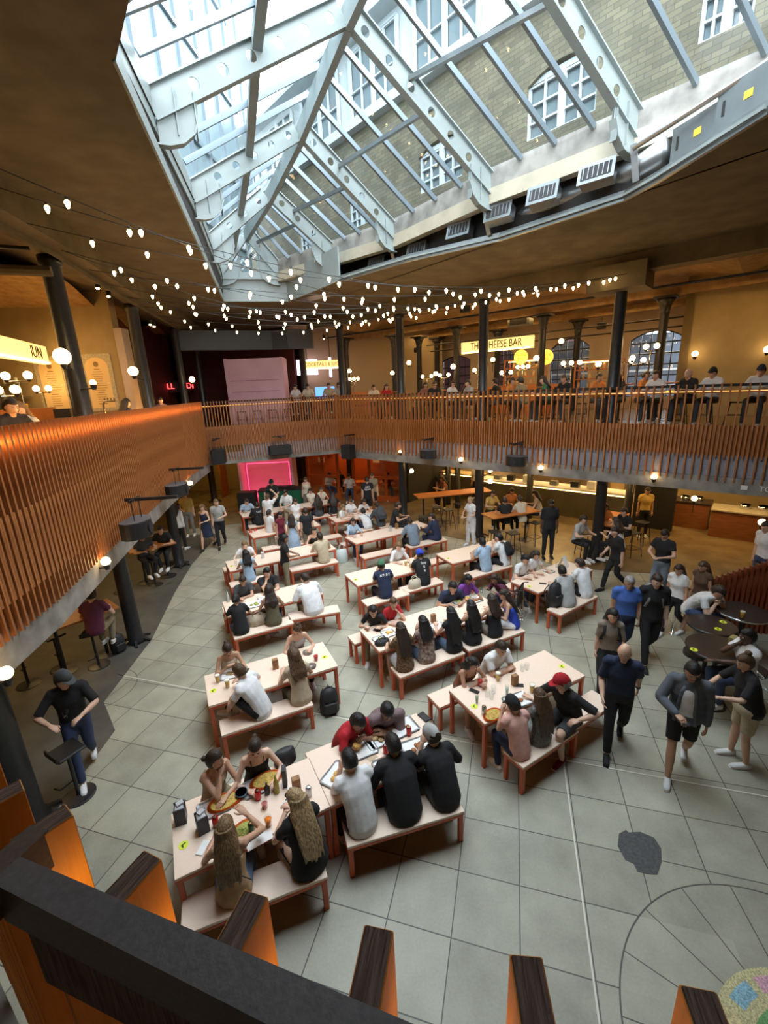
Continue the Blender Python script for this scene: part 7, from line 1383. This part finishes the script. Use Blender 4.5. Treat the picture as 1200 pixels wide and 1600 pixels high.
def pair(P, w_, rz, label, r=.07, n=2, power=6):
    t = thing('globe_bracket', label, 'lamp', P, rz); b = MB(); b.tube([(-w_/2, 0, -.11), (w_/2, 0, -.11)], .012, 6); b.tube([(0, 0, -.11), (0, 0, -.9)], .014, 6); b.build('arm', M['chrome'], t)
    for k in range(n): x = -w_/2+w_*k/(n-1); b = MB(); b.sphere((x, 0, 0), r, 14, 10); b.build('globe', M['globe'], t, True); b = MB(); b.lathe((x, 0, -.13), [(.02, 0), (.04, .03), (.04, .06)], 10); b.build('cup', M['black'], t)
    point_light(t, (0, 0, .12), power, (1, .60, .22), .08); return t
pair(onL(26, 587, 2.2), .42, rad(10), 'pair of glowing globes at the left edge, upper pair', .085); pair(onL(10, 609, 1.6), .28, rad(10), 'pair of glowing globes at the left edge, lower pair', .08); pair(onL(66, 607, 3.2), .30, rad(10), 'pair of glowing globes left of the tall upper column', .08)
for x, y, D, w_, n, lb in ((546, 580, 1.6, .0, 1, 'globe right of the lit cocktail sign'), (553, 592, 2.2, .5, 3, 'cluster of small globes below the cocktail sign globe'), (613, 583, 2.4, .0, 1, 'globe on the column left of the palm'), (625, 582, 1.2, .0, 1, 'globe on the third upper column'), (639, 567, 1.0, .0, 1, 'high globe right of the third upper column'), (667, 588, 3.0, .45, 2, 'pair of globes behind the seated woman in sunglasses'), (681, 584, 2.2, .0, 1, 'globe over the woman in sunglasses'), (694, 586, 3.0, .4, 2, 'pair of globes beside the signed column'), (708, 573, .9, .0, 1, 'globe left of the signed column'),
        (747, 578, 2.2, .3, 2, 'globe pair right of the signed column'), (770, 562, 3.2, .0, 1, 'globe below the cream sign, left'), (791, 582, 2.6, .35, 2, 'bright globe pair below the cream sign'), (817, 573, 3.6, .4, 3, 'row of globes under the yellow discs'), (838, 560, .9, .0, 1, 'globe between the two yellow discs'), (893, 567, 2.2, .5, 3, 'cluster of globes before the second arched window'), (877, 533, 3.4, .0, 1, 'hanging globe before the second arched window'), (935, 569, 1.8, .0, 1, 'globe left of the large upper column'), (976, 560, 1.6, .4, 2, 'pair of globes right of the large upper column'), (996, 563, 1.8, .3, 2, 'pair of globes left of the capital column'), (1018, 541, 1.2, .25, 2, 'bright globes on the capital column'), (1086, 553, 3.75, .0, 1, 'wall globe at the left of the tan wall'), (1199, 546, 3.75, .0, 1, 'wall globe at the right edge of the tan wall')):
    P = onR(x, y, D)
    if n == 1: globe(P, 'glowing '+lb, .085 if 'small' not in lb else .05, tuple(RN*.2) if D < 1.3 or D > 3.6 else None, 7)
    else: pair(P, w_, aR, 'glowing '+lb, .07, n, 7)
for x, y, lb, fn in ((5, 1050, 'nearest fascia globe on the left gallery', lambda: onL(8, 1052, -.14)), (165, 877, 'fascia globe by the second left column', lambda: onL(165, 877, -.12)), (297, 755, 'fascia globe by the third left column', lambda: onL(297, 755, -.1)), (625, 708, 'small fascia globe near the corner of the right gallery', lambda: onR(625, 706, -.1)), (720, 717, 'fascia globe left of the hung speaker', lambda: onR(720, 718, -.1)), (845, 731, 'bright fascia globe right of the hung speaker', lambda: onR(845, 731, -.1)), (1022, 745, 'fascia globe above the timber counter', lambda: onR(1022, 745, -.1))):
    P = fn(); globe(P, lb, .07 if 'small' not in lb else .05, tuple(RN*.12) if x > 500 else (-.15, 0), 12)
for x, y, D, lb in ((643, 736, .3, 'globe on the lower column left of the orange high table'), (766, 752, .1, 'globe on the lower column beside the woman in white'), (766, 735, 1.5, 'globe behind the lower column beside the woman in white'), (1191, 816, .6, 'big bright globe at the right edge above the stairs'), (1085, 779, 3.0, 'ceiling globe over the timber counter')):
    globe(onR(x, y, D), lb, .08, None if x > 1000 else tuple(RN*.0+V([-.1, 0])), 12)
# spot heads on the ceilings
def spot(P, label):
    t = thing('track_spot', label, 'spotlight', P); b = MB(); b.tube([(0, 0, .16), (0, 0, 0)], .012, 6); b.tube([(0, 0, .06), (.0, -.03, -.06)], .05, 12); b.build('housing', M['black'], t); b = MB(); b.sphere((0, -.032, -.068), (.038, .038, .018), 12, 6); b.build('lens', M['bulb'], t, True)
for i, (x, y) in enumerate([(153, 446), (170, 459), (235, 504), (241, 507)]): P = onL(x, y, .5); spot(P, 'small spotlight over the left gallery, %s from the left' % ordn[i].replace('nearest', 'first'))
for i, (x, y, D) in enumerate([(1118, 388, .4), (1148, 383, .4), (833, 454, .9), (858, 448, .9), (506, 527, 1.0)]): spot(onR(x, y, D), 'small spotlight over the right gallery, %s from the right' % ['second', 'first', 'fourth', 'third', 'last'][i])
for x, y, D, lb in ((727, 483, 1.2, 'black box projector under the right gallery ceiling'), (652, 547, 5.5, 'small black speaker near the rear windows'), (940, 509, 5.2, 'small black speaker on the rail before the arched window'), (1145, 414, 3.2, 'black ceiling speaker over the tan wall')):
    P = onR(x, y, D); b = MB(); b.bbox((0, 0, 0), (.28, .22, .22), .02); b.tube([(0, 0, .1), (0, 0, .28)], .015, 6); put(b, 'mounted_speaker', M['blackm'], P, aR, lb, 'speaker')
P = onR(813, 503, 5.2); b = MB(); b.box((0, 0, 0), (.9, .4, .32)); o = put(b, 'fan_coil_unit', M['steel'], P, aR, 'grey ventilation unit above the cream sign', 'air unit'); b = MB(); b.box((0, -.205, 0), (.7, .01, .22)); b.build('grille', M['dark'], o)
# ------------------------------------------------------------------ signs
def sign(a, c, h, D, label, s, size, al='CENTER', tx=0.):
    P, Q = onR(*a, D), onR(*c, D); z = (P[2]+Q[2])/2; m_ = (P+Q)/2; W = np.linalg.norm((Q-P)[:2]); t = thing('lit_sign', label, 'sign', (m_[0], m_[1], z), aR); b = MB(); b.box((0, 0, 0), (W, .14, h)); b.build('sign_box', M['signface'], t); b = MB(); b.box((0, -.09, -h/2+.03), (W*.96, .04, .04)); b.build('led_strip', M['led'], t); text(s, size, M['ink'], t, (tx, -.075, .02), align=al, ex=.005).scale = (.72, 1, 1); return t
sign((722, 546), (834, 532), .46, 5.0, 'lit cream sign with dark letters over the right gallery bar', 'THE CHEESE BAR', .42)
d0 = ray(474, 570); P0_ = CP+d0*(21.5/d0[1]); d1 = ray(535, 570); P1_ = CP+d1*(21.5/d1[1]); m_ = (P0_+P1_)/2; t = thing('lit_sign', 'lit cream sign with dark letters beside the pink tower', 'sign', m_, 0); b = MB(); b.box((0, 0, 0), (P1_[0]-P0_[0], .12, .36)); b.build('sign_box', M['signface'], t); b = MB(); b.box((0, -.08, -.16), ((P1_[0]-P0_[0])*.97, .03, .05)); b.build('led_strip', M['led'], t); text('COCKTAILS & JUICES', .235, M['ink'], t, (.06, -.065, .02), ex=.004).scale = (.8, 1, 1)
# left sign along the gallery bar
a_, c_ = V([-7.6, 8.2, 6.3]), V([-9.1, 12.9, 6.33]); u = (c_-a_)/np.linalg.norm(c_-a_); rzl = atan2(u[1], u[0]); t = thing('lit_sign', 'long lit cream sign running back along the left gallery bar', 'sign', (a_+c_)/2, rzl); L = np.linalg.norm(c_-a_); b = MB(); b.box((0, 0, 0), (L, .16, .46)); b.build('sign_box', M['signface'], t); b = MB(); b.box((0, -.11, -.20), (L*.97, .05, .05)); b.build('led_strip', M['led'], t); text('IUN', .42, M['ink'], t, (L/2-.75, -.085, .02), ex=.005)
for x, lb in ((814, 'left'), (853, 'right')):
    P = onR(x, 558, 3.9); t = thing('disc_sign', '%s round yellow lit disc with black lettering' % lb, 'sign', P, aR); b = MB(); b.tube([(0, -.03, 0), (0, .03, 0)], .26, 32); b.build('disc', M['yellowneon'], t); text('CHEESE\nBAR', .13, M['ink'], t, (0, -.035, 0), ex=.003)
d0 = ray(272, 604); P = CP+d0*(21.0/d0[1]); t = thing('neon_sign', 'red neon lettering on the dark wall left of the pink tower', 'sign', P, 0); text('FILL', .34, M['neon'], t, (-.28, 0, 0), ex=.01); text('DI', .34, M['neon'], t, (.72, 0, 0), ex=.01); b = MB(); b.box((.1, .05, 0), (2.0, .03, .5)); b.build('back_board', M['dark'], t)
P = onR(1172, 770, -.012); P[2] = 2.55; t = thing('fascia_lettering', 'white washroom lettering on the concrete fascia at the right edge', 'sign', P, aR); text('TOILETS', .17, M['whitep'], t, (.45, 0, 0), ex=.004, name='lettering'); b = MB(); b.box((-.12, 0, 0), (.12, .008, .10)); b.build('arrow_icon', M['whitep'], t)
# menu boards on the cross wall
for x0, x1, lb in ((-9.55, -8.75, 'left'), (-8.25, -7.45, 'right')):
    t = thing('menu_board', '%s arched menu board with a patterned tile border on the left gallery wall' % lb, 'menu', ((x0+x1)/2, 13.08, 5.55), 0); b = MB(); b.box((0, 0, 0), (.86, .03, 1.55)); b.build('tile_border', M['teal'], t); b = MB(); pr = [(-.32, -.68), (.32, -.68), (.32, .42)]+[(.32*cos(pi*i/12), .42+.26*sin(pi*i/12)) for i in range(1, 12)]+[(-.32, .42)]; b.add([(x, -.02, z) for x, z in pr], [tuple(range(len(pr)))]); b.build('menu_face', M['menu'], t)
    b = MB(); rr_ = random.Random(4); b.tube([(0, -.024, .50), (0, -.026, .50)], .07, 16)
    for k in range(16): w_ = rr_.uniform(.12, .26); b.box((0, -.024, .36-k*.062), (w_*2*(.9 if k % 5 else .5), .003, .012 if k % 5 else .022))
    b.build('printed_lines', mat('brown_print', (.30, .18, .08), .7), t)
# bar behind the left gallery
b = MB(); b.box((0, 0, .55), (.7, 5.5, 1.1)); o = put(b, 'gallery_bar', M['orangewood'], (-8.7, 10.0, FLZ), rad(14), 'timber bar counter on the left gallery beneath the long lit sign', 'counter')
for k in range(3): b = MB(); b.box((0, 0, 0), (1.2, .25, .03)); put(b, 'glass_shelf', M['steel'], (-10.4, 12.9, 4.9+.35*k), 0, '%s shelf of glasses at the back of the left gallery bar' % ['lowest', 'middle', 'top'][k], 'shelf')
for k in range(10): b = MB(); b.lathe((0, 0, 0), [(.03, 0), (.04, .16)], 10); put(b, 'bar_glass', M['beer'] if k % 3 == 0 else M['white'], (-10.9+.11*k, 12.88, 4.915+.35*(k % 3)), 0, 'small glass on the shelves of the left gallery bar', 'glass', True, 'glasses on the left gallery shelves')
t = thing('beer_tap', 'chrome beer tap on the left gallery bar left of the man in white', 'tap', onL(163, 640, 1.2)); b = MB(); b.tube([(0, 0, -.35), (0, 0, .12), (.05, 0, .20), (.32, 0, .20)], .025, 8); [b.tube([(.06+.08*k, 0, .20), (.06+.08*k, 0, .28)], .018, 8) for k in range(4)]; b.build('tap_body', M['chrome'], t)
b = MB(); b.box((0, 0, .08), (.28, .22, .16)); put(b, 'dark_crate', M['dark'], onL(102, 648, .9)-V([0, 0, .05]), rad(10), 'dark crate behind the left balustrade', 'crate')
# upper right cheese bar: display case, counter, screens, palm
P = onR(815, 600, 4.6); b = MB(); b.box((0, 0, .55), (3.2, .7, 1.1)); put(b, 'gallery_counter', M['orangewood'], (P[0], P[1], FLZ), aR, 'timber counter of the bar under the cream sign', 'counter')
for x, lb in ((820, 'glowing display case under the yellow discs'), (935, 'tall glowing display case before the arched window')):
    P = onR(x, 590, 4.8); t = thing('display_case', lb, 'display', (P[0], P[1], FLZ+1.1 if x < 900 else FLZ+.9), aR); b = MB()
    for sx in (-.75, .75):
        for sy in (-.25, .25): b.beam((sx, sy, 0), (sx, sy, .95), .05, .05, up=(0, 1, 0))
    for z in (.0, .32, .64, .95): b.box((0, 0, z), (1.55, .55, .03))
    b.build('case_frame', M['orangewood'], t); b = MB(); b.box((0, 0, .90), (1.4, .04, .03)); b.build('led_strip', M['led'], t); b = MB(); rr_ = random.Random(8)
    for k in range(14): b.lathe((-.65+.1*k, rr_.uniform(-.12, .12), .02+.32*(k % 3)), [(.04, 0), (.045, .14), (.02, .2)], 8)
    q = b.build('jars', M['menu'], t, True); q['kind'] = 'stuff'
for x, yy, w_, h, lb, rz in ((480, 574, 1.0, .7, 'bright lilac screen behind the cocktail bar', 0), (449, 573, .45, .9, 'narrow pink screen beside the pink tower', 0), (516, 574, .12, .9, 'slim violet light column behind the cocktail bar', 0)):
    d0 = ray(x, yy); P = CP+d0*(22.5/d0[1]); b = MB(); b.box((0, 0, 0), (w_, .05, h)); o = put(b, 'bar_screen', M['screen'] if 'pink' not in lb else mat('pink_display', (1, .4, .6), .4, emit=(1, .35, .5), es=2), P, rz, lb, 'screen'); b = MB(); b.box((0, .04, h/2+.6), (.03, .03, 1.3)); b.build('hanging_rod', M['black'], o)
d0 = ray(508, 613); P = CP+d0*(21.0/d0[1]); b = MB(); b.bbox((0, 0, 0), (.9, .1, .5), .03); put(b, 'video_screen', mat('blue_display', (.1, .3, .8), .4, emit=(.15, .4, 1), es=1.5), P, 0, 'blue video screen on the cocktail bar counter', 'screen')
b = MB(); b.box((0, 0, .55), (5.0, .6, 1.1)); put(b, 'cocktail_counter', M['orangewood'], (-1.6, 21.9, FLZ), 0, 'timber counter of the cocktail bar on the far gallery', 'counter')
b = MB(); b.prism([(-3.6, 23.0), (3.2, 23.0), (3.2, 23.2), (-3.6, 23.2)], FLZ, 7.9); struct(b.build('wall_far_bar', mat('warm_beige_wall', (.42, .32, .20), .8)))
for x, y, lb in ((595, 606, 'leafy palm in front of the narrow arched window'), (651, 602, 'leafy palm right of the third upper column')):
    P = onR(x, y, 1.6); t = thing('potted_palm', lb, 'plant', (P[0], P[1], FLZ)); b = MB(); b.lathe((0, 0, 0), [(.16, 0), (.22, .45), (.2, .45), (.001, .4)], 18); b.build('pot', M['dark'], t); b = MB(); rr_ = random.Random(int(x))
    for k in range(16):
        a = 2*pi*k/16+rr_.uniform(-.2, .2); l = rr_.uniform(.45, .75); e = V([cos(a), sin(a), 0]); pts = [V([0, 0, .42])+e*l*q*.8+V([0, 0, (.85*q-.45*q*q)*1.3]) for q in (0, .3, .6, 1)]; b.tube(pts, [(.012, .004), (.05, .004), (.045, .004), (.005, .002)], 6)
    b.build('fronds', mat('palm_leaf', (.04, .12, .03), .5, var=.3), t)
# small tables and chairs on the right gallery
for i, (x, D) in enumerate([(620, 2.2), (690, 2.3), (760, 2.4), (860, 2.4), (960, 2.3), (1045, 2.2)]):
    P = onR(x, 620, D); high_table((P[0], P[1], FLZ), .9, .7, aR, 'small orange-topped high table on the right gallery, %s from the left' % ordn[i].replace('nearest', 'first'))
for i, x in enumerate([560, 590, 630, 665, 720, 770, 800, 870, 905, 950, 1010, 1060, 1100, 1150]):
    P = onR(x, 640, .95); dup(_b2, (P[0], P[1], FLZ), aR, 'bar stool tucked at the drinks ledge of the right gallery', 'bar stools along the right gallery ledge')
for x, y, lb in ((940, 603, 'small plate on the ledge left of the large upper column'), (1048, 601, 'yellow card on the right gallery ledge'), (878, 603, 'glass plate on the ledge under the second arched window')):
    P = onR(x, y, .33); b = MB(); b.lathe((0, 0, 0), [(.06, 0), (.10, .015), (.001, .01)], 18); put(b, 'ledge_plate', M['white'] if 'card' not in lb else M['yellowneon'], (P[0], P[1], ZR-.148), 0, lb, 'plate')

beer(98, 1104, 'tall glass carried by the waiter at the lower left', z=1.17, h=.17); beer(104, 1120, 'short tumbler carried by the waiter at the lower left', z=1.10, h=.10, liq=None)
# ------------------------------------------------------------------ unseen warm area lights added to light the galleries and back rooms
W_ = (1, .62, .22)
def washR(s, D, z, p, sx=2.5, sy=1.2, col=W_): q = RF[0]+RU*s+RN*D; area_light((q[0], q[1], z), sx, sy, p, col, rot=(0, 0, atan2(RU[1], RU[0])))
for s in (1, 5, 9, 13): washR(s, 2.4, 7.45, 31); washR(s, 5.4, 7.45, 27)
for s in (4, 7, 10): washR(s, 5.6, 2.8, 90, 2, .6); washR(s, 2.2, 2.85, 35, 1.5, .5)
washR(12.8, 3.6, 2.8, 65, 2, .6); washR(2, 5.6, 2.8, 45, 2, .6)
for p in ((-7.4, 7), (-8.4, 11), (-9.5, 9)): area_light((*p, 7.3), 1.5, 1.5, 40, W_)
for p in ((-7.6, 6), (-8.2, 10), (-8.8, 14)): area_light((*p, 2.85), 1., 1., 34, W_)
area_light((-8.2, 21.5, 2.85), 1., 2., 35, (1, .62, .14)); area_light((-1.6, 22.6, 2.8), 3, 1.2, 55, (1, .42, .12))
